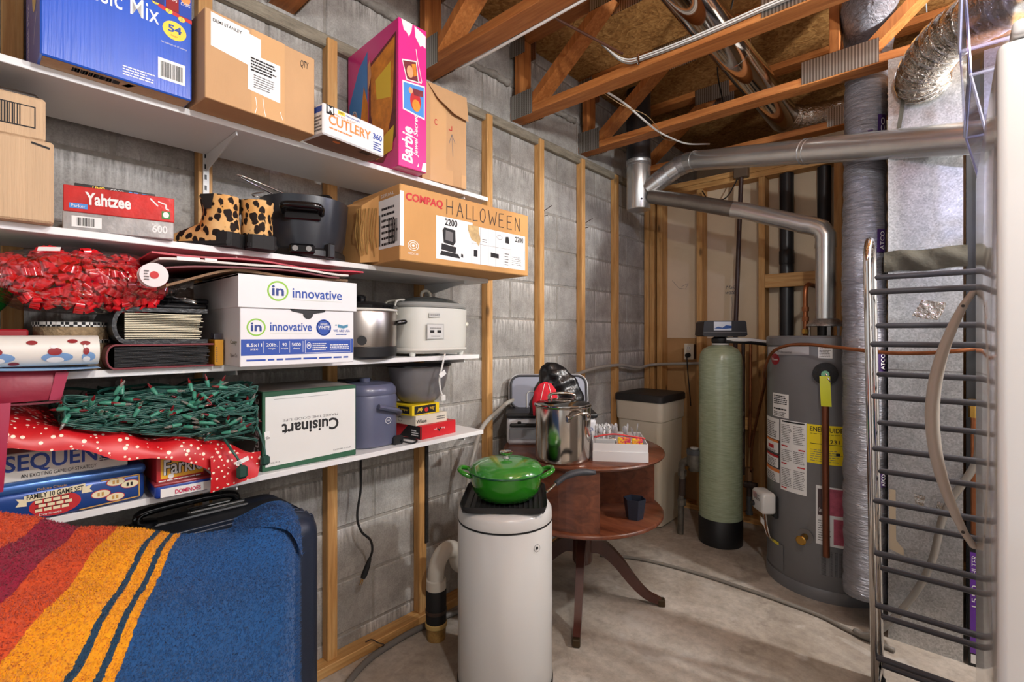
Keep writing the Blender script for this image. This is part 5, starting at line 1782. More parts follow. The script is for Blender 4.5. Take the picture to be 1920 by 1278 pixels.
# folded-over corner
def fold_pt(u, v):
    return (BRC[0] + 0.02 + 0.085 * v * (1 - 0.45 * u) + 0.01 * math.sin(u * 4), BRC[1] - 0.005 - 0.15 * u - 0.06 * v * 0.5,
                              blanket_z(0.0 + 0.137 * u, 0.03 + 0.08 * v) + 0.022 * math.sin(PI * min(1, v * 0.9 + 0.1)) * (1 - u) ** 0.7 + 0.012)


fold = MB().grid(fold_pt, 16, 12)
fold.obj('folded_corner', FLEECE, bl, 180)
# pile
NT = 110000
rs = np.random.RandomState(5)
aa = rs.uniform(-0.003, 0.60, NT)
bb = rs.uniform(0.0, 0.62, NT)
ed = rs.rand(NT) < 0.05
aa[ed] = rs.uniform(-0.004, 0.006, ed.sum())
vs, fs = [], []
for i in range(NT):
    a, b = float(max(0, aa[i])), float(bb[i])
    x, y, z = blanket_pt(a, b) if i > 9000 else fold_pt(float(rs.rand()), float(rs.rand()))
    ph = rs.uniform(0, 6.283)
    le = rs.uniform(0.0035, 0.0065)
    dx, dy = math.cos(ph), math.sin(ph)
    ox = 0.006 if aa[i] < 0.004 else 0.0
    wd = 0.0014
    vs += [(x - dy * wd, y + dx * wd, z - 0.001), (x + dy * wd, y - dx * wd, z - 0.001), (x + dx * le * 0.8, y + dy * le * 0.8 + ox, z + le * 0.55)]
    fs.append((3 * i, 3 * i + 1, 3 * i + 2))
me = bpy.data.meshes.new('pile')
me.from_pydata(vs, [], fs)
me.materials.append(FLEECE)
po = bpy.data.objects.new('pile', me)
COL.objects.link(po)
po.parent = bl
po['kind'] = 'stuff'

# ================================================================ trash can, grill pan, dutch oven
CX, CY = 0.533, 1.265
t = thing('trash_can', 'white cylindrical step trash can standing in front of the block wall', 'trash can', (CX, CY, 0))
CANW = M('white_lacquer', (218, 218, 216), 0.3, coat=0.35)
MB().lathe([(0, 0.018), (0.165, 0.018), (0.167, 0.022), (0.167, 0.570), (0.165, 0.573), (0, 0.573)], 72).obj('body', CANW, t, 40)
MB().lathe([(0, 0), (0.166, 0.0), (0.170, 0.004), (0.170, 0.018), (0.166, 0.0215), (0, 0.0215)], 72).obj('base_ring', BLACK, t, 40)
MB().lathe([(0.164, 0.573), (0.1675, 0.5735), (0.1675, 0.5785), (0.164, 0.579)], 72).obj('seal_ring', BLACK, t, 40)
MB().lathe([(0.1665, 0.579), (0.167, 0.582), (0.165, 0.610), (0.158, 0.622), (0.14, 0.628), (0, 0.629)], 72).obj('lid', CANW, t, 50)
MB().lathe([(0.138, 0.6282), (0.140, 0.6296), (0.138, 0.6302), (0.136, 0.6296)], 72).obj('lid_ring', CANW, t, 50)
pd = math.atan2(-0.5, 0.87)
Rp = Matrix.Rotation(math.radians(4), 4, 'Z')
MB().box((0.165, -0.03, 0.006), (0.215, 0.03, 0.020), 0.005, Rp).obj('pedal', BLACK, t)
Re = Matrix.Rotation(math.radians(-24), 4, 'Z')
ef = Face(t, Re @ Vector((0.1676, 0, 0.52)), Re.to_3x3() @ Vector((0, 1, 0)), (0, 0, 1), 0.0006)
ef.ring(0.042, 0.0, 0.011, 0.0125, 0.0012, GREYINK, 'emblem')
ef.ell(0.042, 0.0, 0.0045, 0.0055, INK, 'emblem')

t = thing('grill_pan', 'black square ridged grill pan lying on the trash can lid', 'pan', (CX - 0.005, CY + 0.005, 0.6305), math.radians(40))
PAN = M('nonstick_black', (36, 36, 38), 0.5)
mb = MB().box((-0.135, -0.135, 0.0), (0.135, 0.135, 0.006), 0.002)
mb.obj('base', PAN, t)
# sloping rim
rim = []
for s, (dx, dy) in enumerate(((1, 0), (0, 1), (-1, 0), (0, -1))):
    pass
n = 72
ring0, ring1 = [], []


def sq(a, r, p=8.0):
    c_, s_ = math.cos(a), math.sin(a)
    q = (abs(c_) ** p + abs(s_) ** p) ** (-1 / p)
    return r * q * c_, r * q * s_


MB().lathe([(0.134, 0.003), (0.139, 0.006), (0.145, 0.021), (0.147, 0.022), (0.147, 0.019), (0.141, 0.0)], 72, (0, 0, 0), 1, 1, None, 9.0).obj('rim', PAN, t, 40)
for i in range(15):
    x = -0.118 + i * 0.0169
    MB().box((x, -0.125, 0.006), (x + 0.005, 0.125, 0.0105), 0.001).obj('ridge', PAN, t)
mb = MB().tube(catmull([(0.147, 0.01, 0.025), (0.165, 0.02, 0.036), (0.19, 0.03, 0.058)], 6), 0.0045, 8)
mb.obj('handle_shank', CHROME, t, 180)
MB().tube(catmull([(0.182, 0.027, 0.050), (0.22, 0.040, 0.074), (0.27, 0.058, 0.084), (0.33, 0.078, 0.078)], 6), [0.010] * 7 + [0.0125] * 8 + [0.012, 0.011, 0.010, 0.008], 10, sx=1.2).obj('handle', M('soft_grip', (58, 60, 66), 0.55), t, 180)

t = thing('dutch_oven', 'glossy green enamelled dutch oven with lid standing on the grill pan', 'pot', (CX - 0.004, CY + 0.010, 0.6417), math.radians(42))
GRN = M('green_enamel', (44, 132, 30), 0.18, coat=0.7)
GRNL = M('green_enamel_lid', (62, 146, 56), 0.14, coat=0.8, noise=(3, 0.15))
MB().lathe([(0, 0.0), (0.080, 0.0), (0.100, 0.006), (0.118, 0.030), (0.128, 0.070), (0.131, 0.092), (0.126, 0.093), (0.120, 0.07), (0, 0.02)], 64).obj('body', GRN, t, 50)
MB().lathe([(0.131, 0.0935), (0.1345, 0.096), (0.134, 0.101), (0.122, 0.112), (0.118, 0.118), (0.09, 0.128), (0.05, 0.135), (0, 0.137)], 64).obj('lid', GRNL, t, 60)
MB().lathe([(0.1335, 0.0934), (0.1352, 0.0945), (0.1348, 0.0985), (0.1335, 0.099)], 64).obj('lid_band', M('dark_green_enamel', (34, 84, 52), 0.2, coat=0.5), t, 40)
MB().lathe([(0, 0.136), (0.012, 0.137), (0.009, 0.145), (0.012, 0.150), (0.022, 0.154), (0.024, 0.160), (0.018, 0.164), (0, 0.165)], 24).obj('knob', CHROME, t, 50)
for s in (-1, 1):
    MB().tube(catmull([(0.122 * s, -0.040, 0.080), (0.148 * s, -0.038, 0.092), (0.164 * s, -0.020, 0.098), (0.166 * s, 0.0, 0.099), (0.164 * s, 0.020, 0.098), (0.148 * s, 0.038, 0.092), (0.122 * s, 0.040, 0.080)], 6), 0.0085, 10).obj('handle', GRN, t, 180)

# ================================================================ drum table
TX, TY = 0.445, 1.885
t = thing('drum_table', 'round mahogany drum table with open shelf and splayed pedestal legs', 'table', (TX, TY, 0))
MAH = NB('mahogany', 0.32, spec=0.5)
v = MAH.coord((1, 6, 6))
nn = MAH.noise(v, 5, 6, 0.6, 0.8)
MAH.color(MAH.ramp(nn, [(0.25, S(72, 36, 24)), (0.5, S(104, 56, 36)), (0.75, S(128, 74, 48))]))
MAH.b.inputs['Coat Weight'].default_value = 0.25
MAH = MAH.m
MAHD = M('dark_mahogany', (74, 40, 32), 0.35, noise=(12, 0.25), stretch=(1, 1, 0.3), coat=0.3)
RT = 0.366
MB().lathe([(0, 0.682), (RT - 0.012, 0.682), (RT - 0.004, 0.687), (RT, 0.694), (RT - 0.004, 0.701), (RT - 0.010, 0.704), (0, 0.704)], 80).obj('table_top', MAH, t, 50)
MB().lathe([(0, 0.415), (RT - 0.016, 0.415), (RT - 0.006, 0.422), (RT - 0.006, 0.430), (RT - 0.012, 0.437), (0, 0.437)], 80).obj('lower_shelf', MAH, t, 50)


def arc_panel(a0, a1, r, th, z0, z1, n=18):
    mb = MB()
    for i in range(n):
        b0 = math.radians(a0 + (a1 - a0) * i / n)
        b1 = math.radians(a0 + (a1 - a0) * (i + 1) / n)
        p = [((r - th) * math.cos(b0), (r - th) * math.sin(b0)), (r * math.cos(b0), r * math.sin(b0)), (r * math.cos(b1), r * math.sin(b1)), ((r - th) * math.cos(b1), (r - th) * math.sin(b1))]
        mb.prism(p, z0, z1, 'xy')
    return mb


# two closed quarters, two open quarters
arc_panel(-140, -46, RT - 0.022, 0.016, 0.4372, 0.6818).obj('curved_panel', MAH, t, 30)
arc_panel(48, 138, RT - 0.022, 0.016, 0.4372, 0.6818).obj('curved_panel', MAH, t, 30)
for a in (-46, 48, 138, 220):
    R_ = Matrix.Rotation(math.radians(a), 4, 'Z')
    MB().box((0.02, -0.008, 0.4374), (RT - 0.024, 0.008, 0.6816), 0, R_).obj('divider', MAH, t)
MB().lathe([(0.0, 0.40), (0.10, 0.40), (0.105, 0.407), (0.10, 0.4148), (0, 0.4148)], 40).obj('mount_block', MAHD, t, 40)
MB().lathe([(0, 0.17), (0.040, 0.17), (0.046, 0.185), (0.046, 0.30), (0.040, 0.315), (0.034, 0.325), (0.042, 0.335), (0.046, 0.35), (0.040, 0.37), (0.052, 0.385), (0.055, 0.3998), (0, 0.3998)], 36).obj('column', MAHD, t, 40)
legm = MB()
lp_ = catmull([(0.035, 0, 0.255), (0.09, 0, 0.245), (0.16, 0, 0.185), (0.225, 0, 0.105), (0.285, 0, 0.047), (0.345, 0, 0.022)], 6)
wds = [0.018] * len(lp_)
vs, fs = [], []
for i, p in enumerate(lp_):
    d = (lp_[min(i + 1, len(lp_) - 1)] - lp_[max(i - 1, 0)]).normalized()
    nrm = Vector((-d.z, 0, d.x))
    g = i / (len(lp_) - 1)
    hh = 0.034 * (1 - g) + 0.013 * g
    ww = 0.019 * (1 - g) + 0.014 * g
    for sy_, sn in ((-1, -1), (1, -1), (1, 1), (-1, 1)):
        vs.append(p + Vector((0, ww * sy_, 0)) + nrm * hh * sn)
for i in range(len(lp_) - 1):
    for q in range(4):
        fs.append((4 * i + q, 4 * i + (q + 1) % 4, 4 * i + 4 + (q + 1) % 4, 4 * i + 4 + q))
fs += [(0, 1, 2, 3), tuple(4 * (len(lp_) - 1) + q for q in (3, 2, 1, 0))]
legm.add(vs, fs)
lme = legm.mesh('leg', MAHD, 35)
cap = MB().box((0.335, -0.016, 0.0), (0.368, 0.016, 0.034), 0.006, None, 2).mesh('foot_cap', M('aged_brass', (84, 70, 52), 0.35, 0.8))
for a in (-60, 32, 122, 212):
    o = bpy.data.objects.new('leg', lme)
    COL.objects.link(o)
    o.parent = t
    o.rotation_euler = (0, 0, math.radians(a))
    c_ = bpy.data.objects.new('foot_cap', cap)
    COL.objects.link(c_)
    c_.parent = o

# small navy cup on the lower shelf
t = thing('pen_cup', 'small dark navy faceted plastic holder on the lower shelf of the drum table', 'holder', (TX + 0.262, TY + 0.005, 0.4375), 0.3)
MB().lathe([(0, 0), (0.036, 0), (0.048, 0.085), (0.044, 0.085), (0.034, 0.004), (0, 0.004)], 6).obj('body', M('navy_plastic', (34, 40, 54), 0.4), t, 20)

# ---------------------------------------------------------------- stock pot with glass lid
t = thing('stock_pot', 'tall shiny stainless stock pot with glass lid on the drum table', 'pot', (0.512, 1.640, 0.7045))
MB().lathe([(0, 0.0), (0.106, 0.0), (0.112, 0.006), (0.1145, 0.02), (0.1145, 0.218), (0.119, 0.223), (0.1195, 0.226), (0.112, 0.227), (0.1115, 0.03), (0, 0.02)], 72).obj('body', STEEL, t, 40)
MB().lathe([(0.112, 0.2275), (0.1175, 0.228), (0.1175, 0.231), (0.110, 0.232), (0.110, 0.228)], 64).obj('lid_rim', CHROME, t, 40)
MB().lathe([(0.110, 0.231), (0.08, 0.239), (0.04, 0.243), (0, 0.244)], 48).obj('lid_glass', LIDGLASS, t, 180)
MB().tube([(0.045 * math.cos(2 * PI * i / 28), 0.045 * math.sin(2 * PI * i / 28), 0.2445) for i in range(28)], 0.002, 6, True).obj('lid_collar', CHROME, t, 180)
Rh = Matrix.Rotation(math.radians(42), 4, 'Z')
MB().tube([Rh @ Vector(p) for p in catmull([(-0.055, 0.035, 0.240), (-0.050, 0.035, 0.262), (0.0, 0.035, 0.268), (0.050, 0.035, 0.262), (0.055, 0.035, 0.240)], 6)], 0.006, 8).obj('lid_handle', STEEL, t, 180)
for a in (-22, 158):
    R_ = Matrix.Rotation(math.radians(a), 4, 'Z')
    MB().tube([R_ @ Vector(p) for p in catmull([(0.113, -0.045, 0.185), (0.130, -0.043, 0.190), (0.146, -0.030, 0.205), (0.150, 0.0, 0.210), (0.146, 0.030, 0.205), (0.130, 0.043, 0.190), (0.113, 0.045, 0.185)], 6)], 0.0048, 8).obj('side_handle', STEEL, t, 180)
    for s in (-0.045, 0.045):
        MB().box((0.110, s - 0.010, 0.172), (0.119, s + 0.010, 0.196), 0.003, R_).obj('handle_mount', STEEL, t)

# ---------------------------------------------------------------- white appliance with its lid open
ROT = math.radians(42)
t = thing('kitchen_appliance', 'white and black kitchen appliance with its grey lid standing open behind the stock pot', 'appliance', (0.175, 1.660, 0.7045), ROT)
BMW = M('appliance_white', (206, 206, 210), 0.35)
MB().box((0, 0.0, 0.0), (0.42, 0.20, 0.125), 0.022, None, 4).obj('body', BMW, t, 50)
MB().box((0.01, 0.01, 0.0), (0.41, 0.19, 0.013), 0.004).obj('base', M('appliance_grey', (150, 150, 156), 0.4), t)
MB().box((-0.005, -0.006, 0.1255), (0.425, 0.205, 0.150), 0.010, None, 3).obj('top_rim', BLACK, t, 50)
MB().box((0.015, -0.016, 0.085), (0.20, 0.004, 0.103), 0.006, None, 2).obj('front_grip', BLACK, t)
MB().box((0.05, -0.012, 0.103), (0.068, 0.0, 0.112), 0.003).obj('latch', BLACK, t)
MB().box((0.012, -0.003, 0.030), (0.17, 0.001, 0.078), 0.004).obj('front_panel', M('silver_panel', (170, 170, 176), 0.3, 0.5), t)
MB().tube([(0.01, -0.001, 0.026), (0.41, -0.001, 0.026)], 0.0012, 5).obj('seam', GREYINK, t)
fcs = Face(t, (0.30, 0, 0), (1, 0, 0), (0, 0, 1), 0.0008)
fcs.strokes([[(0.055, 0.05), (0.06, 0.075), (0.08, 0.085), (0.10, 0.08), (0.105, 0.05), (0.055, 0.05)]], 0.002, BLUEINK, 'emblem')
fcs.text('Wolf', 0.062, 0.06, 0.098, 0.072, BLUEINK)
# lid, upright at the back
Rl = Matrix.Translation((0, 0.175, 0.145)) @ Matrix.Rotation(math.radians(-12), 4, 'X')


def rr(x0, z0, x1, z1, r, n=7):
    o_ = []
    for cx_, cz_, a0 in ((x1 - r, z0 + r, -90), (x1 - r, z1 - r, 0), (x0 + r, z1 - r, 90), (x0 + r, z0 + r, 180)):
        for i in range(n):
            a = math.radians(a0 + 90 * i / (n - 1))
            o_.append((cx_ + r * math.cos(a), cz_ + r * math.sin(a)))
    return o_


MB().prism(rr(0.02, 0.0, 0.40, 0.165, 0.045), 0.0, 0.028, 'xz', Rl).obj('lid', M('lid_grey', (146, 150, 166), 0.3), t, 40)
MB().tube([Rl @ Vector((p[0], -0.001, p[1])) for p in rr(0.02, 0.0, 0.40, 0.165, 0.045)], 0.006, 8, True).obj('lid_gasket', M('dark_grey_gasket', (66, 66, 70), 0.5), t, 180)
MB().tube([Rl @ Vector((p[0], 0.029, p[1])) for p in rr(0.012, -0.004, 0.408, 0.172, 0.05)], 0.006, 8, True).obj('lid_edge', M('lid_rim_white', (210, 210, 212), 0.3), t, 180)
MB().tube([Rl @ Vector((p[0], -0.002, p[1])) for p in rr(0.10, -0.02, 0.24, 0.085, 0.018)], 0.0024, 6, True).obj('lid_recess_edge', WHITE, t, 180)
MB().prism(rr(0.155, -0.01, 0.215, 0.04, 0.006), -0.003, -0.0005, 'xz', Rl).obj('lid_plate', M('plate_pale', (190, 196, 206), 0.3), t)

# black plastic bag tucked into the open appliance
t = thing('plastic_bag', 'crumpled black plastic bag stuffed in the open appliance', 'bag', (0.360, 1.780, 0.8555), ROT)
rnd = random.Random(8)
OUT = [(-0.115, 0.0), (-0.112, 0.045), (-0.092, 0.105), (-0.072, 0.155), (-0.060, 0.220), (-0.035, 0.238), (0.005, 0.236), (0.055, 0.210), (0.095, 0.170), (0.125, 0.115), (0.142, 0.055), (0.150, 0.0)]


def bagw(u, v):
    x = u * (len(OUT) - 1)
    i = min(int(x), len(OUT) - 2)
    g = x - i
    ox, oz = OUT[i][0] * (1 - g) + OUT[i + 1][0] * g, OUT[i][1] * (1 - g) + OUT[i + 1][1] * g
    s = 1 - v
    puff = 0.045 * math.sqrt(max(0, 1 - s * s))
    x_, z_ = 0.02 + (ox - 0.02) * s, 0.05 + (oz - 0.05) * s
    if oz < 0.02:
        z_ = max(0.0, z_)
    return (x_ + 0.004 * math.sin(z_ * 90), -puff - 0.006 * math.sin(x_ * 70 + z_ * 40) - 0.004 * math.sin(z_ * 110 - x_ * 50), max(0.001, z_))


MB().grid(bagw, 44, 16).grid(lambda u, v: (bagw(u, v)[0], 0.004 + 0.3 * (0.045 * math.sqrt(max(0, 1 - (1 - v) ** 2))), bagw(u, v)[2]), 44, 16).obj('film', M('black_bag_film', (18, 18, 20), 0.28, bump=(18, 0.6)), t, 60)
# red oven mitt
t = thing('oven_mitt', 'red oven mitt with white piping in front of the black bag', 'mitt', (0.362, 1.722, 0.8555), ROT)
mo = [(-0.060, 0.0), (-0.064, 0.06), (-0.055, 0.108), (-0.033, 0.141), (-0.006, 0.153), (0.022, 0.144), (0.042, 0.117), (0.053, 0.067), (0.057, 0.0)]


def mitt(u, v):
    x = u * (len(mo) - 1)
    i = min(int(x), len(mo) - 2)
    g = x - i
    ox, oz = mo[i][0] * (1 - g) + mo[i + 1][0] * g, mo[i][1] * (1 - g) + mo[i + 1][1] * g
    s = 1 - v
    return (ox * s, -0.022 * math.sqrt(max(0, 1 - s * s)), max(0.0, 0.02 * v + oz * s))


MB().grid(mitt, 32, 10).grid(lambda u, v: (mitt(u, v)[0], 0.008 - mitt(u, v)[1] * 0.1, mitt(u, v)[2]), 32, 10).obj('fabric', M('red_cotton', (204, 24, 44), 0.8, bump=(60, 0.2)), t, 60)
for xs in ((-0.032, -0.028, -0.010), (0.020, 0.024, 0.008)):
    MB().tube(catmull([(xs[0], -0.019, 0.0), (xs[1], -0.021, 0.068), (xs[2], -0.010, 0.144)], 8), 0.0016, 6).obj('piping', WHITE, t, 180)
MB().tube(catmull([(0.040, -0.006, 0.028), (0.052, -0.01, 0.022), (0.058, -0.01, 0.006)], 6), 0.004, 6).obj('hanging_loop', WHITE, t, 180)

# ---------------------------------------------------------------- open white carton tray with cutlery
TO = (0.624, 1.694)
TD = math.atan2(1.824 - 1.694, 0.806 - 0.616)
t = thing('cutlery_tray', 'open white cardboard tray of party cutlery near the edge of the drum table', 'tray', (TO[0], TO[1], 0.7045), TD)
TW, TDP, TH = 0.220, 0.255, 0.072
TRW = M('white_tray_card', (226, 226, 228), 0.5)
MB().box((0, 0, 0), (TW, TDP, 0.003)).obj('bottom', TRW, t)
for lo, hi in (((0, 0, 0.003), (TW, 0.003, TH)), ((0, TDP - 0.003, 0.003), (TW, TDP, TH)), ((0, 0.003, 0.003), (0.003, TDP - 0.003, TH)), ((TW - 0.003, 0.003, 0.003), (TW, TDP - 0.003, TH))):
    MB().box(lo, hi).obj('side', TRW, t)
MB().box((-0.001, -0.0035, 0.0), (TW + 0.001, -0.0005, 0.040)).obj('outer_sleeve', TRW, t)
cosT, sinT = math.cos(TD), math.sin(TD)


def tray(x, y, z):
    return (TO[0] + cosT * x - sinT * y, TO[1] + sinT * x + cosT * y, 0.7045 + z)


t = thing('zip_bag', 'clear zip bag of plastic cutlery with a red seal in the white tray', 'bag', tray(0, 0, 0.0035), TD)
MB().grid(lambda u, v: (0.006 + 0.205 * u, 0.03 + 0.03 * math.sin(PI * v) + 0.004 * math.sin(9 * u), 0.002 + (0.098 - 0.02 * abs(u - 0.4)) * v), 16, 10).obj('film', FILM, t, 180)
MB().grid(lambda u, v: (0.006 + 0.205 * u, 0.12 - 0.03 * math.sin(PI * v), 0.002 + (0.098 - 0.02 * abs(u - 0.4)) * v), 16, 10).obj('film', FILM, t, 180)
MB().tube(catmull([(0.006, 0.030, 0.088), (0.08, 0.034, 0.100), (0.15, 0.032, 0.094), (0.212, 0.030, 0.086)], 6), 0.0035, 6).obj('zip_seal', M('red_seal', (206, 60, 60), 0.4), t, 180)
CL = M('clear_cutlery', (206, 206, 210), 0.15, trans=0.4)
spoon = MB()
spoon.box((-0.0035, -0.001, 0.0), (0.0035, 0.001, 0.075))
spoon.lathe([(0, 0.073), (0.007, 0.078), (0.011, 0.092), (0.008, 0.106), (0, 0.112)], 10, (0, 0, 0), 1, 0.25)
spm = spoon.mesh('plastic_spoon', CL, 50)
SPLAB = 'clear plastic spoon in the white tray'
rnd = random.Random(31)
for i in range(16):
    o = bpy.data.objects.new('plastic_spoon', spm)
    COL.objects.link(o)
    o.location = tray(0.025 + 0.175 * rnd.random(), 0.14 + 0.09 * rnd.random(), 0.006)
    o.rotation_euler = (rnd.uniform(-0.25, 0.1), rnd.uniform(-0.2, 0.2), rnd.uniform(0, 6))
    tag(o, SPLAB, 'spoon', 'plastic spoons in the tray')
t = thing('candy_packet', 'purple and yellow snack packet in the front of the white tray', 'packet', tray(0.100, 0.012, 0.004), TD)
k = NB('packet_print', 0.3)
k.color(k.ramp(k.noise(k.coord((1, 1, 1)), 45, 3, 0.6, 1.0), [(0.3, S(120, 30, 90)), (0.45, S(210, 40, 90)), (0.55, S(240, 180, 40)), (0.7, S(150, 200, 60))]))
MB().box((0, 0, 0), (0.052, 0.010, 0.092), 0.004).obj('wrapper', k.m, t)
t = thing('candy_packet', 'red and green snack packet beside the purple one in the tray', 'packet', tray(0.156, 0.012, 0.004), TD)
MB().box((0, 0, 0), (0.044, 0.010, 0.088), 0.004).obj('wrapper', k.m, t)
t = thing('napkin_ring', 'small steel ring lying in the front of the white tray', 'ring', tray(0.078, 0.018, 0.055), TD)
MB().tube([(0.016 * math.cos(2 * PI * i / 20), 0, 0.018 + 0.016 * math.sin(2 * PI * i / 20)) for i in range(20)], 0.004, 6, True).obj('band', CHROME, t, 180)
t = thing('clamshell_box', 'low clear plastic clamshell at the front left of the white tray', 'box', tray(0.008, 0.012, 0.0035), TD)
MB().box((0, 0, 0), (0.080, 0.016, 0.084), 0.003).obj('body', M('translucent_plastic', (206, 208, 210), 0.2, trans=0.3), t)
t = thing('straw_bundle', 'bundle of black and white dotted paper straws in the white tray', 'straws', tray(0.02, 0.14, 0.0035), TD)
k = NB('dotted_straw', 0.5)
vo = k.n('ShaderNodeTexVoronoi')
vo.inputs['Scale'].default_value = 130
k.l(k.coord((1, 1, 1)), vo.inputs['Vector'])
k.color(k.ramp(vo.outputs['Distance'], [(0.3, S(40, 40, 44)), (0.4, S(226, 226, 226))]))
for i in range(14):
    x, y = 0.0 + 0.009 * (i % 7), 0.0 + 0.012 * (i // 7)
    MB().tube([(x, y, 0), (x + rnd.uniform(-0.004, 0.010), y + rnd.uniform(0, 0.01), 0.115 + rnd.uniform(-0.008, 0.008))], 0.0035, 7).obj('straw', k.m, t, 60)
# ================================================================ water softener: brine tank, resin tank
t = thing('brine_tank', 'square beige plastic brine tank with a black lid in the corner', 'tank', (0.052, 2.855, 0))
BEI = M('beige_plastic', (206, 198, 178), 0.45, noise=(3, 0.03))
mb = MB()
pr = []
for z, ins in ((0.0, 0.018), (0.02, 0.010), (0.66, 0.004), (0.678, 0.004)):
    pr.append((z, ins))


def sqring(z, ins, r=0.035, n=5, W=0.326, D=0.365):
    o_ = []
    for cx_, cy_, a0 in ((W - ins - r, ins + r, -90), (W - ins - r, D - ins - r, 0), (ins + r, D - ins - r, 90), (ins + r, ins + r, 180)):
        for i in range(n):
            a = math.radians(a0 + 90 * i / (n - 1))
            o_.append((cx_ + r * math.cos(a), cy_ + r * math.sin(a), z))
    return o_


def loft(rings, caps=True):
    mb = MB()
    n = len(rings[0])
    vs = [p for r_ in rings for p in r_]
    fs = []
    for i in range(len(rings) - 1):
        for q in range(n):
            fs.append((i * n + q, i * n + (q + 1) % n, (i + 1) * n + (q + 1) % n, (i + 1) * n + q))
    if caps:
        fs.append(tuple(range(n))[::-1])
        fs.append(tuple((len(rings) - 1) * n + q for q in range(n)))
    return mb.add(vs, fs)


loft([sqring(0.0, 0.03), sqring(0.012, 0.016), sqring(0.664, 0.008), sqring(0.672, 0.0), sqring(0.79, -0.003)]).obj('body', BEI, t, 40)
loft([sqring(0.7905, -0.008), sqring(0.828, -0.008), sqring(0.836, -0.002), sqring(0.838, 0.012)]).obj('lid', M('black_lid', (36, 35, 35), 0.55, noise=(5, 0.2)), t, 40)
for x in (0.035, 0.275):
    MB().box((x, 0.0085, 0.03), (x + 0.018, 0.0125, 0.64), 0.0015).obj('side_rib', BEI, t)
t = thing('resin_tank', 'tall green fibreglass water softener tank with a black control head', 'water softener', (0.70, 2.953, 0))
k = NB('green_fibreglass', 0.22, spec=0.5)
v = k.coord((1, 1, 1))
k.color(k.ramp(k.noise(k.coord((2, 2, 14)), 9, 5, 0.6), [(0.3, S(140, 154, 126)), (0.7, S(168, 180, 152))]))
k.b.inputs['Coat Weight'].default_value = 0.3
wv = k.n('ShaderNodeTexWave')
wv.wave_type = 'BANDS'
wv.bands_direction = 'Z'
wv.inputs['Scale'].default_value = 60
wv.inputs['Distortion'].default_value = 3
k.l(v, wv.inputs['Vector'])
k.bump(wv.outputs['Fac'], 0.10, 0.002)
MB().lathe([(0, 0.06), (0.116, 0.08), (0.1195, 0.12), (0.1195, 1.07), (0.114, 1.105), (0.095, 1.135), (0.06, 1.155), (0.045, 1.16), (0, 1.16)], 56).obj('tank', k.m, t, 50)
MB().lathe([(0, 0), (0.117, 0.0), (0.121, 0.004), (0.1225, 0.150), (0.1205, 0.153), (0, 0.153)], 56).obj('base', BLACK, t, 40)
MB().lathe([(0.046, 1.1605), (0.048, 1.1605), (0.048, 1.168), (0, 1.168)], 30).obj('collar', WHITE, t, 40)
MB().lathe([(0, 1.1685), (0.044, 1.1685), (0.05, 1.18), (0.05, 1.197), (0.035, 1.208), (0, 1.208)], 30).obj('valve_body', BLACK, t, 40)
Rh = Matrix.Rotation(math.radians(38), 4, 'Z')
MB().prism([(-0.125, 1.218), (-0.11, 1.2085), (0.11, 1.2085), (0.125, 1.218), (0.118, 1.292), (0.11, 1.30), (-0.11, 1.30), (-0.118, 1.292)], -0.075, 0.075, 'xz', Rh).obj('control_head', M('head_black', (30, 30, 33), 0.4), t)
hf = Face(t, Rh @ Vector((-0.125, -0.0755, 1.2085)), Rh.to_3x3() @ Vector((1, 0, 0)), (0, 0, 1), 0.0008)
hf.rect(0.062, 0.036, 0.160, 0.086, M('screen_white', (206, 214, 224), 0.2), 'label_panel')
hf.poly([(0.062, 0.046), (0.085, 0.058), (0.11, 0.052), (0.13, 0.066), (0.160, 0.062), (0.160, 0.048), (0.12, 0.044)], M('screen_blue', (40, 80, 150), 0.2), 'wave_print', 1)
hf.rect(0.004, 0.024, 0.246, 0.027, GREYINK, 'ridge_line')
for s, mt, zz in ((0.06, WHITE, 1.196), (0.075, WHITE, 1.188), (0.06, BLACK, 1.180)):
    pts = [Vector((0.03, -0.02, zz)), Vector((s + 0.02, -0.01, zz)), Vector((0.15, 0.05, zz - 0.005)), Vector((0.22, 0.20, zz - 0.02)), Vector((0.22, 0.38, zz - 0.03))]
    MB().tube(catmull(pts, 6), 0.008 if mt is WHITE else 0.011, 8).obj('water_tube', mt, t, 180)

# drain hose from the softener along the walls down to the standpipe
t = thing('drain_hose', 'translucent grey drain hose running along both walls down to the standpipe', 'hose', (0, 0, 0))
HOSE = M('translucent_hose', (176, 172, 164), 0.35, trans=0.15)
pts = [(0.62, 3.05, 1.05), (0.50, 3.30, 1.03), (0.30, 3.34, 1.015), (0.09, 3.325, 1.0), (0.065, 3.15, 0.985), (0.062, 2.905, 1.015), (0.062, 2.60, 1.01), (0.064, 2.30, 0.97), (0.066, 2.0, 0.92), (0.07, 1.80, 0.885), (0.08, 1.725, 0.860), (0.12, 1.56, 0.80), (0.155, 1.47, 0.70), (0.16, 1.438, 0.611), (0.16, 1.416, 0.50), (0.165, 1.40, 0.40)]
MB().tube(catmull(pts, 6), 0.0105, 10).obj('tube', HOSE, t, 180)
MB().tube([(0.16, 1.418, 0.50), (0.16, 1.414, 0.55)], 0.016, 14).obj('coupling', WHITE, t, 40)

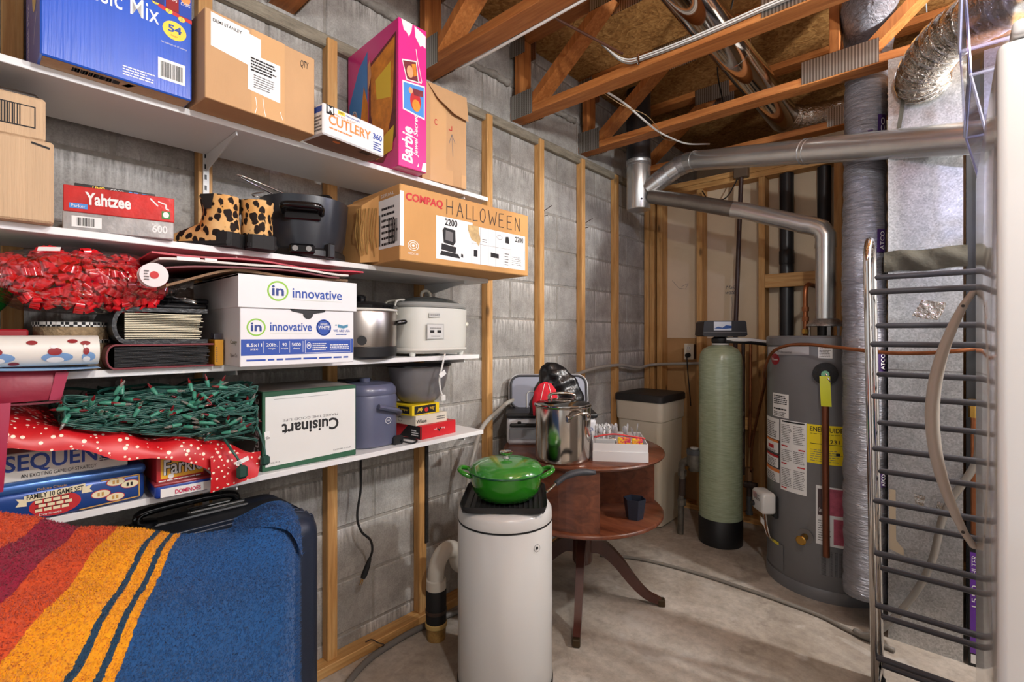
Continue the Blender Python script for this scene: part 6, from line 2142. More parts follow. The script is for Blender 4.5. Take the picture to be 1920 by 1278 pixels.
# white and black standpipe on the floor
t = thing('standpipe', 'white plastic drain trap on a black rubber coupling rising from the floor', 'pipe', (0.172, 1.245, 0))
PVC = M('pvc_white', (214, 208, 196), 0.4, noise=(8, 0.08))
MB().tube(catmull([(0, 0, 0.20), (0, 0.0, 0.27), (0.0, 0.025, 0.322), (0.0, 0.07, 0.336), (0.0, 0.105, 0.31), (0.0, 0.118, 0.26), (0.0, 0.16, 0.24), (0, 0.19, 0.26), (0, 0.195, 0.34)], 6), 0.033, 18).obj('trap', PVC, t, 180)
MB().lathe([(0.034, 0.20), (0.040, 0.20), (0.040, 0.236), (0.034, 0.24)], 24).obj('socket', PVC, t, 40)
MB().lathe([(0, 0.05), (0.039, 0.05), (0.041, 0.06), (0.041, 0.195), (0.037, 0.2), (0, 0.2)], 24).obj('rubber_coupling', RUBBER, t, 40)
MB().lathe([(0.0415, 0.105), (0.043, 0.106), (0.043, 0.118), (0.0415, 0.119)], 24).obj('clamp', IRON, t, 40)
MB().lathe([(0, 0.0), (0.038, 0.0), (0.040, 0.05), (0, 0.052)], 20).obj('pipe_stub', M('amber_glue', (150, 116, 62), 0.5, noise=(30, 0.5)), t, 40)
MB().lathe([(0.040, 0.048), (0.044, 0.052), (0.044, 0.066), (0.040, 0.07)], 24).obj('tape_wrap', M('yellow_tape', (196, 166, 100), 0.6), t, 40)

# hoses on the floor
t = thing('floor_hose', 'grey hose curling along the base plate behind the trash can', 'hose', (0, 0, 0))
MB().tube(catmull([(0.42, 0.70, 0.013), (0.26, 0.76, 0.013), (0.165, 0.86, 0.013), (0.105, 0.98, 0.013), (0.088, 1.11, 0.013), (0.086, 1.20, 0.013), (0.10, 1.34, 0.013), (0.12, 1.44, 0.013)], 8), 0.012, 8).obj('tube', M('grey_hose', (112, 108, 104), 0.5), t, 180)
MB().tube(catmull([(0.085, 1.035, 0.02), (0.10, 1.05, 0.032), (0.085, 1.03, 0.045), (0.06, 1.02, 0.05), (0.05, 1.0, 0.045)], 5), 0.0022, 5).obj('wire_tie', IRON, t, 180)
t = thing('floor_hose', 'thin grey drain line lying straight across the floor to the water heater', 'hose', (0, 0, 0))
MB().tube(catmull([(0.28, 2.30, 0.009), (0.46, 2.405, 0.009), (0.72, 2.455, 0.009), (0.98, 2.462, 0.009), (1.17, 2.455, 0.009), (1.30, 2.44, 0.009), (1.40, 2.40, 0.009), (1.55, 2.36, 0.012)], 8), 0.0085, 8).obj('tube', M('grey_hose_2', (126, 120, 112), 0.4), t, 180)

# water main with meter
t = thing('water_meter', 'old water meter and valve on a galvanised pipe beside the brine tank', 'water meter', (0.480, 2.90, 0))
OLDG = M('weathered_galvanised', (112, 108, 100), 0.55, 0.6, noise=(25, 0.35))
MB().tube([(0, 0, 0.0), (0.004, 0, 0.20), (0.012, 0, 0.38)], 0.018, 14).obj('riser', OLDG, t, 60)
for z in (0.18, 0.36):
    MB().tube([(0.004 + z * 0.02, 0, z), (0.005 + z * 0.02, 0, z + 0.035)], 0.027, 8).obj('coupling', OLDG, t, 30)
MB().tube([(0.008, 0, 0.24), (0.011, 0, 0.34)], 0.021, 12).obj('copper_sleeve', IRON, t, 60)
MB().tube(catmull([(0.012, 0, 0.37), (0.015, 0, 0.43), (0.04, 0, 0.45), (0.075, 0, 0.452)], 5), 0.024, 14).obj('elbow', OLDG, t, 60)
MB().lathe([(0, 0.40), (0.028, 0.40), (0.040, 0.42), (0.043, 0.47), (0.040, 0.50), (0, 0.50)], 24, (0.085, 0, 0)).obj('meter_body', OLDG, t, 40)
MB().lathe([(0, 0.5005), (0.043, 0.5005), (0.045, 0.515), (0.043, 0.53), (0, 0.532)], 24, (0.085, 0, 0)).obj('meter_cap', M('meter_cap_grey', (70, 72, 76), 0.4), t, 40)
MB().lathe([(0, 0.5325), (0.022, 0.5325), (0.024, 0.542), (0, 0.545)], 18, (0.085, 0, 0)).obj('register', M('register_pale', (186, 186, 182), 0.4), t, 40)
MB().tube([(0.06, -0.02, 0.425), (0.06, -0.055, 0.425)], 0.010, 10).obj('drain_cock', BRASS, t, 40)
MB().tube([(0.12, 0, 0.452), (0.20, 0.08, 0.452), (0.22, 0.40, 0.452)], 0.014, 12).obj('outlet_pipe', COPPER, t, 60)

# pipes and shut-off behind the softener tank
t = thing('gas_drop', 'iron gas pipe with a cock and drip leg between the softener and the heater', 'pipe', (0.765, 3.28, 0))
MB().tube([(0, 0, 0.10), (0, 0, 0.20)], 0.017, 12).obj('drip_leg', M('drip_grey', (96, 96, 96), 0.5, 0.5), t, 60)
MB().tube([(0, 0, 0.20), (0, 0, 0.30)], 0.016, 12).obj('nipple', IRON, t, 60)
MB().tube([(-0.03, 0, 0.27), (0.045, 0, 0.27)], 0.022, 10).obj('tee', IRON, t, 30)
MB().tube([(0, 0, 0.30), (0, 0, 0.38)], 0.024, 8).obj('gas_cock', M('cock_brass', (140, 104, 70), 0.45, 0.6), t, 30)
MB().lathe([(0, 0.085), (0.022, 0.085), (0.022, 0.105), (0, 0.105)], 12).obj('end_cap', M('drip_grey', (96, 96, 96), 0.5, 0.5), t, 40)
t = thing('copper_riser', 'brown water pipes with stop valves behind the softener tank', 'pipe', (0.72, 3.31, 0))
MB().tube([(0, 0, 0.32), (0, 0.0, 1.16)], 0.011, 10).obj('pipe', IRON, t, 60)
MB().tube([(0.04, 0.0, 0.5), (0.045, 0.0, 1.16)], 0.009, 10).obj('pipe', COPPER, t, 60)
for z in (0.45, 0.62, 0.72):
    MB().tube([(0, -0.012, z), (0, -0.05, z)], 0.013, 8).obj('stop_valve', OLDG, t, 40)
    MB().lathe([(0, -0.004), (0.022, -0.004), (0.022, 0.004), (0, 0.004)], 12, (0, 0, 0), 1, 1, Matrix.Translation((0, -0.053, z)) @ Matrix.Rotation(PI / 2, 4, 'X')).obj('valve_wheel', OLDG, t, 40)

# tall brown iron pipe on the stud wall
t = thing('conduit', 'slim dark brown iron pipe running up the stud wall to a ceiling box', 'pipe', (0, 0, 0))
MB().tube([(0.655, 3.335, 0.45), (0.666, 3.335, 1.28), (0.700, 3.335, 2.236)], 0.014, 10).obj('pipe', M('brown_pipe', (66, 44, 38), 0.45), t, 60)
MB().box((0.66, 3.31, 2.236), (0.745, 3.359, 2.325), 0.003).obj('junction_box', M('galv_box', (120, 104, 88), 0.5, 0.6), t)
# outlet with black cord
t = thing('wall_outlet', 'ivory wall outlet with a black plug on the rear stud', 'outlet', (0.350, 3.352, 1.045))
MB().box((-0.034, -0.006, 0.0), (0.034, 0.002, 0.112), 0.003).obj('cover_plate', M('ivory_plastic', (222, 214, 196), 0.4), t)
MB().box((-0.03, 0.0022, 0.005), (0.03, 0.05, 0.107)).obj('box', OLDG, t)
of = Face(t, (0, -0.006, 0), (1, 0, 0), (0, 0, 1), 0.0006)
of.ell(0, 0.080, 0.017, 0.016, WHITE, 'socket')
of.rects([(-0.008, 0.078, -0.005, 0.088), (0.005, 0.078, 0.008, 0.088)], INK, 'slot', 1)
MB().tube([(0, -0.007, 0.032), (0, -0.034, 0.030)], 0.016, 12).obj('plug', RUBBER, t, 40)
MB().tube(catmull([(0, -0.034, 0.03), (0.004, -0.045, 0.0), (0.005, -0.03, -0.10), (0.012, -0.02, -0.22), (0.02, -0.02, -0.32)], 6), 0.004, 6).obj('cord', RUBBER, t, 180)

# ABS waste pipes inside the stud wall
ABS = M('abs_black', (40, 41, 45), 0.35)
t = thing('waste_pipe', 'thick black plastic waste pipe in the stud bay left of the heater vent', 'pipe', (0.945, 3.418, 0.0))
MB().tube([(0, 0, 0.2), (0, 0, 2.226)], 0.040, 22).obj('pipe', ABS, t, 60)
MB().lathe([(0.0402, 1.66), (0.0425, 1.665), (0.0425, 1.745), (0.0402, 1.75)], 22).obj('coupling', ABS, t, 40)
t = thing('waste_pipe', 'slimmer black plastic waste pipe behind the heater vent', 'pipe', (1.145, 3.42, 0.0))
MB().tube([(0, 0, 0.2), (0, 0, 2.226)], 0.036, 20).obj('pipe', ABS, t, 60)

# ================================================================ water heater
HX, HY, HR = 1.245, 2.853, 0.26
t = thing('water_heater', 'grey gas water heater plastered with white and yellow labels', 'water heater', (HX, HY, 0))
HG = M('heater_grey', (110, 110, 112), 0.35, coat=0.2, noise=(4, 0.04))
MB().lathe([(0, 0.03), (HR - 0.004, 0.03), (HR, 0.036), (HR, 1.165), (0, 1.166)], 96).obj('jacket', HG, t, 40)
MB().lathe([(HR + 0.001, 1.166), (HR + 0.003, 1.168), (HR + 0.003, 1.205), (HR - 0.006, 1.214), (0, 1.216)], 96).obj('top_cap', HG, t, 40)
MB().lathe([(HR - 0.02, 0.0), (HR + 0.004, 0.0), (HR + 0.004, 0.05), (HR + 0.001, 0.056)], 96).obj('base_ring', HG, t, 40)


def hpatch(a0, a1, z0, z1, mat, name='label', lay=1, n=12, skew=0.0):
    R_ = HR + 0.0007 * lay
    return MB().grid(lambda u, v: (R_ * math.cos(math.radians(a0 + (a1 - a0) * u)), R_ * math.sin(math.radians(a0 + (a1 - a0) * u)), z0 + (z1 - z0) * v + skew * u), n, 1).obj(name, mat, t, 180)


def hlines(a0, a1, z0, z1, n, mat, seed=1, lay=2, fill=0.5, ragged=0.25, bold=False):
    rnd_ = random.Random(seed)
    mb = MB()
    dz = (z1 - z0) / n
    R_ = HR + 0.0007 * lay
    for i in range(n):
        a = a0
        end = a1 - rnd_.random() * ragged * (a1 - a0)
        while a < end:
            w_2 = (a1 - a0) * rnd_.uniform(0.06, 0.2)
            b_ = min(a + w_2, end)
            z_ = z0 + i * dz
            mb.grid(lambda u, v: (R_ * math.cos(math.radians(a + (b_ - a) * u)), R_ * math.sin(math.radians(a + (b_ - a) * u)), z_ + dz * fill * v), 2, 1)
            a = b_ + (a1 - a0) * 0.025
    mb.obj('small_print', mat, t)


def htext(s, a0, a1, z0, z1, mat, lay=3, bold=0.01):
    f_ = Face(t, (0, 0, 0), (1, 0, 0), (0, 0, 1))
    o_ = f_.text(s, 0, 0, 1, 1, mat, bold=bold)
    R_ = HR + 0.0007 * lay
    for v_ in o_.data.vertices:
        a = math.radians(a0 + (a1 - a0) * v_.co.x)
        v_.co = Vector((R_ * math.cos(a), R_ * math.sin(a), z0 + (z1 - z0) * v_.co.z))
    return o_


YL = M('energy_yellow', (246, 222, 20), 0.5)
ORL = M('warn_orange', (226, 130, 60), 0.6)
hpatch(-139, -115.5, 0.816, 0.931, PAPERW)
hlines(-137, -117, 0.880, 0.926, 5, INK, 3, ragged=0.15)
hlines(-137, -117, 0.852, 0.866, 1, INK, 5, ragged=0.1)
hlines(-137, -117, 0.822, 0.846, 3, GREYINK, 6)
hpatch(-160, -128, 0.70, 0.805, PAPERW)
hlines(-156, -131, 0.71, 0.79, 9, GREYINK, 8)
hpatch(-160, -127.5, 0.630, 0.700, INK)
hpatch(-158, -129, 0.634, 0.686, PAPERW, lay=2)
hpatch(-158, -129, 0.686, 0.697, ORL, lay=2)
hpatch(-150, -137, 0.652, 0.670, REDINK, 'flame_symbol', 3)
hlines(-155, -132, 0.636, 0.648, 2, GREYINK, 9, 3)
hpatch(-160, -127.5, 0.560, 0.626, INK)
hpatch(-158, -129, 0.563, 0.612, PAPERW, lay=2)
hpatch(-158, -129, 0.613, 0.623, REDINK, lay=2)
hlines(-152, -132, 0.568, 0.606, 5, GREYINK, 10, 3)
hpatch(-160, -127.5, 0.49, 0.556, PAPERW)
hpatch(-160, -127.5, 0.540, 0.556, ORL, lay=2)
hlines(-156, -130, 0.495, 0.535, 5, GREYINK, 12, 3)
hpatch(-126, -97.3, 0.468, 0.808, PAPERW)
hpatch(-124, -99, 0.797, 0.804, INK, lay=2)
for (a0, a1) in ((-124.5, -112), (-110.5, -98.8)):
    for j, (z0, z1) in enumerate(((0.70, 0.79), (0.61, 0.67), (0.49, 0.58))):
        hlines(a0, a1, z0, z1, 11 if j != 1 else 7, GREYINK, 20 + j + int(a0), 2, 0.4)
for (a0, a1, z0) in ((-124.5, -117, 0.68), (-105, -98.8, 0.672), (-124.5, -118, 0.595), (-106, -98.8, 0.59), (-124.5, -118, 0.478)):
    hpatch(a0, a1, z0, z0 + 0.006, REDINK, lay=2)
hpatch(-97, -62, 0.628, 0.806, YL)
htext('ENERGUIDE', -94, -66, 0.775, 0.797, INK)
htext('231', -77, -69, 0.725, 0.742, INK)
hlines(-94, -66, 0.764, 0.770, 1, INK, 31, 2, 0.3)
hpatch(-94, -66, 0.718, 0.7205, INK, lay=2)
hlines(-94, -66, 0.64, 0.70, 6, GREYINK, 33, 2, 0.25)
hpatch(-72, -68.5, 0.672, 0.684, INK, lay=2)
hpatch(-153, -95, 1.118, 1.157, M('grey_label', (176, 176, 178), 0.4), skew=0.008)
htext('Professional', -130, -112, 1.130, 1.142, GREYINK)
hpatch(-87, -75, 1.112, 1.177, PAPERW)
hlines(-86, -76, 1.118, 1.160, 6, GREYINK, 41)
hpatch(-86, -76, 1.166, 1.172, REDINK, lay=2)
mb = MB()
for i in range(24):
    a, b_ = 2 * PI * i / 24, 2 * PI * (i + 1) / 24
    R_ = HR + 0.001
    mb.add([(R_ * math.cos(math.radians(-135 + 7.5 * q * math.cos(c_))), R_ * math.sin(math.radians(-135 + 7.5 * q * math.cos(c_))), 1.098 + 0.028 * q * math.sin(c_)) for q, c_ in ((0, 0), (1, a), (1, b_))], [(0, 1, 2)])
mb.obj('red_badge', M('badge_red', (150, 26, 40), 0.4), t)
htext('Rheem', -140, -130, 1.092, 1.104, PAPERW)
hpatch(-89, -60, 0.262, 0.530, PAPERW, skew=-0.006)
hpatch(-87.5, -80, 0.395, 0.515, M('leaflet_dark', (70, 52, 54), 0.5), lay=2)
hpatch(-78, -60.5, 0.40, 0.52, M('leaflet_pink', (176, 84, 104), 0.5, noise=(30, 0.3)), lay=2)
hpatch(-74, -60.5, 0.27, 0.385, M('leaflet_pink', (176, 84, 104), 0.5), lay=2)
hlines(-87, -76, 0.28, 0.38, 9, GREYINK, 44, 2, 0.35)
htext('Certified', -86.5, -81, 0.41, 0.43, PAPERW)
k = NB('vent_grille', 0.5, 0.3)
ck = k.n('ShaderNodeTexVoronoi')
ck.inputs['Scale'].default_value = 190
ck.inputs['Randomness'].default_value = 0.0
k.l(k.coord((1, 1, 1)), ck.inputs['Vector'])
k.color(k.ramp(ck.outputs['Distance'], [(0.3, S(26, 26, 28)), (0.42, S(112, 112, 114))]))
hpatch(-86, -60, 0.125, 0.236, k.m, 'air_grille')
# gas control valve
Rv = Matrix.Rotation(math.radians(-140), 4, 'Z')
MB().box((HR - 0.02, -0.05, 0.31), (HR + 0.012, 0.05, 0.42), 0.008, Rv).obj('valve_backplate', BLACK, t)
MB().box((HR + 0.010, -0.055, 0.335), (HR + 0.080, 0.062, 0.440), 0.016, Rv, 3).obj('gas_control', M('control_white', (206, 206, 204), 0.4), t, 40)
vf = Face(t, Rv @ Vector((HR + 0.0805, -0.045, 0.35)), Rv.to_3x3() @ Vector((0, 1, 0)), (0, 0, 1), 0.0008)
vf.lines(0.02, 0.045, 0.085, 0.075, 4, GREYINK)
vf.rect(0.01, 0.05, 0.05, 0.078, M('label_pinkish', (196, 150, 146), 0.5), 'warning_label')
MB().tube([Rv @ Vector((HR + 0.08, -0.030, 0.365)), Rv @ Vector((HR + 0.094, -0.030, 0.365))], 0.013, 16).obj('knob', BLACK, t, 40)
tf_ = Face(t, Rv @ Vector((HR + 0.05, -0.02, 0.272)), Rv.to_3x3() @ Vector((0, 1, -0.2)), (0, 0.1, 1), 0.001)
tf_.rect(0, 0, 0.04, 0.03, PAPERW, 'hang_tag')
for s in (-0.012, 0.0, 0.012):
    MB().tube([Rv @ Vector(p) for p in catmull([(HR + 0.04, s, 0.335), (HR + 0.035, s * 1.4, 0.27), (HR + 0.02, s * 1.3, 0.21), (HR - 0.005, s, 0.19)], 5)], 0.004, 6).obj('burner_lead', CHROME if s else COPPER, t, 180)
hpatch(-158, -122, 0.07, 0.195, M('heater_door', (106, 106, 108), 0.35), 'burner_door', 4)
hpatch(-152, -128, 0.185, 0.20, M('warn_yellow', (214, 196, 60), 0.5), 'door_label', 5)
# drain valve
Rd = Matrix.Rotation(math.radians(-98.5), 4, 'Z')
MB().tube([Rd @ Vector((HR, 0, 0.28)), Rd @ Vector((HR + 0.004, 0, 0.28))], 0.035, 24).obj('valve_rosette', M('rosette_grey', (110, 106, 104), 0.4), t, 40)
MB().tube([Rd @ Vector((HR + 0.004, 0, 0.28)), Rd @ Vector((HR + 0.045, 0, 0.275))], 0.015, 14).obj('drain_valve', BRASS, t, 40)
MB().lathe([(0, 0), (0.020, 0), (0.022, 0.010), (0.018, 0.014), (0, 0.014)], 14, (0, 0, 0), 1, 1, Matrix.Translation(Rd @ Vector((HR + 0.045, 0, 0.275))) @ Rd.to_4x4() @ Matrix.Rotation(PI / 2, 4, 'Y')).obj('drain_cap', BRASS, t, 40)
# relief valve, tag and discharge pipe
Rt = Matrix.Rotation(math.radians(-81), 4, 'Z')
MB().tube([Rt @ Vector((HR - 0.01, 0, 1.042)), Rt @ Vector((HR + 0.022, 0, 1.042))], 0.050, 30).obj('foam_collar', M('black_foam', (44, 44, 46), 0.9, bump=(150, 0.5)), t, 40)
MB().tube([Rt @ Vector((HR + 0.022, 0, 1.042)), Rt @ Vector((HR + 0.050, 0, 1.042))], 0.016, 16).obj('relief_valve', M('valve_green', (120, 186, 150), 0.4), t, 40)
MB().tube([Rt @ Vector(p) for p in ((HR + 0.045, 0.0, 1.05), (HR + 0.056, 0.012, 1.022), (HR + 0.056, 0.020, 1.008))], 0.004, 6).obj('lever', CHROME, t, 40)
MB().grid(lambda u, v: tuple(Rt @ Vector((HR + 0.056 + 0.006 * math.sin(3 * v), -0.022 + 0.040 * u + 0.006 * v, 1.035 - 0.135 * v))), 2, 8).obj('yellow_tag', M('tag_yellow', (206, 210, 40), 0.4), t, 180)
MB().tube([Rt @ Vector(p) for p in ((HR + 0.038, 0, 1.030), (HR + 0.040, 0, 0.92), (HR + 0.038, 0.004, 0.225))], 0.014, 14).obj('discharge_pipe', M('aged_copper', (122, 72, 50), 0.4, 0.7, noise=(12, 0.2)), t, 60)
# draft hood and water connections
MB().lathe([(0.082, 1.262), (0.085, 1.263), (0.083, 1.270), (0.060, 1.292), (0.048, 1.300), (0.046, 1.300), (0.058, 1.288), (0.078, 1.266)], 40).obj('draft_hood', GALV, t, 40)
for a in (-120, 0, 120):
    R_ = Matrix.Rotation(math.radians(a - 70), 4, 'Z')
    MB().box((0.070, -0.008, 1.216), (0.073, 0.008, 1.268), 0, R_).obj('hood_leg', PIPEM, t)
for x, y in ((-0.092, 0.02), (0.085, 0.02)):
    MB().tube(catmull([(x, y, 1.216), (x, y, 1.30), (x, y, 1.44), (x + 0.004, y + 0.02, 1.475), (x + 0.01, y + 0.08, 1.482), (x + 0.01, y + 0.40, 1.482)], 6), 0.0115, 12).obj('copper_riser', COPPER, t, 180)
    for z in (1.225, 1.29, 1.34):
        MB().tube([(x, y, z), (x, y, z + 0.022)], 0.0165, 8).obj('fitting', BRASS if z < 1.24 else COPPER, t, 30)

# flue pipes
t = thing('flue_pipe', 'thin galvanised flue rising from the water heater to the chimney vent', 'flue', (0, 0, 0))
MB().tube([(HX, HY, 1.285), (HX, HY, 1.67)], 0.0445, 32).obj('riser', PIPEM, t, 60)
el = [(HX, HY, 1.67), (HX, HY, 1.715), (HX - 0.02, HY + 0.001, 1.752), (HX - 0.062, HY + 0.002, 1.775), (HX - 0.11, HY + 0.003, 1.79)]
MB().tube(el, 0.0462, 32).obj('elbow', PIPEM, t, 25)
MB().tube([(HX, HY, 1.655), (HX, HY, 1.672)], 0.0470, 32).obj('joint_band', PIPEM, t, 40)
MB().tube([(HX - 0.10, HY + 0.003, 1.787), (0.86, 2.862, 1.905), (0.80, 2.863, 1.924)], 0.0450, 32).obj('section', PIPEM, t, 60)
MB().tube([(0.81, 2.863, 1.921), (0.50, 2.866, 2.03), (0.30, 2.868, 2.095)], 0.0440, 32).obj('section', M('dull_pipe', (150, 146, 140), 0.4, 0.9, noise=(5, 0.25), bump=(14, 0.5)), t, 60)
t = thing('flue_pipe', 'large round galvanised flue running from the furnace across to the chimney vent', 'flue', (0, 0, 0))
A_ = Vector((2.05, 2.235, 1.832))
B_ = Vector((0.555, 2.905, 2.268))
d_ = (B_ - A_)
mid = A_ + d_ * 0.56
MB().tube([A_, mid], 0.0572, 40).obj('section', PIPEM, t, 60)
MB().tube([mid - d_.normalized() * 0.01, B_], 0.0560, 40).obj('section', PIPEM, t, 60)
for g in (0.555, 0.568):
    c0 = A_ + d_ * g
    MB().tube([c0, c0 + d_.normalized() * 0.004], 0.0590, 40).obj('crimp_ring', PIPEM, t, 40)
e1 = [B_ + d_.normalized() * -0.02, Vector((0.515, 2.922, 2.272)), Vector((0.455, 2.920, 2.258)), Vector((0.395, 2.908, 2.226)), Vector((0.335, 2.893, 2.185)), Vector((0.275, 2.880, 2.145))]
for i in range(len(e1) - 1):
    MB().tube([e1[i] - (e1[i + 1] - e1[i]) * 0.06, e1[i + 1] + (e1[i + 1] - e1[i]) * 0.06], [0.0585, 0.060], 36).obj('elbow_gore', GALV if i % 2 else PIPEM, t, 40)
t = thing('chimney_vent', 'vertical round vent with a capped tee rising through the ceiling near the corner', 'vent', (0.216, 2.868, 0))
MB().lathe([(0, 2.022), (0.072, 2.022), (0.075, 2.028), (0.075, 2.30), (0.073, 2.302)], 40).obj('tee', PIPEM, t, 40)
MB().lathe([(0.0755, 2.30), (0.079, 2.303), (0.079, 2.312), (0.077, 2.316), (0.079, 2.320), (0.079, 2.336), (0.0755, 2.34)], 40).obj('collar', GALV, t, 40)
MB().lathe([(0.0752, 2.34), (0.076, 2.34), (0.076, 2.789), (0.0752, 2.789)], 40).obj('stack', M('stack_dark', (74, 74, 78), 0.35, 0.7), t, 40)
MB().tube([(0.05, -0.056, 2.075), (0.052, -0.0585, 2.075)], 0.006, 12).obj('sight_hole', BLACK, t)

# ================================================================ ducts at the right
t = thing('supply_duct', 'flat galvanised sheet metal duct standing beside the furnace', 'duct', (1.522, 2.465, 0))
MB().box((0, 0, 0.0), (0.222, 0.62, 1.475)).obj('lower_section', GALV, t)
MB().box((0, 0, 1.545), (0.222, 0.62, 2.325)).obj('upper_section', GALV, t)
CANV = M('olive_canvas', (74, 70, 58), 0.8, bump=(25, 0.5), noise=(10, 0.2))
MB().grid(lambda u, v: (-0.012 + 0.246 * u, -0.010 - 0.010 * math.sin(PI * v) - 0.003 * math.sin(u * 14 + v * 5), 1.470 + 0.080 * v + 0.004 * math.sin(u * 9)), 24, 8).obj('canvas_joint', CANV, t, 180)
MB().grid(lambda u, v: (-0.014 + 0.004 * math.sin(PI * v), 0.0 + 0.6 * u, 1.470 + 0.08 * v), 8, 6).obj('canvas_joint', CANV, t, 180)
for z in (1.553, 1.462):
    MB().box((0.02, -0.006, z - 0.005), (0.19, -0.0005, z + 0.006), 0.001).obj('drive_strip', GALV, t)
FOILT = M('foil_tape', (196, 190, 182), 0.22, 1.0, bump=(40, 1.0))
ff = Face(t, (0, 0, 0), (1, 0, 0), (0, 0, 1), 0.001)
ff.poly([(0.075, 1.295), (0.105, 1.355), (0.175, 1.340), (0.165, 1.30), (0.15, 1.275), (0.10, 1.285)], FOILT, 'foil_patch')
ff.poly([(0.08, 0.60), (0.115, 0.595), (0.11, 0.555), (0.085, 0.56)], FOILT, 'foil_patch')
ff.poly([(0.15, 0.585), (0.185, 0.575), (0.17, 0.535), (0.145, 0.55)], FOILT, 'foil_patch')
ff.poly([(0.004, 0.60), (0.024, 0.60), (0.026, 0.40), (0.05, 0.37), (0.05, 0.345), (0.004, 0.36)], M('beige_board', (186, 170, 146), 0.8), 'plaster_patch')
ff.strokes([[(0.0, 1.08), (0.222, 1.08)]], 0.004, GREYINK, 'seam')

t = thing('foil_hose', 'ribbed silver foil hose arching from the duct toward the fridge top', 'duct', (0, 0, 0))
pp = catmull([(1.632, 2.466, 2.185), (1.630, 2.40, 2.205), (1.668, 2.318, 2.238), (1.735, 2.22, 2.250), (1.82, 2.12, 2.235), (1.92, 2.03, 2.225), (2.06, 1.90, 2.235), (2.25, 1.60, 2.25)], 14)
rr_ = [0.079 + 0.0045 * math.sin(i * 2.1) for i in range(len(pp))]
FOIL = NB('foil_hose_skin', 0.16, 1.0)
FOIL.b.inputs['Base Color'].default_value = S(188, 182, 172)
FOIL.bump(FOIL.noise(FOIL.coord((1, 1, 1)), 70, 3, 0.6, 0.5), 0.9, 0.01)
MB().tube(pp, rr_, 40).obj('skin', FOIL.m, t, 180)
for i in range(4, len(pp) - 2, 5):
    d_ = (pp[i + 1] - pp[i - 1]).normalized()
    MB().tube([pp[i] - d_ * 0.0016, pp[i] + d_ * 0.0016], 0.0845, 36).obj('wire_coil', CHROME, t, 40)
MB().grid(lambda u, v: (1.562 + 0.014 * u - 0.008 * v + 0.004 * math.sin(4 * v), 2.444 - 0.010 * math.sin(2 * v), 2.20 - 0.17 * v), 2, 10).obj('loose_strap', CANV, t, 180)

SKIN = NB('grey_duct_jacket', 0.25, 0.25)
v = SKIN.coord((1, 1, 1))
SKIN.color(SKIN.ramp(SKIN.noise(v, 6, 3), [(0.3, S(146, 147, 156)), (0.7, S(172, 173, 181))]))
wr = SKIN.noise(SKIN.coord((5, 5, 26)), 3.2, 4, 0.6, 1.2)
SKIN.bump(wr, 1.0, 0.016)
SKIN = SKIN.m
t = thing('flex_duct', 'vertical grey foil jacketed insulated flex duct beside the sheet metal duct', 'duct', (0, 0, 0))
pp = catmull([(1.440, 2.520, 0.125), (1.440, 2.520, 0.6), (1.438, 2.520, 1.2), (1.432, 2.56, 1.55), (1.425, 2.66, 1.95), (1.422, 2.70, 2.2), (1.425, 2.705, 2.42)], 18)
rnd = random.Random(17)
rr_ = [0.0755 + rnd.uniform(-0.0028, 0.0028) + 0.004 * min(1, i / 90) for i in range(len(pp))]
MB().tube(pp, rr_, 40).obj('jacket', SKIN, t, 180)
MB().tube([(1.440, 2.520, 0.118), (1.440, 2.520, 0.124)], 0.060, 30).obj('end_shade_disc', BLACK, t, 40)  # black disc standing in for the shade inside the duct end
PUR = M('purple_print', (62, 38, 92), 0.4)
for z0, z1, c_ in ((2.02, 2.18, (1.424, 2.685)), (1.56, 1.66, (1.432, 2.575)), (1.07, 1.15, (1.439, 2.52)), (0.60, 0.66, (1.44, 2.52))):
    MB().grid(lambda u, v: (c_[0] + 0.0825 * math.cos(math.radians(-52 + 26 * u)), c_[1] + 0.0825 * math.sin(math.radians(-52 + 26 * u)) + (0.22 * (z0 + (z1 - z0) * v - (z0 + z1) / 2) if z0 > 1.5 else 0), z0 + (z1 - z0) * v), 4, 1).obj('printed_band', PUR, t, 180)
    a = math.radians(-39)
    fa = Face(t, (c_[0] + 0.0835 * math.cos(a), c_[1] + 0.0835 * math.sin(a), (z0 + z1) / 2), (-math.sin(a), math.cos(a), 0), (0, 0.22 if z0 > 1.5 else 0, 1), 0.0015)
    fa.text('ATCO', -0.009, -(z1 - z0) * 0.4, 0.009, (z1 - z0) * 0.4, PAPERW, rot=1)
    a = math.radians(-72)
    fa = Face(t, (c_[0] + 0.0825 * math.cos(a), c_[1] + 0.0825 * math.sin(a), (z0 + z1) / 2), (-math.sin(a), math.cos(a), 0), (0, 0.22 if z0 > 1.5 else 0, 1), 0.0015)
    fa.text('4', -0.010, -0.012, 0.010, 0.012, PUR, rot=1)
t = thing('flex_duct', 'fat grey insulated duct bending up through the trusses at the top of the room', 'duct', (0, 0, 0))
pp = catmull([(1.62, 2.10, 2.66), (1.56, 2.25, 2.655), (1.50, 2.40, 2.63), (1.455, 2.52, 2.60), (1.44, 2.66, 2.57), (1.43, 2.72, 2.50), (1.425, 2.715, 2.425)], 8)
MB().tube(pp, [0.105 - 0.022 * (i / len(pp)) ** 2 for i in range(len(pp))], 36).obj('jacket', SKIN, t, 180)
t = thing('round_duct', 'shiny round metal duct running between the truss webs', 'duct', (0.975, 0, 2.505))
MB().tube([(0, 0.2, 0), (0, 2.30, 0)], 0.080, 48).obj('section', PIPESH, t, 60)
MB().tube([(0, 2.29, 0), (0, 3.22, 0)], 0.0785, 48).obj('section', PIPESH, t, 60)
MB().tube([(0, 2.295, 0), (0, 2.305, 0)], 0.0815, 48).obj('joint_band', PIPESH, t, 40)
